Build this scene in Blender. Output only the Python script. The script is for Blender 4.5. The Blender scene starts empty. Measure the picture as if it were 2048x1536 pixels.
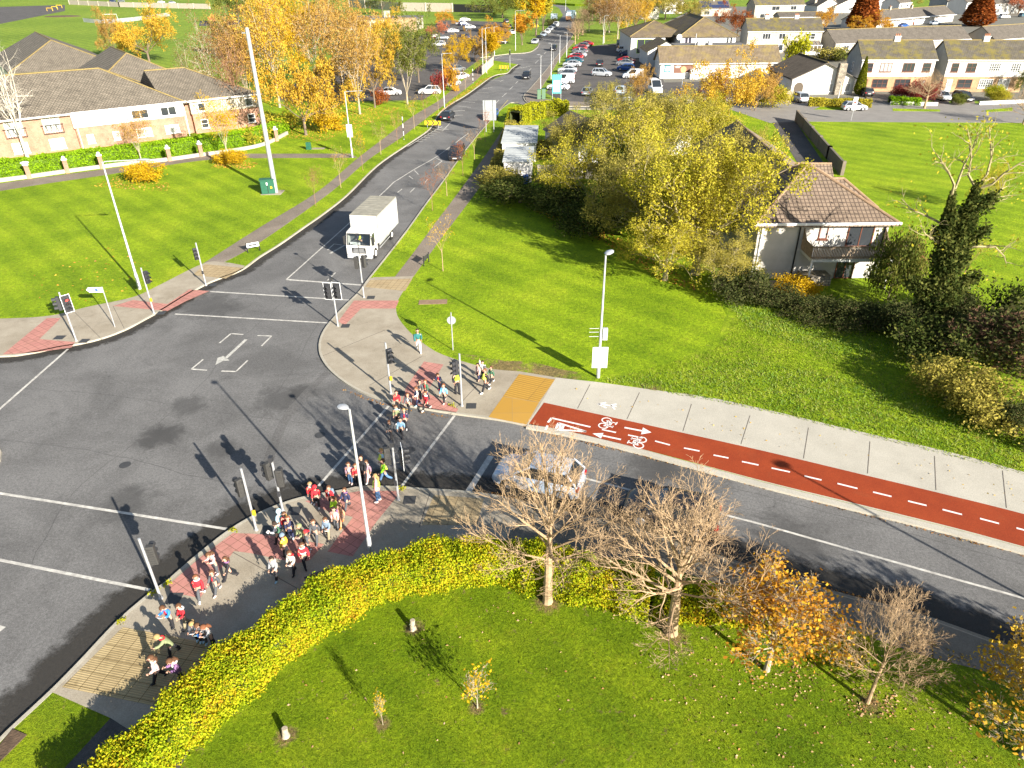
import bpy, bmesh, math, random
import numpy as np
from mathutils import Vector, Matrix
random.seed(7); RNG = np.random.default_rng(7)
S = bpy.context.scene; COL = S.collection
# ------------------------------------------------------------------ camera, sky, sun, exposure
FPX, CX, CY, CAMH = 1422.0, 1024.0, 768.0, 23.0
TILT = math.atan(FPX/2382.0); ROLL = math.atan2(21, 2382)
cam = bpy.data.objects.new('camera', bpy.data.cameras.new('camera')); COL.objects.link(cam)
cam.data.sensor_width = 36; cam.data.lens = 36*FPX/2048; cam.data.clip_end = 6000; cam.data.clip_start = 0.3
cam.matrix_world = Matrix.Translation((0, 0, CAMH)) @ Matrix.Rotation(math.pi/2-TILT, 4, 'X') @ Matrix.Rotation(-ROLL, 4, 'Z')
S.camera = cam
SUN_EL, SUN_AZ = math.radians(22.0), math.radians(-51.7)     # direction towards the sun (maths azimuth from +X)
w = bpy.data.worlds.new('World'); S.world = w; w.use_nodes = True
sky = w.node_tree.nodes.new('ShaderNodeTexSky'); sky.sky_type = 'NISHITA'; sky.sun_disc = False
sky.sun_elevation = SUN_EL; sky.sun_rotation = math.pi/2 - SUN_AZ
w.node_tree.links.new(sky.outputs[0], w.node_tree.nodes['Background'].inputs[0])
w.node_tree.nodes['Background'].inputs[1].default_value = 0.06
sl = bpy.data.lights.new('sun', 'SUN'); sl.energy = 5.0; sl.angle = math.radians(0.5); sl.color = (1.0, 0.93, 0.82)
sun = bpy.data.objects.new('sun', sl); COL.objects.link(sun)
sdir = Vector((math.cos(SUN_EL)*math.cos(SUN_AZ), math.cos(SUN_EL)*math.sin(SUN_AZ), math.sin(SUN_EL)))
sun.rotation_euler = sdir.to_track_quat('Z', 'Y').to_euler(); sun.location = (40, -40, 60)
S.view_settings.view_transform = 'Standard'; S.view_settings.look = 'None'; S.view_settings.gamma = 1
S.view_settings.exposure = 1.5
try:
    S.cycles.max_bounces = 6; S.cycles.transparent_max_bounces = 6; S.cycles.use_denoising = True
except Exception: pass

# ------------------------------------------------------------------ picture point -> place on the ground (or on a level z)
_c, _s = math.cos(ROLL), math.sin(ROLL); _ct, _st = math.cos(TILT), math.sin(TILT)
def G(x, y, z=0.0):
    dx, dy = x-CX, y-CY
    dx, dy = dx*_c-dy*_s, dx*_s+dy*_c
    u, v = dx/FPX, -dy/FPX
    r = (u, _ct+v*_st, -_st+v*_ct); t = (z-CAMH)/r[2]
    return Vector((r[0]*t, r[1]*t, z))
def crv(pts, n=5):
    """Catmull-Rom through points"""
    out = []; m = len(pts)
    for i in range(m-1):
        p0, p1, p2, p3 = [Vector(pts[max(0, min(m-1, j))]) for j in (i-1, i, i+1, i+2)]
        for k in range(n):
            t = k/n
            out.append(0.5*((2*p1)+(p2-p0)*t+(2*p0-5*p1+4*p2-p3)*t*t+(3*p1-p0-3*p2+p3)*t**3))
    out.append(Vector(pts[-1])); return out
def W(pts, z=0.0): return [G(p[0], p[1], z) for p in pts]

# ------------------------------------------------------------------ tagging
def tag(o, label=None, cat=None, group=None, kind=None):
    if label: o['label'] = label
    if cat: o['category'] = cat
    if group: o['group'] = group
    if kind: o['kind'] = kind
    return o
def thing(name, label, cat, loc=(0, 0, 0), rz=0.0, group=None, scale=1.0):
    o = bpy.data.objects.new(name, None); COL.objects.link(o); o.empty_display_size = 0.3
    o.location = loc; o.rotation_euler = (0, 0, rz); o.scale = (scale,)*3
    return tag(o, label, cat, group)
def dup(o, loc=None, rz=None, label=None, group=None, scale=None, recolour=None, parent=None):
    """a copy of a thing with copies of its parts and sub-parts; recolour maps part name stem -> material"""
    c = o.copy(); COL.objects.link(c)
    if parent is not None: c.parent = parent
    if loc is not None: c.location = loc
    if rz is not None: c.rotation_euler = (0, 0, rz)
    if scale is not None: c.scale = scale if hasattr(scale, '__len__') else (scale,)*3
    if label: c['label'] = label
    if group: c['group'] = group
    if recolour and c.type == 'MESH':
        st = c.name.split('.')[0]
        if st in recolour:
            c.material_slots[0].link = 'OBJECT'; c.material_slots[0].material = recolour[st]
    for ch in list(o.children): dup(ch, recolour=recolour, parent=c)
    return c

# ------------------------------------------------------------------ mesh builder
def basis(d):
    d = d.normalized(); a = Vector((0, 0, 1)) if abs(d.z) < 0.95 else Vector((1, 0, 0))
    u = d.cross(a).normalized(); return u, d.cross(u)
class MB:
    def __init__(s): s.v = []; s.f = []; s.m = []
    def face(s, pts, mi=0):
        b = len(s.v); s.v += [tuple(p) for p in pts]; s.f.append(tuple(range(b, b+len(pts)))); s.m.append(mi); return s
    def box(s, x0, x1, y0, y1, z0, z1, mi=0, tx=0.0, ty=0.0):
        b = len(s.v)
        s.v += [(x0, y0, z0), (x1, y0, z0), (x1, y1, z0), (x0, y1, z0), (x0+tx, y0+ty, z1), (x1-tx, y0+ty, z1), (x1-tx, y1-ty, z1), (x0+tx, y1-ty, z1)]
        for q in ((0, 3, 2, 1), (4, 5, 6, 7), (0, 1, 5, 4), (1, 2, 6, 5), (2, 3, 7, 6), (3, 0, 4, 7)):
            s.f.append(tuple(b+i for i in q)); s.m.append(mi)
        return s
    def prism(s, pts, z0, z1, mi=0, bottom=False):
        pts = [(p[0], p[1]) for p in pts]
        a = sum(pts[i-1][0]*pts[i][1]-pts[i][0]*pts[i-1][1] for i in range(len(pts)))
        if a < 0: pts = pts[::-1]
        n = len(pts); b = len(s.v)
        s.v += [(x, y, z0) for x, y in pts]+[(x, y, z1) for x, y in pts]
        s.f.append(tuple(range(b+n, b+2*n))); s.m.append(mi)
        if bottom: s.f.append(tuple(range(b+n-1, b-1, -1))); s.m.append(mi)
        for i in range(n):
            j = (i+1) % n; s.f.append((b+i, b+j, b+n+j, b+n+i)); s.m.append(mi)
        return s
    def sheet(s, pts, z, mi=0):
        pts = [(p[0], p[1]) for p in pts]
        a = sum(pts[i-1][0]*pts[i][1]-pts[i][0]*pts[i-1][1] for i in range(len(pts)))
        if a < 0: pts = pts[::-1]
        return s.face([(x, y, z) for x, y in pts], mi)
    def path(s, pts, rad, n=6, mi=0, cap=True):
        pts = [Vector(p) for p in pts]
        if not hasattr(rad, '__len__'): rad = [rad]*len(pts)
        b = len(s.v); m = len(pts)
        for i, p in enumerate(pts):
            d = pts[min(i+1, m-1)]-pts[max(i-1, 0)]
            if d.length < 1e-6: d = Vector((0, 0, 1))
            u, v = basis(d)
            for k in range(n):
                a = 2*math.pi*k/n; q = p+(u*math.cos(a)+v*math.sin(a))*rad[i]; s.v.append((q.x, q.y, q.z))
        for i in range(m-1):
            for k in range(n):
                j = (k+1) % n
                s.f.append((b+i*n+k, b+i*n+j, b+(i+1)*n+j, b+(i+1)*n+k)); s.m.append(mi)
        if cap:
            s.f.append(tuple(b+k for k in range(n))[::-1]); s.m.append(mi)
            s.f.append(tuple(b+(m-1)*n+k for k in range(n))); s.m.append(mi)
        return s
    def tube(s, a, b, r0, r1=None, n=6, mi=0): return s.path([a, b], [r0, r0 if r1 is None else r1], n, mi)
    def sph(s, c, r, nu=10, nv=7, mi=0, keep=None):
        if not hasattr(r, '__len__'): r = (r, r, r)
        b = len(s.v); P = []
        for j in range(nv+1):
            t = math.pi*j/nv
            for i in range(nu):
                a = 2*math.pi*i/nu; P.append((math.sin(t)*math.cos(a), math.sin(t)*math.sin(a), math.cos(t)))
        s.v += [(c[0]+r[0]*p[0], c[1]+r[1]*p[1], c[2]+r[2]*p[2]) for p in P]
        for j in range(nv):
            for i in range(nu):
                k = (i+1) % nu; q = (j*nu+i, (j+1)*nu+i, (j+1)*nu+k, j*nu+k)
                if keep is None or all(keep(P[t]) for t in q): s.f.append(tuple(b+t for t in q)); s.m.append(mi)
        return s
    def ribbon(s, pts, wd, z0, z1, mi=0, off=0.0):
        """raised strip along a ground line; off shifts it sideways"""
        P = [Vector((p[0], p[1])) for p in pts]; L, R = [], []
        for i, p in enumerate(P):
            d = (P[min(i+1, len(P)-1)]-P[max(i-1, 0)]).normalized(); nrm = Vector((-d.y, d.x))
            L.append(p+nrm*(off+wd/2)); R.append(p+nrm*(off-wd/2))
        for i in range(len(P)-1):
            l0, l1, r0, r1 = L[i], L[i+1], R[i], R[i+1]
            s.face([(r0.x, r0.y, z1), (r1.x, r1.y, z1), (l1.x, l1.y, z1), (l0.x, l0.y, z1)], mi)
            s.face([(r0.x, r0.y, z0), (r1.x, r1.y, z0), (r1.x, r1.y, z1), (r0.x, r0.y, z1)], mi)
            s.face([(l1.x, l1.y, z0), (l0.x, l0.y, z0), (l0.x, l0.y, z1), (l1.x, l1.y, z1)], mi)
        return s
    def extrude(s, prof, y0, y1, mi=0):
        """closed x-z profile swept along y"""
        n = len(prof); b = len(s.v)
        s.v += [(x, y0, z) for x, z in prof]+[(x, y1, z) for x, z in prof]
        s.f.append(tuple(range(b, b+n))); s.m.append(mi); s.f.append(tuple(range(b+2*n-1, b+n-1, -1))); s.m.append(mi)
        for i in range(n):
            j = (i+1) % n; s.f.append((b+j, b+i, b+n+i, b+n+j)); s.m.append(mi)
        return s
    def xf(s, M, start=0):
        s.v[start:] = [tuple(M @ Vector(p)) for p in s.v[start:]]; return s
    def build(s, name, mats, parent=None, smooth=False, uv=False, fix=False, bevel=0.0):
        me = bpy.data.meshes.new(name); me.from_pydata(s.v, [], s.f)
        if not isinstance(mats, (list, tuple)): mats = [mats]
        for m in mats: me.materials.append(m)
        me.polygons.foreach_set('material_index', s.m)
        if fix or bevel:
            bm = bmesh.new(); bm.from_mesh(me); bmesh.ops.remove_doubles(bm, verts=bm.verts, dist=1e-4)
            bmesh.ops.recalc_face_normals(bm, faces=bm.faces)
            if bevel:
                es = [e for e in bm.edges if len(e.link_faces) == 2 and e.calc_face_angle(0) > 0.6]
                bmesh.ops.bevel(bm, geom=es, offset=bevel, segments=2, affect='EDGES', profile=0.5)
            bm.to_mesh(me); bm.free()
        if smooth:
            me.polygons.foreach_set('use_smooth', [True]*len(me.polygons))
            try: me.set_sharp_from_angle(angle=math.radians(40))
            except Exception: pass
        if uv:
            ul = me.uv_layers.new(name='UVMap'); Z = Vector((0, 0, 1))
            for p in me.polygons:
                nn = p.normal; h = Z.cross(nn)
                h = Vector((1, 0, 0)) if h.length < 0.05 else h.normalized(); sl_ = nn.cross(h)
                for li in p.loop_indices:
                    co = me.vertices[me.loops[li].vertex_index].co; ul.data[li].uv = (co.dot(h), co.dot(sl_))
        me.update()
        o = bpy.data.objects.new(name, me); COL.objects.link(o)
        if parent is not None: o.parent = parent
        return o

# ------------------------------------------------------------------ materials
def mat(name, col, rough=0.7, var=0.0, scale=3.0, bump=0.0, bscale=40.0, metal=0.0, col2=None, spec=0.4, detail=6.0):
    m = bpy.data.materials.new(name); m.use_nodes = True; nt = m.node_tree; N, L = nt.nodes, nt.links
    b = N['Principled BSDF']; b.inputs['Roughness'].default_value = rough; b.inputs['Metallic'].default_value = metal
    b.inputs['Specular IOR Level'].default_value = spec; b.inputs['Base Color'].default_value = (*col, 1)
    tc = None
    if var or col2 or bump:
        tc = N.new('ShaderNodeTexCoord')
    if var or col2:
        nz = N.new('ShaderNodeTexNoise'); nz.inputs['Scale'].default_value = scale; nz.inputs['Detail'].default_value = detail
        nz.inputs['Roughness'].default_value = 0.65
        L.new(tc.outputs['Object'], nz.inputs['Vector'])
        rp = N.new('ShaderNodeValToRGB'); rp.color_ramp.elements[0].position = 0.32; rp.color_ramp.elements[1].position = 0.68
        c2 = col2 or tuple(min(1, c*(1+var)) for c in col); c1 = col if col2 else tuple(c*(1-var) for c in col)
        rp.color_ramp.elements[0].color = (*c1, 1); rp.color_ramp.elements[1].color = (*c2, 1)
        L.new(nz.outputs['Fac'], rp.inputs['Fac']); L.new(rp.outputs['Color'], b.inputs['Base Color'])
    if bump:
        n2 = N.new('ShaderNodeTexNoise'); n2.inputs['Scale'].default_value = bscale; n2.inputs['Detail'].default_value = 4
        L.new(tc.outputs['Object'], n2.inputs['Vector'])
        bp = N.new('ShaderNodeBump'); bp.inputs['Strength'].default_value = bump; bp.inputs['Distance'].default_value = 0.05
        L.new(n2.outputs['Fac'], bp.inputs['Height']); L.new(bp.outputs['Normal'], b.inputs['Normal'])
    return m
def nodes(m): return m.node_tree.nodes, m.node_tree.links, m.node_tree.nodes['Principled BSDF']
def noise_(N, L, vec, scale, detail=4, rough=0.6, dist=0.0):
    n = N.new('ShaderNodeTexNoise'); n.inputs['Scale'].default_value = scale; n.inputs['Detail'].default_value = detail
    n.inputs['Roughness'].default_value = rough; n.inputs['Distortion'].default_value = dist; L.new(vec, n.inputs['Vector']); return n.outputs['Fac']
def ramp_(N, L, fac, stops):
    r = N.new('ShaderNodeValToRGB'); e = r.color_ramp.elements
    e[0].position, e[0].color = stops[0][0], (*stops[0][1], 1); e[1].position, e[1].color = stops[-1][0], (*stops[-1][1], 1)
    for p, c in stops[1:-1]:
        x = e.new(p); x.color = (*c, 1)
    L.new(fac, r.inputs['Fac']); return r.outputs['Color']
def mix_(N, L, fac, a, b, typ='MIX'):
    x = N.new('ShaderNodeMix'); x.data_type = 'RGBA'; x.blend_type = typ; x.clamp_factor = True
    if hasattr(fac, 'links'): L.new(fac, x.inputs[0])
    else: x.inputs[0].default_value = fac
    for i, q in ((6, a), (7, b)):
        if hasattr(q, 'links'): L.new(q, x.inputs[i])
        else: x.inputs[i].default_value = (*q, 1)
    return x.outputs[2]
def bump_(N, L, b, h, st, dist=0.05):
    bp = N.new('ShaderNodeBump'); bp.inputs['Strength'].default_value = st; bp.inputs['Distance'].default_value = dist
    L.new(h, bp.inputs['Height']); L.new(bp.outputs['Normal'], b.inputs['Normal'])
def G3(v): return (v, v, v)
def grass_mat(name, dark, mid, light, dry, drya=0.35, fine=30.0, patch=0.25, bare=()):
    m = mat(name, mid, 0.9, spec=0.15); N, L, b = nodes(m); tc = N.new('ShaderNodeTexCoord'); P = tc.outputs['Object']
    a = noise_(N, L, P, patch, 5); c = noise_(N, L, P, 2.2, 5, 0.7); f = noise_(N, L, P, fine, 5, 0.75)
    base = ramp_(N, L, a, [(0.33, dark), (0.5, mid), (0.68, light)])
    c2 = mix_(N, L, ramp_(N, L, c, [(0.56, G3(0)), (0.72, G3(drya))]), base, dry)
    fr = ramp_(N, L, f, [(0.30, G3(0.45)), (0.5, G3(1.0)), (0.72, G3(1.6))])
    g2 = ramp_(N, L, noise_(N, L, P, fine*0.28, 4, 0.75, 0.4), [(0.3, (0.62, 0.68, 0.6)), (0.5, G3(1.0)), (0.7, (1.4, 1.3, 1.2))])
    for (q, r) in bare:      # worn bare earth
        ds = N.new('ShaderNodeVectorMath'); ds.operation = 'DISTANCE'; L.new(P, ds.inputs[0]); ds.inputs[1].default_value = (q.x, q.y, ZL_)
        mr = N.new('ShaderNodeMapRange'); mr.inputs[2].default_value = r; mr.inputs[3].default_value = 0.55; mr.inputs[4].default_value = 0; L.new(ds.outputs['Value'], mr.inputs[0])
        ad = N.new('ShaderNodeMath'); ad.operation = 'ADD'; L.new(mr.outputs[0], ad.inputs[0]); L.new(noise_(N, L, P, 2.0, 6, 0.75, 0.6), ad.inputs[1])
        c2 = mix_(N, L, ramp_(N, L, ad.outputs[0], [(0.62, G3(0)), (0.85, G3(0.85))]), c2, (0.20, 0.13, 0.07))
    wv = N.new('ShaderNodeTexWave'); wv.bands_direction = 'DIAGONAL'; wv.inputs['Scale'].default_value = 0.16; wv.inputs['Distortion'].default_value = 2.5; wv.inputs['Detail'].default_value = 2; wv.inputs['Detail Scale'].default_value = 0.3; L.new(P, wv.inputs['Vector'])
    mow = ramp_(N, L, wv.outputs['Fac'], [(0.3, (0.90, 0.92, 0.9)), (0.7, (1.08, 1.06, 1.05))])
    L.new(mix_(N, L, 1.0, mix_(N, L, 1.0, mix_(N, L, 1.0, c2, fr, 'MULTIPLY'), g2, 'MULTIPLY'), mow, 'MULTIPLY'), b.inputs['Base Color'])
    hh = N.new('ShaderNodeMath'); hh.operation = 'ADD'; L.new(f, hh.inputs[0]); L.new(noise_(N, L, P, 5.0, 3), hh.inputs[1])
    bump_(N, L, b, hh.outputs[0], 0.8, 0.12); return m
def asphalt_mat(name, dark, light, stain=0.6, spots=()):
    m = mat(name, dark, 0.85, spec=0.3); N, L, b = nodes(m); tc = N.new('ShaderNodeTexCoord'); P = tc.outputs['Object']
    base = ramp_(N, L, noise_(N, L, P, 0.22, 6, 0.65, 0.6), [(0.35, dark), (0.62, light)])
    sp = ramp_(N, L, noise_(N, L, P, 26.0, 3, 0.8), [(0.3, G3(0.62)), (0.5, G3(1.0)), (0.7, G3(1.45))])
    c = mix_(N, L, 1.0, base, sp, 'MULTIPLY')
    st = ramp_(N, L, noise_(N, L, P, 0.55, 7, 0.7, 1.2), [(0.56, G3(0)), (0.72, G3(stain))])
    g = ramp_(N, L, noise_(N, L, P, 7.5, 5, 0.85), [(0.32, G3(0.66)), (0.5, G3(1.0)), (0.68, G3(1.32))])
    c = mix_(N, L, 1.0, c, g, 'MULTIPLY'); c = mix_(N, L, st, c, tuple(x*0.5 for x in dark))
    for (q, r) in spots:      # old wet and oil stains, each where it lies
        ds = N.new('ShaderNodeVectorMath'); ds.operation = 'DISTANCE'; L.new(P, ds.inputs[0]); ds.inputs[1].default_value = (q.x, q.y, 0)
        mr = N.new('ShaderNodeMapRange'); mr.inputs[1].default_value = 0; mr.inputs[2].default_value = r; mr.inputs[3].default_value = 0.62; mr.inputs[4].default_value = 0; L.new(ds.outputs['Value'], mr.inputs[0])
        ad = N.new('ShaderNodeMath'); ad.operation = 'ADD'; L.new(mr.outputs[0], ad.inputs[0]); L.new(noise_(N, L, P, 0.9, 7, 0.75, 0.8), ad.inputs[1])
        c = mix_(N, L, ramp_(N, L, ad.outputs[0], [(0.66, G3(0)), (0.92, G3(0.6))]), c, tuple(x*0.45 for x in dark))
    L.new(c, b.inputs['Base Color'])
    bump_(N, L, b, noise_(N, L, P, 60.0, 3), 0.4, 0.02); return m
def concrete_mat(name, a, c_, stain=(0.10, 0.085, 0.06), amt=0.5):
    m = mat(name, a, 0.85, spec=0.25); N, L, b = nodes(m); tc = N.new('ShaderNodeTexCoord'); P = tc.outputs['Object']
    base = ramp_(N, L, noise_(N, L, P, 0.5, 6, 0.7), [(0.3, a), (0.7, c_)])
    base = mix_(N, L, 1.0, base, ramp_(N, L, noise_(N, L, P, 18.0, 4, 0.7), [(0.3, G3(0.8)), (0.7, G3(1.2))]), 'MULTIPLY')
    st = ramp_(N, L, noise_(N, L, P, 0.9, 6, 0.75, 1.0), [(0.57, G3(0)), (0.8, G3(amt))])
    L.new(mix_(N, L, st, base, stain), b.inputs['Base Color']); bump_(N, L, b, noise_(N, L, P, 30.0, 4), 0.2, 0.02); return m
def brick_mat(name, c1, c2, mortar, bw, bh, ms=0.012, off=0.5, bump=0.3, rough=0.8, moss=None, ang=0.0):
    """brick / tile / slab pattern on the UV map, which is in metres"""
    m = mat(name, c1, rough, spec=0.25); N, L, b = nodes(m); tc = N.new('ShaderNodeTexCoord')
    mp = N.new('ShaderNodeMapping'); mp.inputs['Rotation'].default_value = (0, 0, ang); L.new(tc.outputs['UV'], mp.inputs['Vector'])
    bt = N.new('ShaderNodeTexBrick'); bt.offset = off; bt.inputs['Scale'].default_value = 1.0
    for k, val in (('Color1', (*c1, 1)), ('Color2', (*c2, 1)), ('Mortar', (*mortar, 1)), ('Mortar Size', ms), ('Mortar Smooth', 0.1), ('Bias', 0.0), ('Brick Width', bw), ('Row Height', bh)):
        bt.inputs[k].default_value = val
    L.new(mp.outputs['Vector'], bt.inputs['Vector'])
    nz = noise_(N, L, tc.outputs['Object'], 0.8, 6, 0.7)
    c = mix_(N, L, 1.0, bt.outputs['Color'], ramp_(N, L, nz, [(0.3, G3(0.72)), (0.7, G3(1.25))]), 'MULTIPLY')
    if moss: c = mix_(N, L, ramp_(N, L, noise_(N, L, tc.outputs['Object'], 0.45, 7, 0.75), [(0.48, G3(0)), (0.62, G3(0.75))]), c, moss)
    L.new(c, b.inputs['Base Color'])
    inv = N.new('ShaderNodeMath'); inv.operation = 'SUBTRACT'; inv.inputs[0].default_value = 1.0; L.new(bt.outputs['Fac'], inv.inputs[1])
    bump_(N, L, b, inv.outputs[0], bump, 0.03); return m
def ribbed_mat(name, c1, c2, pitch, tile=0.4, grime=(0.05, 0.035, 0.02), amt=0.4, ang=0.0):
    m = mat(name, c1, 0.85, spec=0.2); N, L, b = nodes(m); tc = N.new('ShaderNodeTexCoord')
    mp = N.new('ShaderNodeMapping'); mp.inputs['Rotation'].default_value = (0, 0, ang); L.new(tc.outputs['Object'], mp.inputs['Vector'])
    bt = N.new('ShaderNodeTexBrick'); bt.offset = 0.0; bt.inputs['Scale'].default_value = 1.0
    for k, val in (('Color1', (*c1, 1)), ('Color2', (*c2, 1)), ('Mortar', (*grime, 1)), ('Mortar Size', 0.012), ('Brick Width', tile), ('Row Height', tile)):
        bt.inputs[k].default_value = val
    L.new(mp.outputs['Vector'], bt.inputs['Vector']); c = bt.outputs['Color']
    if pitch:
        wv = N.new('ShaderNodeTexWave'); wv.bands_direction = 'Y'; wv.inputs['Scale'].default_value = 0.314/pitch; wv.inputs['Distortion'].default_value = 0
        L.new(mp.outputs['Vector'], wv.inputs['Vector'])
        c = mix_(N, L, 1.0, c, ramp_(N, L, wv.outputs['Fac'], [(0.2, G3(0.78)), (0.6, G3(1.06))]), 'MULTIPLY')
        bump_(N, L, b, wv.outputs['Fac'], 0.4, 0.02)
    st = ramp_(N, L, noise_(N, L, tc.outputs['Object'], 1.1, 6, 0.75, 0.8), [(0.5, G3(0)), (0.75, G3(amt))])
    L.new(mix_(N, L, st, c, grime), b.inputs['Base Color']); return m
def leaf_mat(name, cols, trans=0.35, clump=0.55):
    """one colour per leaf, picked at random from the palette"""
    m = bpy.data.materials.new(name); m.use_nodes = True; N, L = m.node_tree.nodes, m.node_tree.links
    N.remove(N['Principled BSDF']); out = N['Material Output']
    ge = N.new('ShaderNodeNewGeometry'); st = [(i/max(1, len(cols)-1), c) for i, c in enumerate(cols)]
    tc = N.new('ShaderNodeTexCoord'); m1 = N.new('ShaderNodeMath'); m1.operation = 'MULTIPLY_ADD'; L.new(ge.outputs['Random Per Island'], m1.inputs[0]); m1.inputs[1].default_value = 0.62
    m2 = N.new('ShaderNodeMath'); m2.operation = 'MULTIPLY_ADD'; L.new(noise_(N, L, tc.outputs['Object'], clump, 3), m2.inputs[0]); m2.inputs[1].default_value = 1.3; m2.inputs[2].default_value = -0.46; L.new(m2.outputs[0], m1.inputs[2])
    c = ramp_(N, L, m1.outputs[0], st)
    d = N.new('ShaderNodeBsdfDiffuse'); t = N.new('ShaderNodeBsdfTranslucent'); x = N.new('ShaderNodeMixShader'); x.inputs[0].default_value = trans
    L.new(c, d.inputs['Color']); L.new(c, t.inputs['Color']); L.new(d.outputs[0], x.inputs[1]); L.new(t.outputs[0], x.inputs[2])
    L.new(x.outputs[0], out.inputs['Surface']); return m
def glass_mat(name, col=(0.03, 0.04, 0.05), rough=0.06):
    return mat(name, col, rough, spec=0.8)
MT = {}; ZL_ = 0.11
MT['grass_front'] = grass_mat('grass_front', (0.10, 0.168, 0.003), (0.148, 0.22, 0.005), (0.20, 0.262, 0.008), (0.20, 0.175, 0.015), 0.35, 24.0, bare=[(G(1095, 1208), .9), (G(1342, 1268), .9), (G(1735, 1412), .7), (G(826, 1260), .6), (G(572, 1476), .6), (G(955, 1418), .45), (G(766, 1452), .45)])
MT['grass'] = grass_mat('grass', (0.14, 0.228, 0.005), (0.20, 0.30, 0.008), (0.26, 0.345, 0.013), (0.25, 0.23, 0.03), 0.4, 15.0, 0.15)
MT['grass_wild'] = grass_mat('grass_wild', (0.13, 0.212, 0.005), (0.188, 0.28, 0.009), (0.245, 0.32, 0.015), (0.27, 0.23, 0.06), 0.45, 9.0, 0.4, [(G(1100, 748), 2.6), (G(1010, 738), 2.0), (G(950, 705), 1.4), (G(1300, 790), 1.6), (G(1250, 640), 1)])
MT['grass_far'] = grass_mat('grass_far', (0.13, 0.20, 0.02), (0.165, 0.245, 0.025), (0.20, 0.27, 0.03), (0.22, 0.22, 0.06), 0.3, 2.0, 0.02)
MT['asphalt'] = asphalt_mat('asphalt', (0.112, 0.109, 0.105), (0.165, 0.161, 0.155), 0.35, [(G(*q), r) for q, r in (((375, 812), 1.9), ((310, 875), 2.0), ((560, 800), 2.6), ((605, 785), 1.6), ((250, 1005), 2.2), ((500, 1010), 2.4), ((440, 900), 1.6), ((420, 610), 4), ((690, 720), 2.6), ((1380, 945), 3), ((1570, 1085), 3.4), ((1300, 935), 2.4), ((330, 870), 2))])
MT['asphalt_dark'] = asphalt_mat('asphalt_dark', (0.070, 0.063, 0.057), (0.105, 0.095, 0.087), 0.4)
MT['path'] = asphalt_mat('path_asphalt', (0.165, 0.135, 0.105), (0.23, 0.19, 0.15), 0.3)
MT['concrete'] = concrete_mat('old_concrete', (0.265, 0.225, 0.165), (0.385, 0.34, 0.265), (0.10, 0.08, 0.05), 0.65)
MT['concrete_new'] = concrete_mat('new_concrete', (0.38, 0.355, 0.295), (0.46, 0.43, 0.36), (0.26, 0.23, 0.18), 0.3)
MT['kerb'] = concrete_mat('kerb', (0.31, 0.285, 0.225), (0.43, 0.395, 0.32), (0.2, 0.16, 0.1), 0.6)
MT['pink'] = ribbed_mat('pink_tactile', (0.42, 0.19, 0.16), (0.47, 0.22, 0.18), 0, 0.45, (0.16, 0.09, 0.06), 0.5, 0.6)
MT['buff'] = ribbed_mat('buff_tactile', (0.36, 0.27, 0.15), (0.40, 0.31, 0.18), 0, 0.45, (0.12, 0.09, 0.05), 0.55, 0.2)
MT['yellow'] = ribbed_mat('yellow_tactile', (0.40, 0.225, 0.04), (0.44, 0.25, 0.05), 0, 5.0, (0.3, 0.2, 0.08), 0.2)
MT['yellow_rib'] = ribbed_mat('yellow_ribbed_tactile', (0.39, 0.22, 0.04), (0.43, 0.245, 0.045), 0.22, 5.0, (0.22, 0.13, 0.04), 0.3, 0.45)
MT['old_rib'] = ribbed_mat('old_ribbed_tactile', (0.38, 0.29, 0.15), (0.42, 0.325, 0.17), 0.09, 0.62, (0.13, 0.09, 0.035), 0.6, -math.atan2((G(470, 1296)-G(246, 1254)).y, (G(470, 1296)-G(246, 1254)).x))
MT['cycle'] = concrete_mat('cycle_track_red', (0.225, 0.033, 0.009), (0.30, 0.050, 0.013), (0.22, 0.075, 0.03), 0.4)
MT['paint'] = mat('road_paint', (0.30, 0.285, 0.26), 0.7, 0, 3.0, col2=(0.62, 0.60, 0.54), detail=9.0)
MT['paint_worn'] = mat('worn_road_paint', (0.42, 0.41, 0.37), 0.8, 0.35, 5.0)
MT['paint_yellow'] = mat('yellow_road_paint', (0.45, 0.36, 0.14), 0.8, 0.3, 5.0)
MT['iron'] = mat('cast_iron', (0.05, 0.05, 0.05), 0.6, 0.2, 8)
MT['soil'] = mat('soil', (0.10, 0.065, 0.04), 0.95, 0.4, 2.0, 0.6, 12)
# ================================================================== THE SETTING: ground, roads, pavements
def struct(name, mb, m, **k): return tag(mb.build(name, m, **k), kind='structure')
ZR, ZL, ZP = 0.006, 0.11, 0.12
struct('ground', MB().sheet([(-2500, -300), (2500, -300), (2500, 3500), (-2500, 3500)], 0.0), MT['grass_far'])
# kerb lines in the picture
K_NW = crv([(-900, 655), (-500, 700), (-200, 716), (0, 714), (60, 708), (115, 697), (160, 689), (205, 678), (250, 661), (290, 640), (330, 618), (372, 592), (420, 566), (480, 543), (520, 515), (560, 490), (610, 455), (650, 427), (695, 391), (754, 333), (817, 289), (855, 263), (868, 246), (880, 226), (905, 207), (929, 193), (956, 174), (979, 157), (995, 150), (1014, 147), (1023, 138), (1035, 129.5)])
K_NE = crv([(2700, 1290), (2300, 1173), (2048, 1102), (1900, 1062), (1700, 1013), (1520, 968), (1300, 908), (1200, 882), (1130, 866), (1055, 852), (1000, 841), (905, 828), (850, 819), (790, 807), (740, 792), (700, 772), (665, 745), (645, 718), (640, 695), (645, 672), (660, 648), (690, 615), (720, 585), (738, 560), (770, 520), (812, 466), (852, 410), (885, 366), (925, 310), (960, 266), (1000, 222), (1020, 207)])
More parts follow.
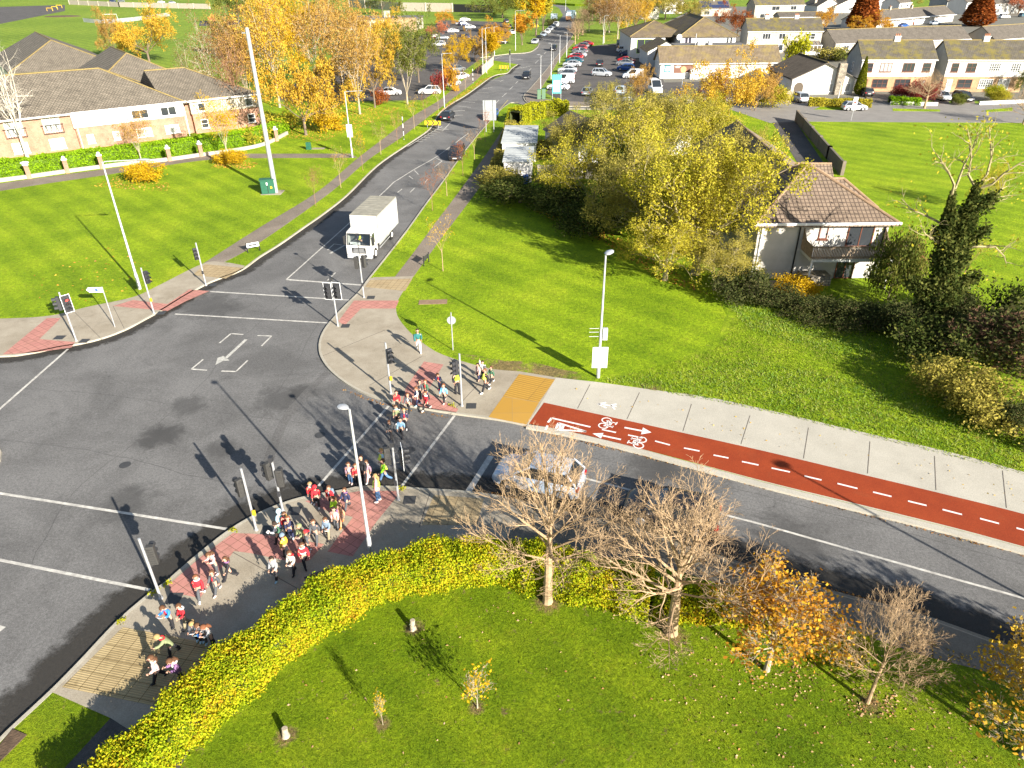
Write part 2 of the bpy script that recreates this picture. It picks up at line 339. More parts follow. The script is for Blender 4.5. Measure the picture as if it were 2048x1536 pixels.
K_ENT = crv([(1020, 207), (1030, 206), (1050, 211), (1075, 216), (1110, 218), (1200, 219)])
K_N = crv([(1180, 214), (1110, 213), (1074, 212), (1060, 209), (1051, 203), (1047.6, 196), (1050, 189), (1064, 174), (1092, 141), (1116, 110), (1131, 93), (1143, 75), (1152, 57)])
K_NW2 = crv([(960, 116), (1004, 110), (1023, 108), (1050, 106.5), (1064, 103), (1075, 95), (1078, 88)])
K_NW3 = crv([(1062, 83), (1080, 72), (1100, 56), (1118, 44)])
K_SW = crv([(-260, 1760), (-100, 1590), (0, 1486), (28, 1458), (104, 1387), (162, 1328), (238, 1247), (304, 1190), (337, 1166), (398, 1113), (464, 1062), (520, 1030), (566, 1011), (614, 997), (688, 984), (728, 977), (800, 978), (838, 981), (931, 987), (1000, 997), (1100, 1020), (1254, 1058), (1400, 1105), (1670, 1189), (1833, 1232), (2048, 1308), (2400, 1430), (2900, 1600)])
far = lambda *p: [Vector(q) for q in p]
# one big asphalt sheet under the junction; the raised lawns and pavements on it leave the carriageways open
struct('road', MB().sheet([(-160, 1), (70, 1), (70, 130), (-40, 150), (-40, 200), (10, 200), (10, 150), (-160, 150)][:3]+[Vector((-160, 130))], ZR), MT['asphalt'])
struct('main_road', MB().sheet(W([(720, 260), (1020, 146), (1035, 129), (985, 123), (960, 119), (985, 113), (1064, 103), (1078, 88), (1060, 82), (1080, 71), (1118, 43), (1126, 30), (1118, 16), (1090, 3), (1105, 2), (1135, 14), (1147, 28), (1152, 57), (1131, 93), (1092, 141), (1049, 192), (1056, 206), (1110, 213), (1320, 214), (1320, 222), (1060, 222), (1000, 262)]), ZR+0.004), MT['asphalt'])
lawn_nw = W(K_NW)+W([(990, 122), (960, 127), (900, 168), (840, 205), (700, 207), (560, 205), (300, 190), (-200, 190), (-1500, 300), (-1500, 560)])
struct('left_lawn', MB().prism(lawn_nw, 0, ZL), MT['grass'])
lawn_ne = W(K_NE)+W([(1110, 221), (1500, 221), (2700, 221)])
struct('right_lawn', MB().prism(lawn_ne, 0, ZL), MT['grass'])
lawn_sw = W(K_SW)+[Vector((90, -14, 0)), Vector((-60, -14, 0))]
struct('front_lawn', MB().prism(lawn_sw, 0, ZL), MT['grass_front'])
wild = [(985, 742), (1040, 744), (1110, 760), (1200, 770), (1300, 784), (1400, 797), (1500, 817), (1700, 864), (1900, 910), (2048, 950), (2300, 1015), (2300, 800), (2048, 700), (1950, 640), (1800, 640), (1560, 600), (1455, 575), (1440, 600), (1452, 630), (1440, 665), (1405, 695), (1350, 722), (1280, 742), (1200, 752), (1120, 738), (1060, 722), (1010, 722), (960, 712), (925, 708), (905, 700), (890, 704), (905, 714), (930, 722)]
struct('rough_grass', MB().sheet(W(wild, ZL), ZL+0.004), MT['grass_wild'])
kb = MB()
for kk in (K_NW, K_NE, K_ENT, K_N, K_NW2, K_NW3): kb.ribbon(W(kk), 0.16, 0, ZP+0.004)
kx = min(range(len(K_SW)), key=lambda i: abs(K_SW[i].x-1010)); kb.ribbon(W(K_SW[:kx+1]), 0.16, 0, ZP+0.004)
struct('dark_kerb', MB().ribbon(W(K_SW[kx:]), 0.14, 0, ZP+0.004), concrete_mat('dark_kerb', (0.17, 0.15, 0.115), (0.25, 0.22, 0.17), (0.08, 0.07, 0.05), 0.7))  # darker kerb tone along the eastern stretch of this line
struct('kerb', kb, MT['kerb'])
kb2 = MB().ribbon(W([(1055, 853), (1130, 867), (1200, 883), (1300, 909), (1520, 969), (1700, 1014), (1900, 1063), (2048, 1103), (2300, 1174), (2700, 1291)]), 0.34, 0, ZP+0.006, off=-0.12)
struct('cycle_kerb', kb2, MT['concrete_new'])
# damp, dirt-darkened gutters: ragged-edged strips of darker asphalt lying on the road
def gutter_mat(name, col):
    m = mat(name, col, 0.8); N, L, b = nodes(m); tc = N.new('ShaderNodeTexCoord'); sx = N.new('ShaderNodeSeparateXYZ'); L.new(tc.outputs['UV'], sx.inputs[0])
    ad = N.new('ShaderNodeMath'); ad.operation = 'ADD'; nz = noise_(N, L, tc.outputs['Object'], 1.3, 7, 0.75); L.new(sx.outputs[1], ad.inputs[0]); L.new(nz, ad.inputs[1])
    tr = N.new('ShaderNodeBsdfTransparent'); mx = N.new('ShaderNodeMixShader'); L.new(ramp_(N, L, ad.outputs[0], [(0.75, G3(0)), (1.15, G3(0.8))]), mx.inputs[0]); L.new(tr.outputs[0], mx.inputs[1]); L.new(b.outputs[0], mx.inputs[2]); L.new(mx.outputs[0], N['Material Output'].inputs['Surface'])
    c = ramp_(N, L, noise_(N, L, tc.outputs['Object'], 9, 4, .8), [(.3, tuple(x*.6 for x in col)), (.7, tuple(x*1.4 for x in col))]); L.new(c, b.inputs['Base Color']); return m
MT['gutter'] = gutter_mat('damp_gutter', (0.038, 0.034, 0.028))
def gutter_strip(K, wd, side, z=ZR+0.003):
    P = [Vector((p.x, p.y)) for p in W(K)]; V, F, U = [], [], []
    for i, p in enumerate(P):
        d = (P[min(i+1, len(P)-1)]-P[max(i-1, 0)]).normalized(); n = Vector((-d.y, d.x))*side; q = p+n*wd; V += [(p.x, p.y, z), (q.x, q.y, z)]
    for i in range(len(P)-1): F.append((2*i, 2*i+1, 2*i+3, 2*i+2) if side < 0 else (2*i, 2*i+2, 2*i+3, 2*i+1))
    me = bpy.data.meshes.new('gutter_dirt'); me.from_pydata(V, [], F); ul = me.uv_layers.new(name='UVMap')
    for lp in me.loops: ul.data[lp.index].uv = (0, 1 if lp.vertex_index % 2 == 0 else 0)
    me.materials.append(MT['gutter']); o = bpy.data.objects.new('gutter_dirt', me); COL.objects.link(o); tag(o, kind='structure')
gutter_strip(K_SW, 2.3, 1); gutter_strip(K_NE, 0.9, -1, ZR+0.004); gutter_strip(K_NW, 1.5, -1, ZR+0.0045)
# --- pavements
def kpart(K, a, b):
    i0 = min(range(len(K)), key=lambda i: (K[i].x-a[0])**2+(K[i].y-a[1])**2); i1 = min(range(len(K)), key=lambda i: (K[i].x-b[0])**2+(K[i].y-b[1])**2)
    return K[i0:i1+1] if i0 <= i1 else K[i1:i0+1][::-1]
pav = kpart(K_NW, (-200, 716), (480, 543))+crv([(490, 534), (449, 527), (406, 530), (315, 575), (266, 597), (178, 616), (101, 634), (0, 640), (-200, 642)])
struct('left_pavement', MB().prism(W(pav), 0, ZP), MT['concrete'])
pth = crv([(406, 530), (520, 457), (632, 388), (711, 322), (760, 284), (827, 233), (881, 200), (931, 157), (964, 130)])+crv([(982, 132), (952, 162), (906, 198), (855, 236), (802, 277), (736, 322), (657, 390), (520, 487), (449, 527)])
struct('left_footpath', MB().prism(W(pth), 0, ZP-0.002), MT['path'])
struct('side_footpath', MB().prism(W([(505, 309), (700, 309), (716, 317), (505, 318)]), 0, ZP-0.004), MT['path'])
struct('front_footpath', MB().prism(W(crv([(-400, 432), (0, 369), (210, 340), (400, 313), (505, 309)])+crv([(510, 317), (400, 323), (210, 352), (0, 384), (-400, 455)])), 0, ZP-0.006), MT['path'])
lawn_edge = crv([(827, 555), (812, 577), (799, 598), (793, 612), (794, 631), (805, 650), (825, 672), (850, 692), (880, 710), (930, 727), (985, 741), (1040, 746)])
pav2 = kpart(K_NE, (1055, 852), (738, 560))+[Vector((749, 557)), Vector((790, 556))]+lawn_edge+[Vector((1112, 758)), Vector((1085, 805))]
struct('corner_pavement', MB().prism(W(pav2), 0, ZP), MT['concrete'])
pav3 = crv([(1040, 746), (1112, 758), (1200, 768), (1300, 782), (1400, 795), (1500, 815), (1700, 862), (1900, 908), (2048, 948), (2400, 1045)])+[Vector((2400, 1198))]+crv([(2048, 1099), (1900, 1059), (1700, 1010), (1520, 965), (1300, 905), (1130, 863), (1055, 850)])+[Vector((975, 836))]
struct('new_pavement', MB().prism(W(pav3), 0, ZP-0.003), MT['concrete_new'])
pth2 = crv([(790, 556), (830, 504), (876, 441), (896, 415), (935, 362), (970, 314), (1000, 268), (1020, 235)])+crv([(1040, 238), (1022, 275), (990, 330), (957, 380), (906, 448), (881, 481), (855, 517), (827, 556)])
struct('right_footpath', MB().prism(W(pth2), 0, ZP-0.005), MT['path'])
pav4 = kpart(K_SW, (104, 1387), (2900, 1600))+[Vector((2900, 1690))]+crv([(2400, 1490), (2048, 1372), (1967, 1344), (1833, 1308), (1600, 1228), (1500, 1190), (1300, 1130), (1120, 1110), (1000, 1100), (900, 1110), (700, 1180), (560, 1290), (400, 1450), (300, 1478), (223, 1440)])
struct('corner_plaza', MB().prism(W(pav4), 0, ZP), MT['concrete'])
struct('shaded_footway', MB().sheet(W(kpart(K_SW, (1060, 1010), (2900, 1600))+[Vector((2900, 1680))]+crv([(2400, 1488), (2048, 1370), (1967, 1342), (1833, 1306), (1600, 1226), (1500, 1188), (1300, 1128), (1120, 1108), (1000, 1098)]), ZP), ZP+0.003), concrete_mat('footway_shade_tone', (0.13, 0.115, 0.09), (0.21, 0.185, 0.145), (0.06, 0.05, 0.035), 0.6))  # tree and hedge shade put into a darker concrete colour
struct('verge_footpath', MB().prism(W([(223, 1440), (300, 1478), (420, 1440), (300, 1640), (40, 1640)]), 0, ZP-0.004), MT['asphalt_dark'])
struct('leaf_bed', MB().prism(W([(-30, 1535), (28, 1462), (56, 1474), (-60, 1590)]), 0, ZP+0.02), MT['soil'])
# --- tactile paving and cycle track as thin sheets
def patch(name, pts, m, dz, z=ZP): return struct(name, MB().sheet(W(pts, z+dz), z+dz), m)
patch('pink_paving', [(94, 636), (122, 636), (79, 678), (150, 684), (143, 695), (70, 705), (5, 709), (56, 667)], MT['pink'], 0.004)
patch('pink_paving', [(226, 612), (266, 600), (335, 608), (378, 579), (419, 582), (372, 602), (335, 622), (280, 617)], MT['pink'], 0.004)
patch('buff_paving', [(411, 528), (488, 536), (452, 557), (385, 550)], MT['buff'], 0.004)
patch('buff_paving', [(740, 560), (825, 557), (810, 582), (730, 574)], MT['buff'], 0.004)
patch('pink_paving', [(708, 601), (798, 601), (791, 617), (722, 617), (700, 640), (688, 652), (677, 642)], MT['pink'], 0.004)
patch('pink_paving', [(848, 723), (887, 729), (853, 785), (917, 818), (912, 825), (850, 816), (804, 806), (812, 775)], MT['pink'], 0.004)
patch('yellow_paving', [(1006, 793), (1078, 805), (1053, 849), (977, 834)], MT['yellow'], 0.005)
patch('yellow_paving', [(1038, 748), (1110, 759), (1078, 804.6), (1006, 792.6)], MT['yellow_rib'], 0.005)
patch('pink_paving', [(338, 1169), (400, 1115), (466, 1066), (520, 1068), (648, 1088), (620, 1120), (596, 1126), (500, 1106), (468, 1102), (440, 1140), (400, 1196), (340, 1184)], MT['pink'], 0.004)
patch('pink_paving', [(610, 1002), (688, 987), (728, 981), (800, 982), (790, 998), (754, 1042), (705, 1113), (655, 1103), (706, 1034), (660, 1024)], MT['pink'], 0.004)
patch('buff_paving', [(868, 990), (968, 997), (954, 1050), (843, 1050)], MT['buff'], 0.004)
patch('ribbed_paving', [(246, 1254), (470, 1296), (340, 1418), (124, 1374)], MT['old_rib'], 0.004)
patch('cycle_track', crv([(1088, 805), (1300, 851), (1528, 902), (1700, 943), (1900, 991), (2048, 1028), (2400, 1122)])+crv([(2400, 1190), (2048, 1093), (1900, 1053), (1700, 1004), (1528, 962), (1300, 902), (1130, 861), (1057, 849)]), MT['cycle'], 0.004)
# slab joints
jn = MB()
for a, b in (((1180, 769), (1155, 817)), ((1279, 785), (1254, 838)), ((1383, 808), (1366, 862)), ((1500, 831), (1482, 888)), ((1617, 855), (1607, 917)), ((1740, 883), (1735, 947)), ((1869, 912), (1872, 980)), ((2005, 941), (2013, 1016)), ((645, 712), (770, 660)), ((740, 770), (845, 712)), ((205, 680), (150, 625)), ((900, 829), (955, 770)),
             ((1862, 1240), (1866, 1316)), ((1640, 1182), (1610, 1228)), ((1216, 1050), (1205, 1085)), ((545, 1020), (700, 1100)), ((60, 700), (105, 640)), ((250, 660), (226, 612)), ((860, 985), (838, 1055)), ((465, 1104), (600, 1180))):
    jn.ribbon(W([a, b], ZP), 0.035, ZP, ZP+0.003)
struct('slab_joint', jn, mat('joint', (0.12, 0.10, 0.08), 0.9))
# --- road markings
pm = MB(); pw = MB(); py = MB()
def line(a, b, wd=0.12, mb=pm, z=ZR): mb.ribbon(W([a, b], z), wd, z, z+0.007)
for a, b, wd in (((777, 812), (637, 972), .15), ((909, 831), (803, 973), .15), ((-200, 955), (453, 1058), .15), ((-200, 1080), (300, 1180), .15), ((136, 698), (-60, 870), .15), ((350, 628), (660, 646), .15), ((420, 583), (698, 600), .15),
                 ((573, 559), (722, 570), .2), ((982, 912), (936, 984), .32)): line(a, b, wd)
for P in ([(573, 559), (690, 454), (761, 390), (787, 365)], [(787, 365), (830, 338), (875, 312), (937, 266)], [(1140, 949), (1256, 979), (1462, 1033), (1520, 1048), (1700, 1099), (1888, 1152), (2048, 1197), (2400, 1300)]):
    pm.ribbon(W(crv(P)), 0.12, ZR, ZR+0.007)
for a, b in (((655, 561), (671, 545)), ((487, 669), (462, 667)), ((462, 667), (439, 686)), ((515, 671), (543, 672)), ((543, 672), (523, 692)), ((383, 738), (406, 719)), ((383, 738), (414, 740.5)), ((472, 743), (443, 742)), ((472, 743), (495, 721)), ((655, 500), (668, 488)), ((668, 488), (684, 490)),
             ((820, 385), (829, 376)), ((795, 385), (804, 378)), ((829, 341), (837, 349)), ((818, 352), (826, 358)), ((872, 316), (884, 322)), ((884, 322), (868, 335)), ((850, 365), (856, 358))): line(a, b, 0.11)
# turn arrow
line((492, 679), (452, 716), 0.22, pw); pw.sheet(W([(431, 730), (435, 716), (447, 712), (459, 721), (446, 722)], ZR), ZR+0.007)
line((660, 507), (690, 490), 0.2, pw)
pm.sheet(W([(-14, 1246), (12, 1254), (-14, 1275)], ZR), ZR+0.007)
for i in range(8):   # hatched taper by the parked car
    t = i/7; line((832+38*t, 283-30*t), (846+48*t, 282-24*t), 0.12, pw, ZR+0.005)
line((815, 293), (885, 252), 0.12, pw, ZR+0.005)
for a, b in (((885, 262), (902, 244)), ((872, 259), (897, 259)), ((880, 243), (911, 244)), ((897, 232), (926, 230)), ((907, 222), (930, 221)), ((917, 212), (942, 215)), ((925, 203), (950, 205)), ((937, 200), (955, 200)), ((952, 185), (978, 186)), ((965, 178), (985, 174)), ((978, 160), (1000, 161)), ((1000, 163), (1007, 160))): line(a, b, 0.12, pm, ZR+0.005)
for a, b in (((967, 236), (976, 228)), ((990, 208), (998, 200)), ((1004, 194), (1013, 186)), ((1019, 179), (1026, 173)), ((1031, 167), (1036, 162)), ((1057, 142), (1062, 137)), ((1070, 127), (1077, 120)), ((1080, 116), (1085, 111)), ((1088, 108), (1092, 104)), ((1100, 94), (1103, 90)), ((1108, 85), (1112, 81)), ((1120, 73), (1123, 69))): line(a, b, 0.12, pm, ZR+0.005)
for a, b in (((1026, 138), (1060, 133)), ((1013, 116), (1046, 119)), ((1046, 119), (1010, 121)), ((1055, 132), (1098, 131)), ((990, 118), (1004, 112))): line(a, b, 0.12, pm, ZR+0.005)
for i in range(6):
    t = i/5; line((990+26*t, 238-30*t), (1012+22*t, 240-30*t), 0.1, py, ZR+0.005)
    line((992+26*t, 236-30*t), (1020+16*t, 226-22*t), 0.1, py, ZR+0.005)
for a, b in (((983, 238), (1012, 242)), ((983, 238), (1016, 200)), ((1012, 242), (1036, 206))): line(a, b, 0.12, py, ZR+0.005)
sm = MB()      # tar seams and cracks
for P in ([(-100, 757), (0, 772), (240, 792), (420, 822), (640, 850)], [(60, 1130), (150, 985), (300, 862), (400, 770), (470, 690), (560, 610), (640, 540)], [(520, 845), (560, 780), (640, 640)], [(0, 880), (200, 905), (420, 960), (560, 985)], [(1140, 905), (1520, 990), (2048, 1130), (2300, 1205)]):
    q = W(crv(P, 8)); sm.ribbon([p+Vector((random.uniform(-.07, .07), random.uniform(-.07, .07), 0)) for p in q], 0.028, ZR, ZR+0.002)
struct('tar_seam', sm, mat('tar', (0.075, 0.072, 0.068), .7, .4, 3))
tp = MB(); tp.ribbon(W(crv([(655, 745), (600, 800), (560, 860), (500, 1020)]), ZR), 0.55, ZR, ZR+0.0025)
struct('trench_patch', tp, asphalt_mat('patched_asphalt', (0.095, 0.092, 0.088), (0.14, 0.135, 0.13), 0.3))
cv_ = MB()
for q in ((640, 870), (250, 930), (820, 900)): p = G(*q); cv_.path([(p.x, p.y, ZR), (p.x, p.y, ZR+0.006)], 0.3, 18)
struct('manhole_ring', cv_, MT['iron'])
struct('road_marking', pm, MT['paint']); struct('worn_marking', pw, MT['paint_worn']); struct('yellow_marking', py, MT['paint_yellow'])
cm = MB(); zc = ZP+0.004
def cline(a, b, wd=0.11): cm.ribbon(W([a, b], zc), wd, zc, zc+0.005)
for a, b in (((1204, 859), (1232, 865)), ((1256, 870), (1286, 876)), ((1310, 882), (1340, 890)), ((1368, 896), (1399, 902)), ((1427, 910), (1457, 916)), ((1484, 923), (1517, 930)), ((1543, 936), (1580, 944)), ((1609, 952), (1643, 960)), ((1675, 967), (1715, 977)), ((1746, 984), (1783, 993)), ((1816, 1002), (1853, 1011)), ((1885, 1019), (1924, 1029)), ((1960, 1037), (1998, 1047)), ((2033, 1056), (2070, 1066))): cline(a, b)
for a, b in (((1096, 845), (1103, 836)), ((1103, 836), (1181, 854)), ((1091, 860), (1095, 851)), ((1249, 855), (1285, 862)), ((1242, 879), (1204, 871))): cline(a, b, 0.13)
cm.sheet(W([(1286, 855), (1303, 865), (1282, 869)], zc), zc+0.005); cm.sheet(W([(1185, 867), (1207, 866), (1202, 877)], zc), zc+0.005)
for a, b in (((1117, 846), (1111, 859)), ((1111, 859), (1172, 863)), ((1172, 863), (1117, 846)), ((1121, 849), (1119, 858)), ((1127, 851), (1124, 859))): cline(a, b, 0.14)
def bike(px, py_, flip):
    o = G(px, py_, zc); d = (G(px+40, py_+9.5, zc)-o).normalized()*flip; n = Vector((-d.y, d.x, 0))
    q = lambda a, b: o+d*a+n*b
    for cy_ in (-0.3, 0.3):
        cm.ribbon([q(0.27*math.cos(t*math.pi/7), cy_+0.26*math.sin(t*math.pi/7)) for t in range(15)], 0.07, zc, zc+0.005)
    for A, B in (((0, -0.3), (0.35, 0.25)), ((0.35, 0.25), (0.35, -0.15)), ((0.35, -0.15), (0, 0.3)), ((0, -0.3), (0.55, -0.2)), ((0, 0.3), (0.6, 0.22)), ((0.6, 0.05), (0.62, 0.35)), ((0.52, -0.3), (0.52, -0.1))):
        cm.ribbon([q(*A), q(*B)], 0.07, zc, zc+0.005)
bike(1210, 846, 1); bike(1280, 885, -1)
for a, b in (((1197, 808), (1233, 813)), ((1196, 808), (1212, 805)), ((1196, 808), (1213, 816)), ((1222, 810), (1233, 808)), ((1222, 811), (1230, 819))): cm.ribbon(W([a, b], ZP), 0.12, ZP, ZP+0.006)
struct('cycle_marking', cm, mat('thermoplastic_white', (0.72, 0.69, 0.66), 0.6, 0.1, 6))
# kerb island at the left edge
struct('traffic_island', MB().prism(W([(-60, 885), (-5, 890), (4, 905), (2, 922), (-8, 935), (-60, 945)]), 0, 0.13), MT['kerb'])
# --- car parks, residential road, drives
struct('shop_car_park', MB().sheet(W([(1120, 200), (1092, 186), (1135, 125), (1150, 96), (1240, 86), (1300, 82), (1312, 100), (1328, 165), (1420, 163), (1520, 196), (1520, 212), (1120, 213)]), 0.02), MT['asphalt_dark'])
struct('school_car_park', MB().sheet(W([(560, 180), (700, 120), (850, 70), (880, 40), (1010, 44), (1022, 72), (980, 105), (930, 140), (890, 165), (850, 200), (700, 203), (560, 200)]), 0.015), MT['asphalt_dark'])
struct('corner_footway', MB().prism(W(crv([(1049, 190), (1064, 175), (1092, 142), (1116, 111), (1140, 80)])+crv([(1150, 82), (1120, 117), (1100, 150), (1082, 180), (1090, 198), (1130, 203)])+[Vector((1180, 206)), Vector((1180, 213)), Vector((1074, 211)), Vector((1052, 203))]), 0, ZP), MT['path'])
res = W([(1440, 212), (1540, 202), (1700, 205), (1900, 207), (2100, 206), (2600, 203), (2600, 240), (2100, 246), (1600, 243), (1540, 246)], 0.12)
struct('residential_road', MB().prism(res, 0, 0.125), concrete_mat('road_concrete', (0.20, 0.185, 0.17), (0.26, 0.245, 0.22), (0.12, 0.11, 0.1), 0.4))
struct('driveway', MB().prism(W([(1545, 245), (1592, 244), (1660, 345), (1610, 350)], 0.12), 0, 0.13), MT['asphalt_dark'])
for P in ([(1725, 186), (1775, 188), (1782, 206), (1742, 206)], [(1868, 192), (1900, 192), (1898, 208), (1870, 208)], [(1905, 186), (1945, 190), (1950, 206), (1905, 207)], [(1575, 190), (1612, 195), (1612, 206), (1570, 206)]):
    struct('front_drive', MB().prism(W(P, 0.12), 0, 0.129), MT['path'])
for P in ([(1640, 214), (1690, 215), (1690, 220), (1628, 219)], [(1785, 217), (1880, 219), (1880, 223), (1786, 222)], [(1972, 220), (2025, 215), (2025, 222), (1972, 224)]):
    struct('grass_verge', MB().prism(W(P, 0.13), 0, 0.15), MT['grass'])
struct('estate_ground', MB().sheet(W([(1300, 200), (1540, 200), (2600, 202), (2600, 30), (1400, 12), (1300, 60)]), 0.008), concrete_mat('estate_paving', (0.13, 0.13, 0.11), (0.22, 0.20, 0.16), (0.08, 0.10, 0.03), 0.6))
struct('school_yard', MB().sheet(W([(-200, 20), (60, 12), (130, 10), (130, 22), (-60, 60), (-200, 70)]), 0.012), MT['asphalt_dark'])
struct('hill', MB().prism(W([(1090, 8), (1150, 12), (1240, 14), (1300, 2), (1300, -14), (1080, -14)]), 0, 1.0), MT['grass_wild'])
# ================================================================== BUILDINGS
MT['render'] = mat('white_render', (0.64, 0.62, 0.58), 0.85, 0.06, 0.8, 0.15, 30)
MT['render_grey'] = mat('grey_pebbledash', (0.33, 0.33, 0.31), 0.95, 0.12, 1.2, 0.5, 25)
MT['render_cream'] = mat('cream_dash', (0.42, 0.37, 0.30), 0.95, 0.1, 1.0, 0.4, 25)
MT['brick'] = brick_mat('orange_brick', (0.33, 0.135, 0.075), (0.38, 0.18, 0.11), (0.34, 0.27, 0.21), 0.22, 0.075)
MT['brick_buff'] = brick_mat('buff_brick', (0.36, 0.20, 0.095), (0.41, 0.25, 0.13), (0.42, 0.33, 0.22), 0.22, 0.075)
MT['stone'] = brick_mat('rubble_stone', (0.20, 0.17, 0.13), (0.42, 0.36, 0.27), (0.12, 0.11, 0.10), 0.45, 0.22, 0.03)
MT['tile_grey'] = brick_mat('grey_roof_tile', (0.112, 0.099, 0.082), (0.136, 0.119, 0.099), (0.07, 0.06, 0.05), 0.33, 0.34, 0.028, 0.0)
MT['tile_moss'] = brick_mat('mossy_roof_tile', (0.093, 0.084, 0.065), (0.115, 0.102, 0.081), (0.065, 0.055, 0.045), 0.33, 0.34, 0.028, 0.0, 0.3, 0.85, (0.17, 0.14, 0.025))
MT['tile_apt'] = brick_mat('worn_grey_tile', (0.157, 0.138, 0.108), (0.193, 0.167, 0.130), (0.06, 0.05, 0.04), 0.42, 0.36, 0.04, 0.5, 0.4, 0.85)
MT['tile_brown'] = brick_mat('brown_pantile', (0.194, 0.144, 0.104), (0.223, 0.169, 0.122), (0.09, 0.065, 0.05), 0.33, 0.42, 0.045, 0.0, 0.7)
MT['tile_shop'] = brick_mat('tan_pantile', (0.166, 0.126, 0.083), (0.194, 0.151, 0.101), (0.09, 0.07, 0.045), 0.33, 0.38, 0.035, 0.0, 0.6, 0.85, (0.22, 0.17, 0.06))
MT['ridge'] = mat('lichen_ridge', (0.22, 0.165, 0.06), 0.9, 0.3, 4)
MT['ridge_brown'] = mat('brown_ridge', (0.27, 0.18, 0.11), 0.9, 0.2, 4)
MT['upvc'] = mat('white_upvc', (0.78, 0.78, 0.76), 0.4, 0.04, 3)
MT['wood_brown'] = mat('brown_frame', (0.14, 0.045, 0.022), 0.5, 0.2, 6)
MT['glass'] = glass_mat('window_glass', (0.035, 0.04, 0.045))
MT['curtain'] = mat('net_curtained_glass', (0.38, 0.38, 0.36), 0.15, 0.25, 6.0, spec=0.8)
MT['black'] = mat('black_metal', (0.02, 0.02, 0.022), 0.5)
MT['galv'] = mat('galvanised_steel', (0.50, 0.51, 0.52), 0.45, 0.08, 6, metal=0.4)
MT['fascia'] = mat('white_fascia', (0.72, 0.71, 0.69), 0.6, 0.05, 2)
MT['lead'] = mat('bitumen_flat_roof', (0.13, 0.125, 0.12), 0.9, 0.2, 1.5)
MT['terracotta'] = mat('terracotta', (0.40, 0.16, 0.08), 0.8, 0.15, 6)
WALLS = {}
def wface(face, wd, dp):
    """matrix from (along, outward, up) to house space"""
    if face == 'front': return Matrix(((1, 0, 0, 0), (0, -1, 0, 0), (0, 0, 1, 0), (0, 0, 0, 1)))
    if face == 'left': return Matrix(((0, -1, 0, 0), (-1, 0, 0, dp), (0, 0, 1, 0), (0, 0, 0, 1)))
    return Matrix(((0, 1, 0, wd), (1, 0, 0, 0), (0, 0, 1, 0), (0, 0, 0, 1)))
def window(root, x0, x1, z0, z1, fm, pane, bars=(1, 0), M=None, name='window', fw=0.08, sill=True, y0=0.0):
    mb = MB(); a, b = y0-0.02, y0+0.07
    mb.box(x0, x1, a, b, z0, z0+fw); mb.box(x0, x1, a, b, z1-fw, z1)
    mb.box(x0, x0+fw, a, b-0.004, z0+fw, z1-fw); mb.box(x1-fw, x1, a, b-0.004, z0+fw, z1-fw)
    nx, nz = bars
    for i in range(1, nx+1):
        x = x0+(x1-x0)*i/(nx+1); mb.box(x-fw*.4, x+fw*.4, a, b-0.012, z0+fw, z1-fw)
    for i in range(1, nz+1):
        z = z0+(z1-z0)*i/(nz+1); mb.box(x0+fw, x1-fw, a, b-0.02, z-fw*.3, z+fw*.3)
    if sill: mb.box(x0-0.08, x1+0.08, y0-0.02, y0+0.14, z0-0.09, z0-0.003)
    if M is not None: mb.xf(M)
    o = mb.build(name, fm, root, fix=True)
    p = MB().face([(x0+fw, y0+0.025, z0+fw), (x1-fw, y0+0.025, z0+fw), (x1-fw, y0+0.025, z1-fw), (x0+fw, y0+0.025, z1-fw)])
    if M is not None: p.xf(M)
    p.build('pane', pane, o); return o
def door(root, x0, x1, z1, m, M=None, glass=True):
    d = MB().box(x0, x1, -0.02, 0.05, 0.02, z1)
    if M is not None: d.xf(M)
    o = d.build('door', m, root, fix=True)
    if glass:
        p = MB().box(x0+0.18, x1-0.18, 0.04, 0.056, z1*0.45, z1-0.2)
        if M is not None: p.xf(M)
        p.build('pane', MT['curtain'], o)
    return o
def gable_roof(root, x0, x1, y0, y1, ze, zr, m, rm, oh=0.3, th=0.14, axis='x', name='roof', ridge=True):
    """pitched roof with gable ends; the ridge runs along axis"""
    mb = MB(); yc = (y0+y1)/2; k = (zr-ze)/(yc-y0); a, b = (x0-oh, x1+oh); lo = ze-k*oh
    prof = [(y0-oh, lo), (yc, zr), (y1+oh, lo), (y1+oh, lo+th), (yc, zr+th*1.15), (y0-oh, lo+th)]
    n = len(prof)
    for P, X in ((prof[::-1], a), (prof, b)): mb.face([(X, y, z) for y, z in P])
    for i in range(n):
        (ya, za), (yb, zb) = prof[i], prof[(i+1) % n]; mb.face([(a, ya, za), (a, yb, zb), (b, yb, zb), (b, ya, za)])
    if axis == 'y': mb.xf(Matrix.Rotation(math.pi/2, 4, 'Z'))
    o = mb.build(name, m, root, uv=True, fix=True)
    if ridge:
        r = MB().tube((a, yc, zr+th), (b, yc, zr+th), 0.12, n=6)
        if axis == 'y': r.xf(Matrix.Rotation(math.pi/2, 4, 'Z'))
        r.build('ridge', rm, o)
    return o
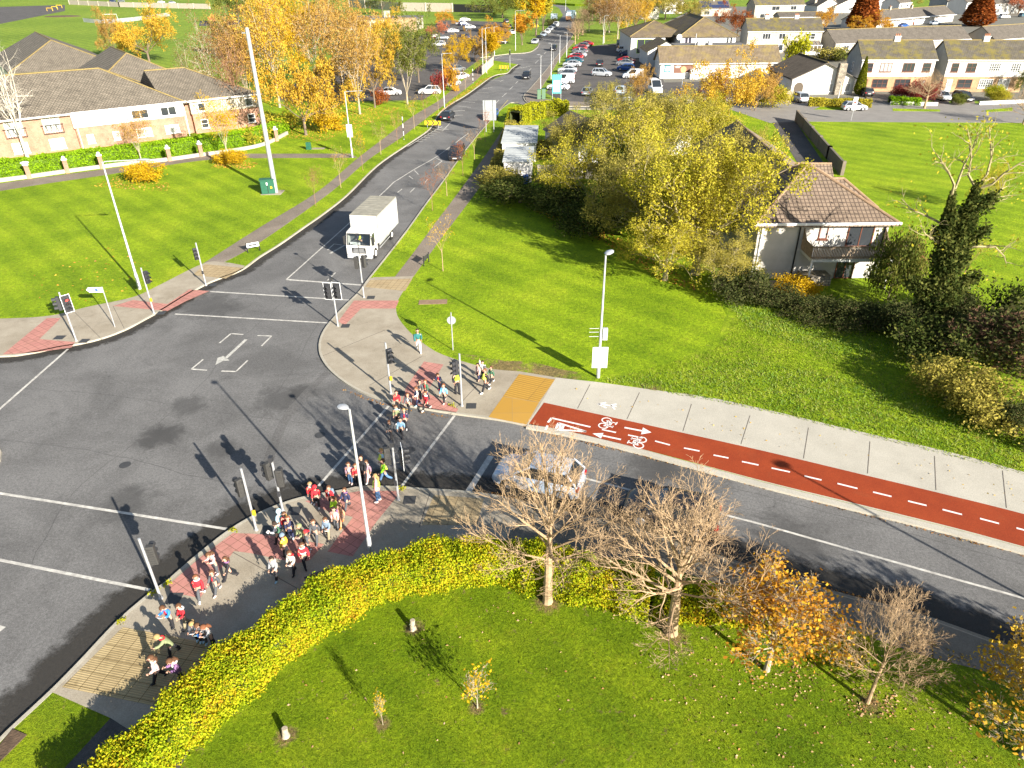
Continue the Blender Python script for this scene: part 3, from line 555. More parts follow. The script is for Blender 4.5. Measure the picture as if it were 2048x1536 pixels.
def hip_roof(root, x0, x1, y0, y1, ze, zr, m, rm, oh=0.35, hx=(1, 1), name='roof', axis='x'):
    """hipped roof; hx says which ends are hipped"""
    if axis == 'y':
        x0, x1, y0, y1 = y0, y1, -x1, -x0
    k = (zr-ze)/((y1-y0)/2); X0, X1, Y0, Y1 = x0-oh, x1+oh, y0-oh, y1+oh; lo = ze-k*oh; h = (Y1-Y0)/2; yc = (y0+y1)/2
    r0, r1 = X0+(h if hx[0] else 0), X1-(h if hx[1] else 0)
    if r0 > r1: r0 = r1 = (r0+r1)/2
    c = [(X0, Y0, lo), (X1, Y0, lo), (X1, Y1, lo), (X0, Y1, lo)]; R0, R1 = (r0, yc, zr), (r1, yc, zr)
    mb = MB(); mb.face([c[0], c[1], R1, R0]); mb.face([c[2], c[3], R0, R1]); mb.face([c[1], c[2], R1]); mb.face([c[3], c[0], R0])
    mb.face([(p[0], p[1], lo-0.12) for p in c][::-1])
    for i in range(4):
        p, q = c[i], c[(i+1) % 4]; mb.face([(p[0], p[1], lo-0.12), (q[0], q[1], lo-0.12), q, p])
    T = Matrix.Rotation(math.pi/2, 4, 'Z')
    if axis == 'y': mb.xf(T)
    o = mb.build(name, m, root, uv=True)
    r = MB().tube(R0, R1, 0.13, n=6)
    for a, b, f in ((c[0], R0, hx[0]), (c[3], R0, hx[0]), (c[1], R1, hx[1]), (c[2], R1, hx[1])):
        if f: r.tube((a[0], a[1], a[2]+0.03), b, 0.12, n=6)
    if axis == 'y': r.xf(T)
    r.build('ridge', rm, o); return o
def gable_walls(root, wd, dp, ze, zr, m, axis='x', name='wall', x0=0.0, y0=0.0):
    mb = MB(); X, Y = x0+wd, y0+dp
    if axis == 'x':
        yc = y0+dp/2
        mb.face([(x0, y0, 0), (X, y0, 0), (X, y0, ze), (x0, y0, ze)]); mb.face([(X, Y, 0), (x0, Y, 0), (x0, Y, ze), (X, Y, ze)])
        mb.face([(x0, Y, 0), (x0, y0, 0), (x0, y0, ze), (x0, yc, zr), (x0, Y, ze)]); mb.face([(X, y0, 0), (X, Y, 0), (X, Y, ze), (X, yc, zr), (X, y0, ze)])
    else:
        xc = x0+wd/2
        mb.face([(x0, y0, 0), (X, y0, 0), (X, y0, ze), (xc, y0, zr), (x0, y0, ze)]); mb.face([(X, Y, 0), (x0, Y, 0), (x0, Y, ze), (xc, Y, zr), (X, Y, ze)])
        mb.face([(x0, Y, 0), (x0, y0, 0), (x0, y0, ze), (x0, Y, ze)]); mb.face([(X, y0, 0), (X, Y, 0), (X, Y, ze), (X, y0, ze)])
    return mb.build(name, m, root, uv=True)
def chimney(roof, x, y, z0, z1, wx, wy, m, pots=2):
    c = MB().box(x-wx/2, x+wx/2, y-wy/2, y+wy/2, z0, z1).box(x-wx/2-.07, x+wx/2+.07, y-wy/2-.07, y+wy/2+.07, z1-0.003, z1+0.14).build('chimney', m, roof, uv=True, fix=False)
    for i in range(pots):
        px_ = x+(i-(pots-1)/2)*wx/max(1, pots)
        MB().path([(px_, y, z1+0.14), (px_, y, z1+0.45), (px_, y, z1+0.55)], [0.12, 0.10, 0.13], 8).build('chimney_pot', MT['terracotta'], c)
def place(eL, eR, ze, ang=None):
    A, B = G(*eL, ze), G(*eR, ze); a = math.atan2(B.y-A.y, B.x-A.x) if ang is None else math.radians(ang)
    return Vector((A.x, A.y, 0)), a, (B-A).length
def gutter(root, x0, x1, y, z, m=None):
    MB().box(x0, x1, y-0.12, y+0.02, z-0.16, z+0.02).build('gutter', m or MT['fascia'], root)
def semi(name, label, eL, eR, ze, zr, dp, ups, lows, ang=None, roofm='tile_moss', wall='render', side='render_grey', brick=None, chims=(0.5,), group=None, doors=(), bh=2.75, oh=0.25):
    loc, a, wd = place(eL, eR, ze, ang); t = thing(name, label, 'house', loc, a, group)
    gable_walls(t, wd, dp, ze, zr, MT[side])
    f = MB(); f.box(-0.0, wd, -0.045, -0.003, bh if brick else 0, ze-0.02); f.build('front_wall', MT[wall], t)
    if brick: MB().box(0, wd, -0.075, -0.003, 0, bh-0.004).build('brick_facing', MT[brick], t, uv=True)
    rf = gable_roof(t, 0, wd, 0, dp, ze, zr, MT[roofm], MT['ridge'], oh)
    gutter(t, -oh, wd+oh, -oh, ze-0.12)
    for fx in chims: chimney(rf, wd*fx, dp*0.5, zr-0.9, zr+0.75, 1.1, 0.7, MT['render'], 3)
    M = wface('front', wd, dp)
    for (u0, u1, z0, z1, fm, bars, pn) in ups: window(t, wd*u0, wd*u1, z0, z1, MT[fm], MT[pn], bars, M, y0=0.05)
    for (u0, u1, z0, z1, fm, bars, pn) in lows: window(t, wd*u0, wd*u1, z0, z1, MT[fm], MT[pn], bars, M, y0=0.08)
    for (u0, u1, z1, dm) in doors: door(t, wd*u0, wd*u1, z1, MT[dm], Matrix.Translation((0, -0.09, 0)) @ M)
    return t, wd, dp
B_ = 'wood_brown'; U_ = 'upvc'
h1, w1, d1 = semi('semi_detached_house', 'white and brick house with brown window frames and mossy roof, beside the tall cypress', (1726, 118), (1874, 118), 5.9, 8.7, 8.0,
     [(.06, .16, 3.6, 5.2, B_, (0, 1), 'glass'), (.26, .42, 3.6, 5.2, B_, (2, 0), 'curtain'), (.57, .73, 3.6, 5.2, B_, (2, 0), 'glass'), (.84, .95, 3.6, 5.2, B_, (0, 1), 'glass')],
     [(.20, .41, .75, 2.3, B_, (2, 1), 'glass'), (.51, .72, .75, 2.3, B_, (2, 1), 'glass')], -3.5, brick='brick_buff', doors=((.04, .13, 2.3, B_), (.86, .93, 2.2, B_)), chims=(.52,))
window(h1, 3.2, 3.9, 3.2, 5.0, MT['upvc'], MT['glass'], (0, 1), wface('left', w1, d1))
h2, w2, d2 = semi('semi_detached_house', 'white and brick house with lattice white windows and glazed porch, at the right edge', (1898, 118), (2062, 119), 5.9, 8.7, 8.0,
     [(.06, .15, 3.6, 5.2, B_, (0, 1), 'glass'), (.25, .37, 3.6, 5.2, B_, (1, 1), 'glass'), (.53, .67, 3.6, 5.2, U_, (4, 4), 'glass'), (.80, .92, 3.6, 5.2, U_, (3, 4), 'glass')],
     [(.19, .37, .75, 2.3, B_, (1, 1), 'glass'), (.46, .63, .75, 2.3, U_, (5, 4), 'glass'), (.70, .84, .1, 2.4, U_, (2, 0), 'curtain')], -5.5, brick='brick_buff', doors=((.05, .12, 2.3, U_),), chims=(.52,))
h4, w4, d4 = semi('semi_detached_house', 'cream two-storey house with two grey chimneys and a lean-to glass conservatory', (1497, 62), (1648, 62), 5.6, 8.3, 8.5,
     [(.20, .31, 3.5, 5.0, U_, (2, 0), 'glass'), (.42, .51, 3.5, 5.0, U_, (1, 0), 'glass'), (.55, .66, 3.5, 5.0, U_, (2, 0), 'curtain'), (.79, .91, 3.5, 5.0, U_, (1, 1), 'glass')],
     [(.10, .25, .6, 2.2, U_, (1, 0), 'glass'), (.38, .5, .6, 2.2, U_, (1, 0), 'glass')], -3.0, 'tile_moss', 'render_cream', 'render_grey', None, (.28, .68))
# conservatory
cv = MB(); cv.box(w4*.66, w4*.97, -3.2, -0.06, 0, 0.7).build('conservatory_base', MT['upvc'], h4)
cv = MB()
for i in range(7):
    x = w4*.66+i*w4*.31/6; cv.box(x-.06, x+.06, -3.2, -3.08, 0.7, 2.2)
    cv.path([(x, -3.3, 2.25), (x, -0.06, 3.2)], 0.07, 4)
cv.box(w4*.65, w4*.98, -3.3, -3.16, 2.15, 2.3); cv.build('conservatory_frame', MT['upvc'], h4)
MB().face([(w4*.66, -3.14, .7), (w4*.97, -3.14, .7), (w4*.97, -3.14, 2.2), (w4*.66, -3.14, 2.2)]).face([(w4*.66, -3.2, 2.2), (w4*.97, -3.2, 2.2), (w4*.97, -.06, 3.13), (w4*.66, -.06, 3.13)]).build('conservatory_glazing', mat('tinted_glazing', (0.12, 0.10, 0.08), 0.2, spec=0.7), h4)
# stone-chimney bungalow, gable to the street
loc, a, wd = place((1586, 157), (1704, 157), 2.9, 0); bg = thing('bungalow', 'white bungalow with gable to street and tall rubble-stone front chimney', 'house', loc, a)
wd = 12.0; gable_walls(bg, wd, 15, 2.9, 5.6, MT['render'], 'y')
rf = MB(); zz = lambda x: 2.9+2.7*(1-abs(x-6)/6)
for xa, xb in ((-0.4, 6.0), (6.0, 12.4)):
    za, zb = zz(xa), zz(xb); rf.face([(xa, -.5, za+.12), (xb, -.5, zb+.12), (xb, 15.3, zb+.12), (xa, 15.3, za+.12)]); rf.face([(xa, -.5, za-.06), (xb, -.5, zb-.06), (xb, -.5, zb+.12), (xa, -.5, za+.12)])
    rf.face([(xa, -.5, za-.06), (xa, 15.3, za-.06), (xb, 15.3, zb-.06), (xb, -.5, zb-.06)])
rfo = rf.build('roof', MT['tile_grey'], bg, uv=True)
rb = MB()
for i in range(38):   # raised tile rolls on the shaded slope
    y = -.3+i*.41; rb.path([(-.38, y, zz(-.38)+.15), (5.9, y, zz(5.9)+.15)], 0.05, 4)
rb.build('tile_roll', MT['tile_grey'], rfo); MB().tube((6, -.5, 5.75), (6, 15.3, 5.75), .13).build('ridge', MT['ridge'], rfo)
MB().box(8.2, 9.6, -1.0, -0.01, 0, 5.6).build('stone_chimney', MT['stone'], bg, uv=True)
M = wface('front', wd, 15)
window(bg, 5.3, 6.4, .5, 2.0, MT['upvc'], MT['curtain'], (0, 0), M); window(bg, 6.9, 8.0, .5, 2.0, MT['upvc'], MT['curtain'], (0, 0), M); window(bg, 10.0, 11.4, .5, 2.0, MT['upvc'], MT['curtain'], (0, 0), M)
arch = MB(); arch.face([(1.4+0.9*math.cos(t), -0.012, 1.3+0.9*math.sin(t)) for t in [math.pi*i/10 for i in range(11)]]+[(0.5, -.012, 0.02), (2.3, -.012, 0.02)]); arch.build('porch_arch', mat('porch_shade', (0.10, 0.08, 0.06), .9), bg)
def row(name, label, eL, eR, ze, zr, dp, ang, fronts, roofm='tile_grey', wall='render_cream', chims=(), oh=0.3, ln=None, group=None):
    loc, a, wd = place(eL, eR, ze, ang); wd = ln or wd; t = thing(name, label, 'house', loc, a, group)
    gable_walls(t, wd, dp, ze, zr, MT[wall]); rf = gable_roof(t, 0, wd, 0, dp, ze, zr, MT[roofm], MT['ridge'], oh); gutter(t, -oh, wd+oh, -oh, ze-.1)
    for c in chims: chimney(rf, wd*c, dp*.5, zr-.8, zr+1.0, .7, .9, MT['render_cream'], 1)
    M = wface('front', wd, dp)
    for (x0, x1, z0, z1, kind) in fronts:
        if kind == 'door': door(t, x0*wd, x1*wd, z1, MT['wood_brown'], M)
        else: window(t, x0*wd, x1*wd, z0, z1, MT['upvc'], MT[kind], (1, 0), M)
    return t, wd
row('bungalow_terrace', 'long low grey-roofed bungalow terrace behind the semi-detached houses', (1672, 87), (1940, 77), 2.7, 5.6, 9.5, 13.8, [(.06, .10, .6, 2.1, 'glass'), (.16, .21, .6, 2.1, 'glass'), (.3, .35, .6, 2.1, 'curtain')])
t6, w6 = row('bungalow_terrace', 'grey-roofed bungalow terrace with pale gable, at right edge below the copper tree', (1990, 79), (2110, 68), 2.7, 5.6, 9.5, 24, [(.1, .2, .6, 2.1, 'glass'), (.3, .5, .6, 2.1, 'curtain')])
t7, w7 = row('bungalow_terrace', 'bungalow row with white porches and two thin chimneys near the copper tree', (1730, 42), (1912, 28), 2.7, 5.4, 9.5, 33, [(u+.01, u+.05, .5, 2.1, 'curtain') for u in (.2, .33, .46, .59, .72, .85)]+[(u+.065, u+.085, 0, 2.1, 'door') for u in (.2, .46, .72)], 'tile_grey', 'render', (.36, .6), ln=60)
MB().box(1, 59, -1.6, -.2, 2.5, 2.68).build('porch_canopy', MT['upvc'], t7)
row('two_storey_house', 'cream two-storey house cut by the top edge above the red-brown tree', (1511, 11), (1607, 9), 5.4, 8.6, 8.5, 8, [(.12, .2, 3.4, 5, 'curtain'), (.34, .5, 3.4, 5, 'glass'), (.72, .84, 3.4, 5, 'glass'), (.12, .3, .6, 2.2, 'glass')], 'tile_moss', 'render_cream')
row('low_extension', 'dark flat-pitched extension roof just behind the house with two chimneys', (1560, 34), (1650, 33), 2.6, 4.0, 8, 0, [(.2, .3, .6, 2, 'glass')], 'tile_grey', 'render_cream')
t12, w12 = row('house_with_solar', 'pale house with blue solar panels on its roof, beyond the parade of shops', (1403, 18), (1460, 17), 3.0, 6.0, 9, 5, [(.1, .3, .5, 2.2, 'glass'), (.5, .6, 0, 2.2, 'door')], 'tile_grey', 'render_cream', (.5,))
sp = MB(); kk = 3.0/4.5
for i in range(8):
    for j in range(2):
        if i in (3, 4) and j: continue
        x = .5+i*w12/8.6; y0_, y1_ = .3+j*1.9, 2.0+j*1.9
        sp.face([(x, y0_, 3+kk*y0_+.2), (x+w12/9, y0_, 3+kk*y0_+.2), (x+w12/9, y1_, 3+kk*y1_+.2), (x, y1_, 3+kk*y1_+.2)])
sp.build('solar_panel', mat('solar_cells', (0.03, 0.04, 0.09), 0.2, spec=.7), t12)
for nm, lb, px, py, wdh in (('gable_house', 'white gabled house front between thin chimneys, left of the red-leaved tree', 1668, 26, 16), ('gable_house', 'white gable with steep dark roof just right of the red-leaved tree', 1735, 20, 15), ('gable_house', 'white gabled house end near the top edge, third from the right', 1633, 26, 12)):
    o = G(px, py); t = thing(nm, lb, 'house', o, math.radians(8)); gable_walls(t, wdh, 14, 3, 6.2, MT['render'], 'y')
    rr = MB(); hw = wdh/2
    for xa, xb, za, zb in ((-.4, hw, 2.85, 6.3), (hw, wdh+.4, 6.3, 2.85)): rr.face([(xa, -.4, za), (xb, -.4, zb), (xb, 14.4, zb), (xa, 14.4, za)]); rr.face([(xa, -.4, za-.2), (xb, -.4, zb-.2), (xb, -.4, zb), (xa, -.4, za)])
    ro = rr.build('roof', MT['tile_grey'], t, uv=True); chimney(ro, hw*.3, 6, 3.6, 7.2, 1.0, 1.0, MT['render_cream'], 1); window(t, hw-.8, hw+.8, .8, 2.3, MT['upvc'], MT['glass'], (1, 0), wface('front', wdh, 14))
for lb, px, py in (('grey-clad terrace in shadow behind the copper tree', 1890, 24), ('grey-clad terrace at the top right corner behind the pink tree', 1985, 30)):
    t = thing('shaded_terrace', lb, 'house', G(px, py), math.radians(30)); gable_walls(t, 38, 9, 4.6, 7.0, MT['render_grey']); gable_roof(t, 0, 38, 0, 9, 4.6, 7.0, MT['tile_grey'], MT['ridge'])
    M = wface('front', 38, 9)
    for i in range(6): window(t, 2+i*6, 4.4+i*6, .6, 2.4, MT['upvc'], MT['glass'], (2, 0), M); window(t, 2.3+i*6, 4.1+i*6, 3.1, 4.3, MT['upvc'], MT['glass'], (1, 0), M)
for lb, px, py, an in (('small white house peeping above the top edge left of the brown tree', 1330, 5, 10), ('white house end far back beyond the bare roadside trees', 1280, 14, 0), ('pale house far back above the bungalow terrace ridge', 1800, 6, 30), ('pale house at the far top right above the shaded terraces', 1935, 5, 30)):
    row('distant_house', lb, (px, py), (px+40, py), 4.8, 7.6, 9, an, [(.1, .25, 3, 4.2, 'glass'), (.6, .8, 3, 4.2, 'glass'), (.1, .3, .6, 2, 'glass')], 'tile_grey', 'render', (.4,))
# ---- shop parade
sh = thing('shop_parade', 'white low shop building with tan pantile roofs and poster wall by the car park', 'shop', Vector((33.4, 170.4, 0)), 0.0)
gable_walls(sh, 26, 7, 3.3, 6.1, MT['render']); gable_roof(sh, 0, 26, 0, 7, 3.3, 6.1, MT['tile_shop'], MT['ridge'], .4); gutter(sh, -.4, 26.4, -.4, 3.1)
MB().box(3, 26, 7.02, 31, 0, 4.3).build('flat_roof', MT['lead'], sh)
MB().box(10.8, 25, 32, 52, 0, 6.0).build('upper_wall', MT['render'], sh); hip_roof(sh, 10.8, 25, 32, 62, 6.0, 9.6, MT['tile_shop'], MT['ridge'], .6, axis='y')
MB().box(-1.0, 8, 38, 60, 0, 5.4).build('side_wall', MT['render'], sh); hip_roof(sh, -1.0, 14, 38, 58, 5.4, 8.4, MT['tile_shop'], MT['ridge'], .5)
M2 = Matrix.Translation((0, 38, 0)) @ wface('front', 10, 10)
window(sh, 0.6, 4.6, 1.2, 4.6, mat('lime_frame', (0.35, 0.62, 0.03), .5), MT['glass'], (1, 0), M2, sill=False)
M3 = Matrix.Translation((0, 32, 0)) @ wface('front', 10, 10)
pf = mat('purple_frame', (0.09, 0.04, 0.16), .5)
for x in (12.0, 12.9, 22.6, 23.5): window(sh, x, x+.65, 3.9, 5.4, pf if x < 20 else MT['upvc'], MT['glass'], (0, 0), M3, sill=False)
gable_walls(sh, 9, 12, 3.4, 5.6, MT['render'], 'y', 'link_wall', 0.5, 20.0); 
lk = MB()
for xa, xb, za, zb in ((0.1, 5, 3.3, 5.7), (5, 9.9, 5.7, 3.3)): lk.face([(xa, 19.6, za), (xb, 19.6, zb), (xb, 32, zb), (xa, 32, za)])
lk.build('link_roof', MT['tile_shop'], sh, uv=True)
for i, x in enumerate((13.4, 14.5, 16.4)): MB().box(x, x+.9, 24+i*.6, 25.2+i*.6, 4.31, 5.2).build('roof_vent', MT['galv'], sh, bevel=.05)
MB().tube((12.8, 24, 4.3), (12.8, 24, 7.0), .1).build('flue', MT['galv'], sh)
MB().sph((10.2, 31.2, 5.6), (.7, .15, .7), 12, 8).build('satellite_dish', MT['upvc'], sh)
MB().box(.9, 2.2, -.06, -.003, 1.35, 2.75).build('teal_poster', mat('teal_poster', (0.03, 0.22, 0.26), .5), sh); MB().box(1.15, 1.95, -.075, -.062, 1.55, 2.55).build('poster_motif', MT['upvc'], sh)
bp_ = MB().box(3.0, 7.4, -.06, -.003, 1.15, 2.85).build('brown_poster', mat('brown_poster', (0.16, 0.075, 0.05), .5), sh)
MB().path([(5.1, -.064, 1.85), (5.1, -.085, 1.85)], .65, 16).build('poster_disc', mat('orange_disc', (0.75, 0.32, 0.14), .5), bp_)
MB().box(3.3, 4.5, -.075, -.062, 2.45, 2.6).box(3.3, 4.2, -.075, -.062, 2.2, 2.3).build('poster_lettering', MT['upvc'], bp_)
MB().box(6.5, 8.3, -1.2, -.003, 0, 2.0).build('white_cabinet', MT['upvc'], sh, bevel=.04)
# ---- apartment block
ap = thing('apartment_block', 'brick and white apartment block with juliet balconies behind the clipped hedge', 'apartments', G(140, 226, 5.0)-Vector((0, 0, 5)), math.radians(36))
MB().box(-22, 0, 0, 17, 0, 5.0).build('wall', MT['brick'], ap, uv=True)
MB().box(0.004, 14.6, -.55, 17.002, 0, 3.05).build('wall', MT['brick'], ap, uv=True); MB().box(-.15, 14.75, -.7, 17.1, 3.05, 5.0).build('upper_wall', MT['render'], ap)
MB().box(15.0, 16.2, 1.2, 17, 0, 5.0).build('wall', MT['brick'], ap, uv=True); MB().box(16.2, 27, .3, 16.9, 0, 3.0).build('wall', MT['brick'], ap, uv=True); MB().box(16.1, 27.1, .2, 17.05, 3.0, 5.0).build('upper_wall', MT['render_cream'], ap)
hip_roof(ap, -22, 15.2, 0, 17.6, 5.05, 9.45, MT['tile_apt'], MT['ridge'], .45, (0, 1)); hip_roof(ap, 13, 27, .4, 17.4, 5.02, 8.6, MT['tile_apt'], MT['ridge'], .45, (0, 1), 'roof')
gutter(ap, -22, 0.2, -.45, 5.0); gutter(ap, 0, 15.5, -.75, 5.12); gutter(ap, 15.6, 27.4, -.1, 4.95)
iv = ap.matrix_basis if False else (Matrix.Translation(ap.location) @ Matrix.Rotation(ap.rotation_euler.z, 4, 'Z')).inverted()
for (q, hw, ln) in (((102, 80), 9.5, 26), ((253, 106), 8.5, 14)):
    c = iv @ G(*q, 9.4); MB().box(c.x-hw, c.x+hw, c.y-hw, c.y+ln, 0, 5.0).build('rear_wing', MT['render'], ap); hip_roof(ap, c.x-hw, c.x+hw, c.y-hw, c.y+ln, 5.0, 9.4, MT['tile_apt'], MT['ridge'], .45, (1, 0), 'rear_roof', 'y')
M = wface('front', 10, 10)
def juliet(x):
    window(ap, x, x+2.1, 2.75, 4.75, MT['upvc'], MT['curtain'], (1, 1), M, sill=False)
    r = MB(); r.box(x-.35, x+2.45, -.34, -.30, 3.75, 3.81); r.box(x-.2, x+2.3, -.34, -.30, 2.62, 2.68)
    for i in range(9): r.tube((x-.2+i*2.5/8, -.32, 2.65), (x-.2+i*2.5/8+(.14 if i % 2 else -.14 if 0 < i < 8 else 0), -.32, 3.78), .022, n=4)
    for xx in (x-.2, x+2.3): r.box(xx-.03, xx+.03, -.32, -.002, 2.62, 2.67); r.box(xx-.03, xx+.03, -.32, -.002, 3.74, 3.8)
    r.build('juliet_balcony', MT['black'], ap)
for x in (-12.8, -8.2, -3.7): juliet(x); window(ap, x+.1, x+2.0, .5, 1.9, MT['upvc'], MT['curtain'], (1, 0), M, y0=.01)
for x, wd in ((1.0, 1.1), (4.4, 1.1), (7.6, 2.3), (11.6, 2.2)):
    window(ap, x, x+wd, 3.35, 4.6, MT['upvc'], MT['glass' if wd > 2 else 'curtain'], (1 if wd > 2 else 0, 0), M, y0=.72); window(ap, x+.1, x+wd-.1, .8, 2.0, MT['upvc'], MT['curtain'], (1 if wd > 2 else 0, 0), M, y0=.57)
for x in (17.2, 24.5): window(ap, x, x+1.1, 3.3, 4.5, MT['upvc'], MT['glass'], (0, 0), M, y0=-.17); window(ap, x, x+1.1, .8, 2.1, MT['upvc'], MT['glass'], (0, 1), M, y0=-.28)
for x, y in ((.25, -.78), (14.9, -.78), (15.4, 1.1)): MB().tube((x, y, 0), (x, y, 4.9), .05).build('downpipe', MT['upvc'], ap)
# ---- brown-roofed house with the balcony
br = thing('balcony_house', 'pale house with brown pantile roof and slatted timber balcony among the trees', 'house', Vector((19.8, 55.0, 0)), 0.0)
MB().box(0, 10.4, 0, 11, 0, 5.15).build('wall', mat('grey_white_dash', (0.46, 0.44, 0.40), .95, .12, .9, .5, 22), br)
hip_roof(br, 0, 10.4, 0, 11, 5.15, 8.1, MT['tile_brown'], MT['ridge_brown'], .6); hip_roof(br, 7.0, 10.9, 4.5, 8.5, 5.0, 6.6, MT['tile_brown'], MT['ridge_brown'], .4, (0, 1), 'side_roof')
gutter(br, -.6, 11, -.55, 5.0)
M = wface('front', 10, 10)
window(br, 4.9, 5.6, 3.5, 4.75, MT['wood_brown'], MT['curtain'], (0, 0), M)
window(br, 7.2, 9.3, 2.85, 4.85, MT['wood_brown'], MT['glass'], (1, 0), M, sill=False); window(br, 6.9, 8.4, .1, 2.1, MT['wood_brown'], MT['glass'], (1, 0), M, sill=False)
tim = mat('weathered_slats', (0.26, 0.19, 0.125), .9, .3, 5.0)
MB().box(3.7, 10.2, -2.4, -.003, 2.45, 2.7).build('balcony_deck', mat('grey_deck_edge', (0.50, 0.50, 0.46), .8, .1, 3), br)
sl_ = MB()
for i in range(54): x = 3.72+i*.12; sl_.box(x, x+.075, -2.46, -2.42, 2.72, 3.72)
sl_.box(3.66, 10.22, -2.42, -2.36, 3.62, 3.74); sl_.box(3.66, 10.22, -2.41, -2.37, 2.8, 2.9)
for xx in (3.68, 10.16):
    for i in range(16): y = -2.3+i*.145; sl_.box(xx-.02, xx+.02, y, y+.11, 2.72, 3.72+(max(0, (i-9)*.12) if i > 9 else 0))
sl_.build('balcony_railing', tim, br)
for x in (3.8, 10.05): MB().box(x-.06, x+.06, -2.35, -2.23, 0, 2.44).build('balcony_post', MT['fascia'], br)
for x, y in ((3.3, -.1), (10.1, -.06), (.3, -.06)): MB().tube((x, y, .1), (x, y, 4.95), .06).build('downpipe', MT['black'] if x > 2 else MT['upvc'], br)
MB().box(3.75, 6.0, -1.6, -.2, 0, .9).build('planter', MT['stone'], br, uv=True)
MB().box(-.4, 3.6, -3.6, -.4, .0, .13).build('patio', MT['concrete'], br)
# second brown house behind, ridge running away
R0, R1 = G(1578, 333, 7.6), G(1474, 243, 7.6); an = math.atan2(R1.y-R0.y, R1.x-R0.x)-math.pi/2; ln = (R1-R0).length
b2 = thing('brown_roofed_house', 'house with long bare brown tile slope behind the balcony house, half hidden by trees', 'house', (R0.x, R0.y, 0), an)
gable_walls(b2, 9, ln, 4.9, 7.5, MT['render'], 'y', 'wall', -4.5, 0)
rr = MB()
for xa, xb, za, zb in ((-5, 0, 4.75, 7.6), (0, 5, 7.6, 4.75)): rr.face([(xa, -.3, za), (xb, -.3, zb), (xb, ln+.3, zb), (xa, ln+.3, za)]); rr.face([(xa, -.3, za-.18), (xb, -.3, zb-.18), (xb, -.3, zb), (xa, -.3, za)])
ro = rr.build('roof', mat('weathered_brown_tile', (0.20, 0.155, 0.105), .9, .18, 1.5, .4, 8), b2); MB().tube((0, -.3, 7.62), (0, ln+.3, 7.62), .14).build('ridge', MT['ridge_brown'], ro)
gable_roof(b2, 3.2, 7.2, ln*.42, ln*.42+3.5, 4.0, 5.3, MT['tile_brown'], MT['ridge_brown'], .2, name='porch_roof')
hip_roof(b2, -9.5, -3.5, 2, 8, 4.7, 6.6, MT['tile_brown'], MT['ridge_brown'], .3, (1, 0), 'side_roof')
# white bungalow behind the trees, sheds
wb = thing('white_bungalow', 'white gabled bungalow glimpsed behind the large green-gold trees', 'house', G(1158, 290, 3)-Vector((0, 0, 3)), math.radians(20))
gable_walls(wb, 7.5, 11, 3.0, 5.0, MT['render'], 'y'); rr = MB()
for xa, xb, za, zb in ((-.4, 3.75, 2.85, 5.1), (3.75, 7.9, 5.1, 2.85)): rr.face([(xa, -.3, za), (xb, -.3, zb), (xb, 11.3, zb), (xa, 11.3, za)])
rr.build('roof', MT['tile_grey'], wb, uv=True); window(wb, 1.2, 2.6, .8, 2.2, MT['upvc'], MT['glass'], (1, 0), wface('front', 7.5, 11)); window(wb, 4.6, 6.2, .8, 2.2, MT['upvc'], MT['glass'], (1, 0), wface('front', 7.5, 11))
MB().box(7.5, 17, 1, 10, 0, 2.9).build('side_wall', MT['render'], wb); gable_roof(wb, 7.5, 17.3, 1, 10, 2.9, 4.8, MT['tile_grey'], MT['ridge'], .3, name='side_roof')
tin = mat('grey_sheet_roof', (0.36, 0.38, 0.38), .6, .1, 1.5)
def shed(lab, o, rz, wx, dy, z0, z1, ribm, gapx):
    t = thing('garden_shed', lab, 'shed', o, rz); b = MB(); b.box(0, wx, 0, dy, 0, z0); b.build('wall', MT['render'], t)
    r = MB(); r.face([(-.15, -.15, z0+.02), (wx+.15, -.15, z0+.02), (wx+.15, dy+.15, z1), (-.15, dy+.15, z1)]); r.face([(-.15, -.15, z0-.1), (wx+.15, -.15, z0-.1), (wx+.15, -.15, z0+.02), (-.15, -.15, z0+.02)])
    r.face([(wx+.15, -.15, z0-.1), (wx+.15, dy+.15, z0-.1), (wx+.15, dy+.15, z1), (wx+.15, -.15, z0+.02)]); r.face([(-.15, dy+.15, z0-.1), (-.15, -.15, z0-.1), (-.15, -.15, z0+.02), (-.15, dy+.15, z1)])
    n = int(dy/.8)
    for i in range(n): y = .2+i*.8; zz_ = z0+.02+(z1-z0)*(y+.15)/(dy+.3); r.box(-.15, wx+.15, y, y+.05, zz_-.005, zz_+.03)
    ro = r.build('roof', tin, t); MB().tube((wx-.25, -.06, 0), (wx-.25, -.06, z0-.1), .05).build('downpipe', MT['galv'], t); return t
shed('white rendered shed with grey sheet roof, blue bin in front', Vector((-.75, 85.4, 0)), math.radians(-3), 3.3, 6.3, 2.6, 2.9, tin, 0)
shed('pale shed with ribbed sheet roof, behind the shed with the bins', Vector((-1.0, 95.4, 0)), math.radians(-3), 4.4, 9.5, 2.6, 2.9, tin, 0)
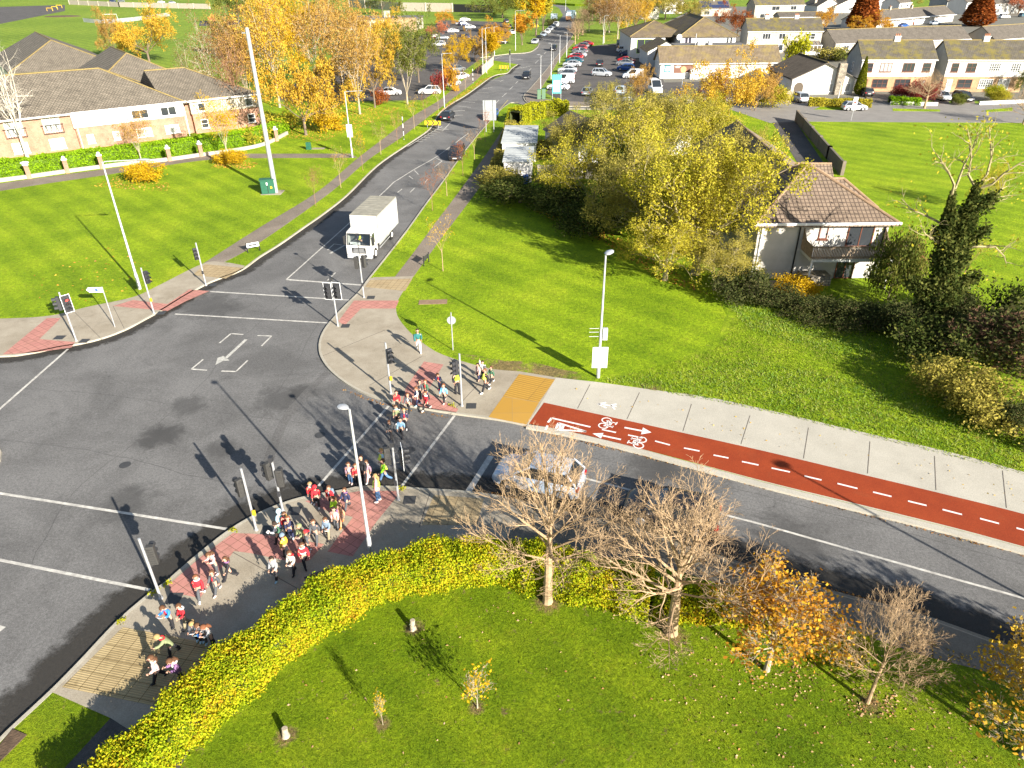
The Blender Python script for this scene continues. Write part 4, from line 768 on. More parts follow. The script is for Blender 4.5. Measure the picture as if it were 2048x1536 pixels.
# school block, far walls
sb = thing('school_block', 'flat grey-roofed school block behind the golden trees', 'school', G(700, 62), math.radians(-4))
MB().box(0, 26, 0, 14, 0, 4).build('wall', MT['render_cream'], sb); MB().box(-.4, 26.4, -.4, 14.4, 4.0, 4.4).build('roof', MT['lead'], sb); MB().box(13, 15, 3, 5, 4.4, 6.6).build('roof_tower', MT['render_cream'], sb); MB().box(16, 26, -5, -.41, 0, 4.6).build('gable_block', MT['brick_buff'], sb, uv=True)
for i in range(4): window(sb, 1+i*3.6, 3.4+i*3.6, 1, 2.8, MT['upvc'], MT['glass'], (2, 0), wface('front', 26, 14))
def wallrun(name, lab, cat, pts, h, th, m, post=0, z=0.0, pm=None, group=None):
    t = thing(name, lab, cat, pts[0], 0, group); o = pts[0]; q = [Vector((p.x-o.x, p.y-o.y)) for p in pts]
    MB().ribbon(q, th, z, h).build('wall_panel', m, t, uv=True)
    if post:
        k = MB()
        for a, b in zip(q, q[1:]):
            n = max(1, int((b-a).length/post))
            for i in range(n+1):
                p = a+(b-a)*(i/n); k.box(p.x-th*.7, p.x+th*.7, p.y-th*.7, p.y+th*.7, z, h+.12)
        k.build('wall_pier', pm or m, t)
    return t
wallrun('boundary_wall', 'long pale block wall along the far playing field, above the left trees', 'wall', W([(140, 9), (240, 14), (420, 18)]), 2.6, .5, MT['render_cream'], 12)
wallrun('boundary_wall', 'pinkish block wall between the playing field and the school car park', 'wall', W([(700, 14), (800, 22), (905, 24)]), 4.0, .5, MT['render_cream'], 14)
wallrun('boundary_fence', 'dark fence continuing the far wall beside the dark evergreen clump', 'fence', W([(908, 24), (985, 26)]), 3.6, .3, MT['black'], 6)
wallrun('garden_wall', 'grey block wall stepping along the dark driveway beside the right field', 'wall', W([(1592, 244), (1655, 320), (1682, 352)]), 1.7, .3, mat('shade_dark_blockwork', (.15, .125, .095), .95, .2, 2), 6)  # the shaded side's darkness is put into the brown block colour
wallrun('yard_wall', 'grey garden wall behind the trees right of the sheds', 'wall', [Vector((3.4, 86, 0)), Vector((9, 87, 0)), Vector((15, 84, 0))], 1.9, .25, MT['render_cream'], 4)
wallrun('front_garden_wall', 'low white garden wall in front of the mossy-roofed house', 'wall', W([(1779, 211), (1874, 213)]), .7, .25, MT['render'])
wallrun('front_garden_wall', 'low white garden wall at the right edge beside the residential road', 'wall', W([(1957, 211), (2080, 206)]), .7, .25, MT['render'])
wallrun('timber_fence', 'pale board fence with brick end pier left of the white bungalow', 'fence', W([(1528, 206), (1580, 205)]), 2.0, .15, mat('fence_boards', (0.36, 0.29, 0.21), .9, .2, 3), 3)
wallrun('palisade_fence', 'short grey railing fence by the yellow trees at the side street', 'fence', W([(965, 150), (987, 130)]), 1.9, .12, MT['render_cream'], 1.5)
wallrun('car_park_wall', 'low grey wall along the near edge of the shop car park', 'wall', W([(1320, 208), (1400, 205), (1470, 206)]), .9, .25, MT['render_cream'])
# ================================================================== STREET FURNITURE
MT['pole'] = mat('pole_grey', (0.40, 0.41, 0.42), 0.45, 0.06, 5, metal=0.3)
MT['sig'] = mat('signal_black', (0.035, 0.036, 0.04), 0.5); MT['sigback'] = mat('signal_back_grey', (0.045, 0.044, 0.042), 0.7, .15, 8)
MT['sign_white'] = mat('sign_white', (0.76, 0.77, 0.78), 0.4); MT['sign_grey'] = mat('sign_back', (0.34, 0.36, 0.36), 0.5, .06, 2, metal=.2)
MT['lens'] = mat('dark_lens', (0.02, 0.02, 0.02), 0.25, spec=.7)
MT['red_on'] = mat('lit_red', (0.6, 0.02, 0.02), .4); nodes(MT['red_on'])[2].inputs['Emission Color'].default_value = (1, .05, .03, 1); nodes(MT['red_on'])[2].inputs['Emission Strength'].default_value = 1.5
MT['yel'] = mat('sign_yellow', (0.70, 0.45, 0.02), 0.5); MT['green_box'] = mat('cabinet_green', (0.018, 0.10, 0.06), 0.5, .15, 3)
MT['blue_bin'] = mat('bin_blue', (0.02, 0.10, 0.42), .5); MT['brown_bin'] = mat('bin_brown', (0.10, 0.035, 0.02), .5); MT['black_bin'] = mat('bin_black', (0.025, 0.025, 0.03), .5)
def text_mesh(s, size, m, parent, M, name='lettering', align='CENTER'):
    cu = bpy.data.curves.new(name, 'FONT'); cu.body = s; cu.size = size; cu.align_x = align; cu.align_y = 'CENTER'; cu.extrude = 0.002
    o = bpy.data.objects.new(name, cu); me = bpy.data.meshes.new_from_object(o); bpy.data.objects.remove(o); bpy.data.curves.remove(cu)
    me.materials.append(m); me.transform(M); r = bpy.data.objects.new(name, me); COL.objects.link(r); r.parent = parent; return r
def upright(x, y, z, face):   # text standing up, looking towards angle face
    return Matrix.Translation((x, y, z)) @ Matrix.Rotation(math.radians(face+90), 4, 'Z') @ Matrix.Rotation(math.pi/2, 4, 'X')
def topz(b, t):   # height of a thing whose foot and top are seen at these picture points
    g = G(*b); a = G(t[0], t[1], 0); r = Vector((a.x, a.y, -CAMH)); k = g.y/r.y; return CAMH*(1-k)
def sig_head(root, x, y, z, face, board=False, red=False):
    T = Matrix.Translation((x, y, z)) @ Matrix.Rotation(math.radians(face), 4, 'Z')
    hb = MB().box(-.12, .1, -.15, .15, -.48, .48)
    for k in range(7): hb.box(-.135, -.121, -.11, .11, -.4+k*.12, -.36+k*.12)
    h = hb.xf(T).build('signal_head', [MT['sigback'] if 40 < face < 170 else MT['sig']], root, bevel=.02)
    for i, dz in enumerate((.31, 0, -.31)):
        lm = MB().path([(.101, 0, dz), (.125, 0, dz)], .105, 12).xf(T); lm.build('lens', MT['red_on'] if red and i == 0 else MT['lens'], h)
        hd = MB(); n = 9
        for a in range(n):
            t0, t1 = math.radians(-30+240*a/n), math.radians(-30+240*(a+1)/n)
            p = lambda t, r, xx: (xx, r*math.cos(t), dz+r*math.sin(t))
            hd.face([p(t0, .13, .1), p(t1, .13, .1), p(t1, .13, .34), p(t0, .13, .34)])
        hd.xf(T).build('hood', MT['sig'], h)
    if board:
        MB().box(-.02, .004, -.27, .27, -.62, .62).xf(T).build('backing_board', MT['sig'], h)
        e = MB()
        for q in ((-.3, -.27, -.65, .65), (.27, .3, -.65, .65)): e.box(-.022, .012, q[0], q[1], q[2], q[3])
        e.box(-.022, .012, -.27, .27, -.65, -.62); e.box(-.022, .012, -.27, .27, .62, .65); e.xf(T).build('white_border', MT['sign_white'], h)
    return h
def traffic_light(label, b, t, heads, button=None, mast=None, cap=None):
    p = G(*b, ZP); z = topz(b, t); r = thing('traffic_light', label, 'traffic light', p, 0, 'traffic lights at the junction')
    MB().path([(0, 0, -.05), (0, 0, .05), (0, 0, .06), (0, 0, z)], [.1, .1, .06, .055], 10).build('pole', MT['pole'], r, smooth=True)
    MB().box(.25, .85, -.3, .3, .004, .012).build('access_cover', MT['iron'], r)
    for (dx, dy, dz, face, board, red) in heads:
        h = sig_head(r, dx, dy, z-.75+dz, face, board, red)
        for k in (.3, -.3): MB().tube((0, 0, z-.75+dz+k), (dx, dy, z-.75+dz+k), .025, n=5).build('bracket', MT['sig'], h)
    if button: MB().box(button-.0, button+.14, -.16, -.06, 1.0, 1.28).build('push_button_box', MT['yel'] if button > 0 else MT['sig'], r, bevel=.015)
    if mast:
        MB().tube((.05, 0, z-.3), (.05, 0, z+mast), .025, n=6).build('sensor_mast', MT['black'], r); MB().box(-.08, .18, -.1, .1, z+mast-.12, z+mast).build('sensor', MT['black'], r)
    if cap: MB().box(-.09, .09, -.2, .05, z-.2, z+.05).build('detector', MT['sig'], r)
    return r
TLs = [('signal post on left pavement with white-edged head lit red', (153, 682), (126, 585), [(-.32, .05, -.1, 205, False, False), (.36, -.12, -.05, 318, True, True)], None, None, None),
       ('slim signal post on left pavement, one head on its right, near the lamp column', (308, 626), (283, 536), [(.24, 0, 0, 330, False, False)], .05, None, None),
       ('signal post farthest up the left pavement, single black head on its left', (412, 570), (392, 486), [(-.16, -.14, -.15, 305, False, False)], -.05, None, None),
       ('signal post at the corner nose carrying twin white-bordered heads', (676, 652), (665, 556), [(-.32, -.15, -.2, 258, True, False), (.32, -.15, -.2, 262, True, False)], None, None, True),
       ('signal post seen from behind in front of the lorry, with tall black sensor mast', (728, 595), (715, 506), [(-.28, .1, -.1, 85, False, False), (.3, .1, 0, 60, False, False)], -.05, 1.5, None),
       ('signal post on the corner pavement right of the red-jumper children, triple hooded lenses', (782, 787), (768, 686), [(.2, -.1, -.1, 300, False, False)], .05, None, None),
       ('signal post beside the adults in vests at the corner, lenses facing left', (924, 812), (917, 708), [(-.28, 0, -.15, 235, False, False)], None, None, None),
       ('signal post beside the woman in pink, with white-edged side board and black mast', (797, 1000), (779, 884), [(-.32, .1, -.15, 110, False, False), (.4, .1, -.2, 15, True, False)], -.1, 1.6, True),
       ('signal post on the plaza kerb left of the pole with two heads, one grey back', (513, 1060), (480, 938), [(-.28, .05, -.35, 140, False, False)], .06, None, None),
       ('signal post on the plaza kerb with two heads seen from behind', (566, 1022), (543, 914), [(-.32, .1, -.15, 150, False, False), (.22, -.05, -.45, 95, False, False)], -.05, None, True),
       ('signal post at the lower left crossing with head on its right seen from behind', (322, 1197), (283, 1078), [(.27, .05, -.15, 100, False, False)], None, None, None),
       ('small far signal post at the side street by the yellow chevrons', (1020, 134), (1018, 99), [(0, -.2, 0, 260, False, False)], None, None, None),
       ('small far signal post opposite the roadside parked cars', (1106, 128), (1107, 104), [(0, .2, 0, 80, False, False)], None, None, None)]
for q in TLs: traffic_light(*q)
def lamp(label, b, t, arm=0.0, adir=0.0, r0=.085, head=(.62, .26), tilt=0.1, sleeve=False):
    p = G(*b, ZL); z = topz(b, t); L_ = thing('street_lamp', label, 'street lamp', p, 0, 'street lamps')
    MB().path([(0, 0, -.05), (0, 0, 1.3), (0, 0, 1.35), (0, 0, z)], [r0*1.35, r0*1.3, r0*.95, r0*.6], 10).build('column', MT['galv'], L_, smooth=True)
    a = math.radians(adir); d = Vector((math.cos(a), math.sin(a), 0)); e = d*arm+Vector((0, 0, z+arm*tilt*.4))
    if arm > .2: MB().path([(0, 0, z-.05), d*.25+Vector((0, 0, z+.02)), e], .04, 6).build('arm', MT['galv'], L_)
    h = MB().path([Vector((-.05, 0, 0)), Vector((.1, 0, .01)), Vector((head[0]*.6, 0, .02)), Vector((head[0], 0, .01))], [.05, head[1]*.5, head[1]*.62, head[1]*.35], 8)
    h.xf(Matrix.Translation(e) @ Matrix.Rotation(a, 4, 'Z') @ Matrix.Diagonal((1, 1, .38, 1))).build('lamp_head', MT['galv'], L_, smooth=True)
    return L_, z
lamp('tall street lamp with long arm on the left lawn edge', (280, 578), (205, 325), 2.6, 2, .1, (.9, .36))
l2, z2 = lamp('street lamp with solar box and white notice on the right lawn', (1196, 755), (1210, 512), .15, 60, .09, (.75, .4))
MB().box(-.45, .5, -.16, -.12, .8, 2.25).build('notice_board', MT['sign_white'], l2); MB().box(.1, .42, -.12, .12, 2.7, 3.5).build('solar_box', MT['galv'], l2, bevel=.03)
an = MB()
for k in (0, .3, .55): an.tube((-.7, .05, 2.9+k), (.0, .05, 2.9+k), .018, n=5)
an.build('antenna', MT['galv'], l2)
lamp('street lamp rising from behind the front hedge, nearest the viewer', (743, 1118), (703, 820), .1, 150, .08, (.42, .34), .1)
l4, z4 = lamp('street lamp with white banner on the left footpath', (705, 315), (689, 184), 1.7, 0, .09)
MB().box(-.32, .42, -.14, -.1, 2.7, 4.3).build('banner', MT['sign_white'], l4); MB().box(-.2, .3, -.146, -.141, 3.7, 3.9).box(-.2, .3, -.146, -.141, 3.2, 3.3).build('banner_print', mat('print_grey', (.4, .4, .42), .6), l4)
for lab, b, t, arm, ad in (('street lamp beside the left footpath level with the parked black hatchback', (889, 215), (883, 108), 1.2, 0), ('street lamp in front of the yellow trees by the railing', (973, 146), (972, 56), .5, 0),
        ('street lamp with long arm beyond the side street', (1031, 101), (1029, 22), 2.2, 0), ('street lamp on the corner footway by the green cabinets', (1081, 184), (1079, 110), .2, 180), ('street lamp beside the near end of the left row of shop cars', (1102, 158), (1101, 87), .2, 180),
        ('street lamp by the middle of the left row of shop cars', (1119, 126), (1119, 70), .2, 180), ('street lamp by the far end of the left row of shop cars', (1133, 114), (1134, 66), .3, 180), ('twin-headed lamp at the far edge of the shop car park', (1206, 88), (1207, 32), .8, 0),
        ('far street lamp left of the road bend', (1104, 34), (1104, -8), .5, 0), ('far street lamp by the refuse lorry', (1131, 22), (1131, -12), .5, 0), ('slim lamp inside the school car park left of the railing', (966, 140), (966, 58), .4, 0),
        ('slim lamp in the school car park behind the orange trees', (989, 112), (989, 54), .4, 0), ('lamp post in front of the stone-chimney bungalow', (1673, 213), (1681, 166), .4, 90), ('thin lamp post by the shop poster wall', (1360, 205), (1364, 146), .3, 0)):
    lamp(lab, b, t, arm, ad, .07, (.6, .26))
tipp = G(1562, 928, ZP); bl = tipp-Vector((math.cos(SUN_AZ+math.pi), math.sin(SUN_AZ+math.pi), 0))*(8.2/math.tan(SUN_EL))
o = thing('street_lamp', 'street lamp standing just outside the right edge, its shadow crossing the cycle track', 'street lamp', Vector((bl.x, bl.y, ZL)), 0, 'street lamps'); MB().path([(0, 0, 0), (0, 0, 1.3), (0, 0, 1.35), (0, 0, 8.1)], [.12, .11, .085, .055], 10).build('column', MT['galv'], o); MB().sph((0, 0, 8.2), (.42, .3, .12), 12, 6).build('lamp_head', MT['galv'], o)
# mast with its cabinet
p = G(552, 385, ZL); mz = topz((552, 385), (494, 57)); ms = thing('telecoms_mast', 'very tall tapered pale grey mast on the left lawn', 'mast', p)
MB().path([(0, 0, 0), (0, 0, mz*.5), (0, 0, mz*.51), (0, 0, mz)], [.27, .24, .21, .2], 14).build('mast_pole', MT['pole'], ms, smooth=True); MB().box(-1.5, .8, -1.0, .9, -.1, .03).build('mast_plinth', MT['concrete'], ms)
MB().tube((-.6, 0, mz-.5), (-.2, 0, mz-.5), .05).build('mast_bracket', MT['galv'], ms)
p = G(538, 386, ZL+.03); cb = thing('equipment_cabinet', 'dark green equipment cabinet at the foot of the tall mast', 'cabinet', p, math.radians(12))
MB().box(-.75, .75, -.4, .4, 0, 1.55).build('cabinet_body', MT['green_box'], cb, bevel=.03); MB().box(-.82, .82, -.47, .47, 1.551, 1.63).build('cabinet_lid', MT['green_box'], cb); MB().box(-.03, .03, -.415, -.402, .1, 1.45).build('door_seam', MT['black'], cb)
MB().box(.3, .5, -.42, -.404, .6, .85).build('warning_plate', MT['yel'], cb); MB().box(-.1, .05, -.42, -.404, 1.0, 1.3).build('warning_plate', MT['sign_white'], cb)
p = G(618, 299, ZL); c2_ = thing('small_cabinet', 'small green cabinet on the grass near the side path', 'cabinet', p); MB().box(-.35, .35, -.2, .2, 0, 1.0, tx=.02, ty=.02).build('cabinet_body', MT['green_box'], c2_, bevel=.03)
tag(MB().box(-.9, .9, -.5, .5, 0, .02).xf(Matrix.Translation(G(637, 297, ZL+.005))).build('manhole_cover', MT['concrete']), 'grey concrete manhole cover beside the small green cabinet', 'manhole')
tag(MB().box(-1.1, 1.1, -.42, .42, 0, .02).xf(Matrix.Translation(G(866, 604, ZL+.005)) @ Matrix.Rotation(.05, 4, 'Z')).build('manhole_cover', mat('brown_cover', (.24, .16, .1), .9, .2, 3)), 'brown rectangular manhole cover in the corner lawn', 'manhole')
tag(MB().box(-.35, .35, -.3, .3, 0, .01).xf(Matrix.Translation(G(119, 675, ZP+.004))).build('manhole_cover', MT['iron']), 'small iron cover on the left pavement by the red-lit signal', 'manhole')
tag(MB().box(-.6, .5, -.35, .35, 0, .012).xf(Matrix.Translation(G(640, 1155, ZP+.004)) @ Matrix.Rotation(.5, 4, 'Z')).build('manhole_cover', MT['iron']), 'dark iron cover on the plaza in the hedge shade', 'manhole')
# signs
def post(r, x, y, z, rad=.035, m='pole'): return MB().tube((x, y, 0), (x, y, z), rad, n=8).build('post', MT[m], r)
p = G(230, 654, ZP); z = topz((230, 654), (205, 574)); fs = thing('fingerpost_sign', 'grey post with white arrow-ended finger sign pointing left', 'sign', p); post(fs, 0, 0, z)
MB().extrude([(0, z-.42), (0, z-.04), (-1.0, z-.04), (-1.18, z-.23), (-1.0, z-.42)], -.02, .02).build('sign_panel', MT['sign_white'], fs); MB().box(-.55, -.35, -.032, -.022, z-.34, z-.14).build('sign_symbol', mat('sign_blue', (.05, .12, .35), .5), fs)
MB().path([(-.95, -.026, z-.12), (-1.05, -.026, z-.23), (-.95, -.026, z-.34)], .02, 4).build('sign_chevron', MT['sig'], fs)
def nameplate(lab, b, wd, rz, pan):
    t = thing('street_nameplate', lab, 'sign', G(*b, ZL), math.radians(rz)); post(t, -wd/2, 0, .9, .05, 'black'); post(t, wd/2, 0, .9, .05, 'black'); MB().box(-wd/2, wd/2, -.05, -.02, .45, .85).build('name_panel', MT[pan], t)
    MB().box(-wd*.36, wd*.3, -.056, -.051, .58, .72).build('name_print', MT['sig'], t)
nameplate('low white nameplate on two black posts, left verge', (508, 503), 1.1, 30, 'sign_white'); nameplate('low black-backed nameplate between two posts beside the right footpath', (853, 528), 1.0, 70, 'sig')
p = G(906, 700, ZL); z = topz((906, 700), (897, 628)); rs = thing('round_sign', 'slim post with round grey-backed sign at the lawn edge', 'sign', p); post(rs, 0, 0, z+.1); MB().path([(0, .03, z-.5), (0, .055, z-.5)], .3, 16).build('sign_disc', MT['sign_grey'], rs)
p = G(980, 264, ZL); z = 4.6; ds = thing('direction_sign', 'large grey-backed direction sign on two posts by the right kerb', 'sign', p); post(ds, -.6, 0, z, .06); post(ds, .6, 0, z, .06); MB().box(-1.0, 1.0, .06, .1, 1.7, z).build('sign_panel', MT['sign_grey'], ds)
for lab, b, wd in (('yellow and black chevron board at the parking bay end, beside black hatchback', (866, 256), 2.6), ('yellow and black chevron board at the far side street', (1008, 141), 2.2), ('small yellow chevron board on grass by the corner footway', (1006, 148), .9)):
    if wd < 1: continue
    t = thing('chevron_sign', lab, 'sign', G(*b, ZL), math.radians(-8)); post(t, -wd*.35, .06, 1.0); post(t, wd*.35, .06, 1.0); MB().box(-wd/2, wd/2, -.02, .02, .45, 1.1).build('sign_panel', MT['yel'], t)
    cv = MB()
    for i in range(3):
        x = -wd/2+.25+i*wd/3.1; cv.face([(x, -.026, .47), (x+.22, -.026, .47), (x+.5, -.026, .775), (x+.22, -.026, 1.08), (x, -.026, 1.08), (x+.28, -.026, .775)])
    cv.build('chevron', MT['sig'], t)
for lab, b, t_ in (('black and white banded marker post on the left verge', (808, 279), (806, 233)), ('black and white banded marker post farther up the left verge', (946, 166), (946, 138)), ('black and white banded post at the shop entrance', (1058, 216), (1058, 204))):
    z = topz(b, t_); t = thing('marker_post', lab, 'post', G(*b, ZL)); post(t, 0, 0, z, .05, 'sign_white'); k = MB()
    for i in range(3): k.tube((0, 0, .1+i*z/3), (0, 0, .1+i*z/3+z/7), .054, n=8)
    k.build('black_band', MT['sig'], t)
t = thing('shop_sign', 'tall teal and white sign on two posts at the shop car park entrance', 'sign', G(1113, 199), math.radians(-4)); post(t, -.8, 0, 4.4, .06); post(t, .8, 0, 4.4, .06); MB().box(-.85, .85, -.08, .0, 1.1, 4.4).build('sign_panel', mat('teal_sign', (.10, .50, .48), .5), t)
MB().box(-.6, .6, -.09, -.081, 1.4, 3.4).build('sign_picture', MT['sign_white'], t); text_mesh('OPEN', .45, MT['sign_white'], t, upright(0, -.086, 3.85, -90)) if False else None
for lab, b, h in (('green roadside cabinet beside the shop sign, left one', (1078, 198), 1.7), ('green roadside cabinet beside the shop sign, right one', (1087, 198), 1.8)):
    t = thing('small_cabinet', lab, 'cabinet', G(*b, ZP)); MB().box(-.35, .35, -.25, .25, 0, h).build('cabinet_body', mat('pale_green_box', (.10, .18, .11), .6), t, bevel=.03); MB().box(-.37, .37, -.27, .27, h+.001, h+.06).build('cabinet_lid', MT['green_box'], t)
t = thing('field_sign', 'white sign board on a post at the field edge by the residential road', 'sign', G(1702, 241, ZL)); post(t, 0, 0, 3.6, .05); MB().box(-.35, .35, -.08, -.05, 1.6, 3.6).build('sign_panel', MT['sign_white'], t)
MB().box(-.2, .2, -.086, -.081, 2.6, 2.9).build('sign_print', mat('sign_red', (.5, .05, .04), .5), t)
t = thing('school_sign', 'blue-grey sign board near the far road bend', 'sign', G(1108, 44)); post(t, -1, 0, 3); post(t, 1, 0, 3); MB().box(-1.4, 1.4, -.05, 0, 1.2, 3.2).build('sign_panel', mat('slate_sign', (.25, .31, .38), .6), t)
t = thing('warning_sign', 'yellow diamond warning sign on the far left verge', 'sign', G(1073, 68)); post(t, 0, 0, 3.2); MB().box(-.6, .6, -.05, -.02, -.6, .6).xf(Matrix.Translation((0, 0, 2.6)) @ Matrix.Rotation(math.pi/4, 4, 'Y')).build('sign_panel', MT['yel'], t)
for lab, x, m in (('brown wheeled bin against the white shed', .9, 'brown_bin'), ('black wheeled bin against the white shed', 1.7, 'black_bin'), ('blue wheeled bin against the white shed', 2.55, 'blue_bin')):
    t = thing('wheeled_bin', lab, 'bin', Vector((x-.75, 84.75 if m != 'blue_bin' else 84.45, ZL)), math.radians(-3)); MB().box(-.27, .27, -.3, .3, .06, 1.0, tx=-.03, ty=-.04).build('bin_body', MT[m], t, bevel=.03)
    MB().box(-.32, .32, -.38, .36, 1.001, 1.09).build('lid', MT[m], t, bevel=.02); MB().box(-.1, .1, -.352, -.341, .72, .78).build('bin_label', MT['sign_white'], t)
    for s in (-1, 1): MB().path([(s*.2, .28, .1), (s*.27, .28, .1)], .1, 10).build('wheel', MT['black'], t)
# low brick wall with piers and ball lamps in front of the apartment hedge
HW = W(crv([(-140, 386), (0, 366), (60, 358), (136, 347), (205, 338), (262, 331), (340, 323), (403, 314), (470, 305), (530, 292), (575, 270)]))
t = wallrun('low_brick_wall', 'low pale coping wall below the clipped apartment hedge', 'wall', HW, .55, .3, MT['render_cream'])
for i, b in enumerate(((60, 358), (136, 347), (205, 338), (340, 323), (403, 314), (553, 283))):
    t = thing('brick_pier', ['brick gate pier with flat white dish lamp, leftmost before the hedge', 'brick pier with white ball cap, second from the left along the hedge', 'brick pier with ball cap behind the arm of the tall street lamp', 'brick pier right of the big yellow shrub', 'brick pier left of the small yellow tree', 'brick pier at the hedge end beneath the golden trees'][i], 'pier', G(*b), math.radians(35), 'brick piers along the apartment hedge')
    MB().box(-.25, .25, -.45, .02, 0, 1.75).build('shaft', MT['brick'], t, uv=True); MB().box(-.32, .32, -.5, .07, 1.751, 1.87).build('coping', MT['fascia'], t)
    MB().sph((0, -.2, 2.02), (.5, .5, .16) if i == 0 else .2, 12, 8).build('lamp_globe', MT['sign_white'], t, smooth=True)
# ================================================================== VEHICLES
def paint(name, c, metal=0.0, rough=.28): return mat(name, c, rough, spec=.6, metal=metal)
PT = dict(white=paint('paint_white', (.78, .78, .78)), silver=paint('paint_silver', (.50, .53, .57), .3), grey=paint('paint_grey', (.20, .22, .24), .3), black=paint('paint_black', (.015, .016, .02)), navy=paint('paint_navy', (.018, .03, .10)), blue=paint('paint_blue', (.02, .08, .30)), red=paint('paint_red', (.42, .015, .02)), maroon=paint('paint_maroon', (.12, .012, .02)), teal=paint('paint_teal', (.02, .11, .15)), paleblue=paint('paint_pale_blue', (.42, .50, .60), .2), green=paint('paint_green', (.02, .045, .035)), brown=paint('paint_brown', (.28, .10, .05)))
MT['car_glass'] = glass_mat('car_glass', (.02, .025, .03), .04); MT['tyre'] = mat('tyre', (.02, .02, .02), .9); MT['rim'] = mat('alloy', (.45, .46, .48), .35, metal=.7); MT['plate'] = mat('number_plate', (.7, .7, .66), .5)
MT['hl'] = mat('headlight', (.65, .68, .72), .12, spec=.9); MT['tl'] = mat('tail_light', (.35, .01, .012), .2, spec=.7); MT['trim'] = mat('black_trim', (.03, .03, .03), .6)
SHAPE = dict(hatch=(4.1, 1.76, 1.48, .92, .93, (-1.95, -1.45, .25, 1.15), .74), saloon=(4.6, 1.80, 1.44, .93, .90, (-1.85, -.75, .35, 1.3), .74), suv=(4.5, 1.86, 1.66, 1.02, 1.02, (-2.12, -1.75, .3, 1.1), .8), van=(4.7, 1.9, 1.9, 1.1, 1.02, (-2.3, -2.22, .55, 1.45), .86))
def make_car(kind, name='car'):
    L_, Wd, H_, belt, hood, (gr0, gr1, gf1, gf0), tw = SHAPE[kind]; h = L_/2; w = Wd/2; wx = (-h+.78, h-.85); R = .33
    t = thing(name, None, 'car')
    xs = sorted(set([-h, -h+.1, -h+.3, gr0, gr1, -.3, gf1, gf0, h-.45, h-.2, h-.07, h]+[wx_+d for wx_ in wx for d in (-.44, -.38, -.27, -.1, .1, .27, .38, .44)]))
    mb = MB(); rings = []
    for x in xs:
        zb = .22
        for q in wx:
            d = abs(x-q)
            if d < .44: zb = max(zb, .22+max(0, math.sqrt(max(0, .44**2-d*d))-.02))
        e = max(0, (abs(x)-(h-.5))/.5); ww = w*(1-.16*e**2)
        if x > gf0: zt = hood-(hood-.68)*((x-gf0)/(h-gf0))**2.2
        elif x < gr0: zt = belt-(.08 if kind == 'saloon' else .2)*((gr0-x)/max(.05, gr0+h))
        else: zt = hood+(belt-hood)*(gf0-x)/(gf0-gr0)
        if x >= h-.001: zt, zb = .56, .34
        if x <= -h+.001: zt = belt-.3 if kind != 'saloon' else .82; zb = max(zb, .34)
        zm = max(zb+.02, min(zt-.12, .55))
        rings.append([(x, -ww*.93, zb), (x, -ww, zm), (x, -ww*.985, max(zm+.03, zt-.1)), (x, -ww*.9, zt-.015), (x, -ww*.5, zt+.02), (x, ww*.5, zt+.02), (x, ww*.9, zt-.015), (x, ww*.985, max(zm+.03, zt-.1)), (x, ww, zm), (x, ww*.93, zb)])
    n = len(rings[0])
    for r in rings: mb.v += r
    for i in range(len(rings)-1):
        for k in range(n-1): mb.f.append((i*n+k, i*n+k+1, (i+1)*n+k+1, (i+1)*n+k)); mb.m.append(0)
        mb.f.append((i*n+n-1, i*n, (i+1)*n, (i+1)*n+n-1)); mb.m.append(1)
    mb.f.append(tuple(range(n))[::-1]); mb.m.append(0); mb.f.append(tuple((len(rings)-1)*n+k for k in range(n))); mb.m.append(0)
    mb.build('body', [PT['silver'], MT['trim']], t, smooth=True, fix=True)
    b0, b1 = w*.9, w*tw; zt = H_; zb = belt-.03
    c = dict(rlb=(gr0, b0, zb), rrb=(gr0, -b0, zb), flb=(gf0, b0, zb-.02), frb=(gf0, -b0, zb-.02), rlt=(gr1, b1, zt-.06), rrt=(gr1, -b1, zt-.06), flt=(gf1, b1, zt-.05), frt=(gf1, -b1, zt-.05))
    c = {k: Vector(v) for k, v in c.items()}
    MB().face([c['frb'], c['flb'], c['flt'], c['frt']]).build('windscreen', MT['car_glass'], t); MB().face([c['rlb'], c['rrb'], c['rrt'], c['rlt']]).build('rear_window', MT['car_glass'], t)
    van = kind == 'van'
    for s, (a, b, d, e) in ((1, ('flb', 'rlb', 'rlt', 'flt')), (-1, ('rrb', 'frb', 'frt', 'rrt'))):
        q = [c[k] for k in (a, b, d, e)]
        o = MB().face(q).build('side_window', PT['silver'] if False else MT['car_glass'], t)
    rf = MB(); m1 = (gr1+gf1)/2
    P = [[Vector((x, y*(b1+.01), z)) for y, z in ((-1, zt-.065), (-.8, zt-.01), (0, zt+.02), (.8, zt-.01), (1, zt-.065))] for x in (gr1-.05, gr1+.15, m1, gf1-.15, gf1+.04)]
    P[0] = [p-Vector((0, 0, .035)) for p in P[0]]; P[-1] = [p-Vector((0, 0, .035)) for p in P[-1]]
    for i in range(4):
        for k in range(4): rf.face([P[i][k], P[i+1][k], P[i+1][k+1], P[i][k+1]])
    for a, b in (('flb', 'flt'), ('frb', 'frt'), ('rlb', 'rlt'), ('rrb', 'rrt')): rf.tube(c[a], c[b], .055, .045, 5)
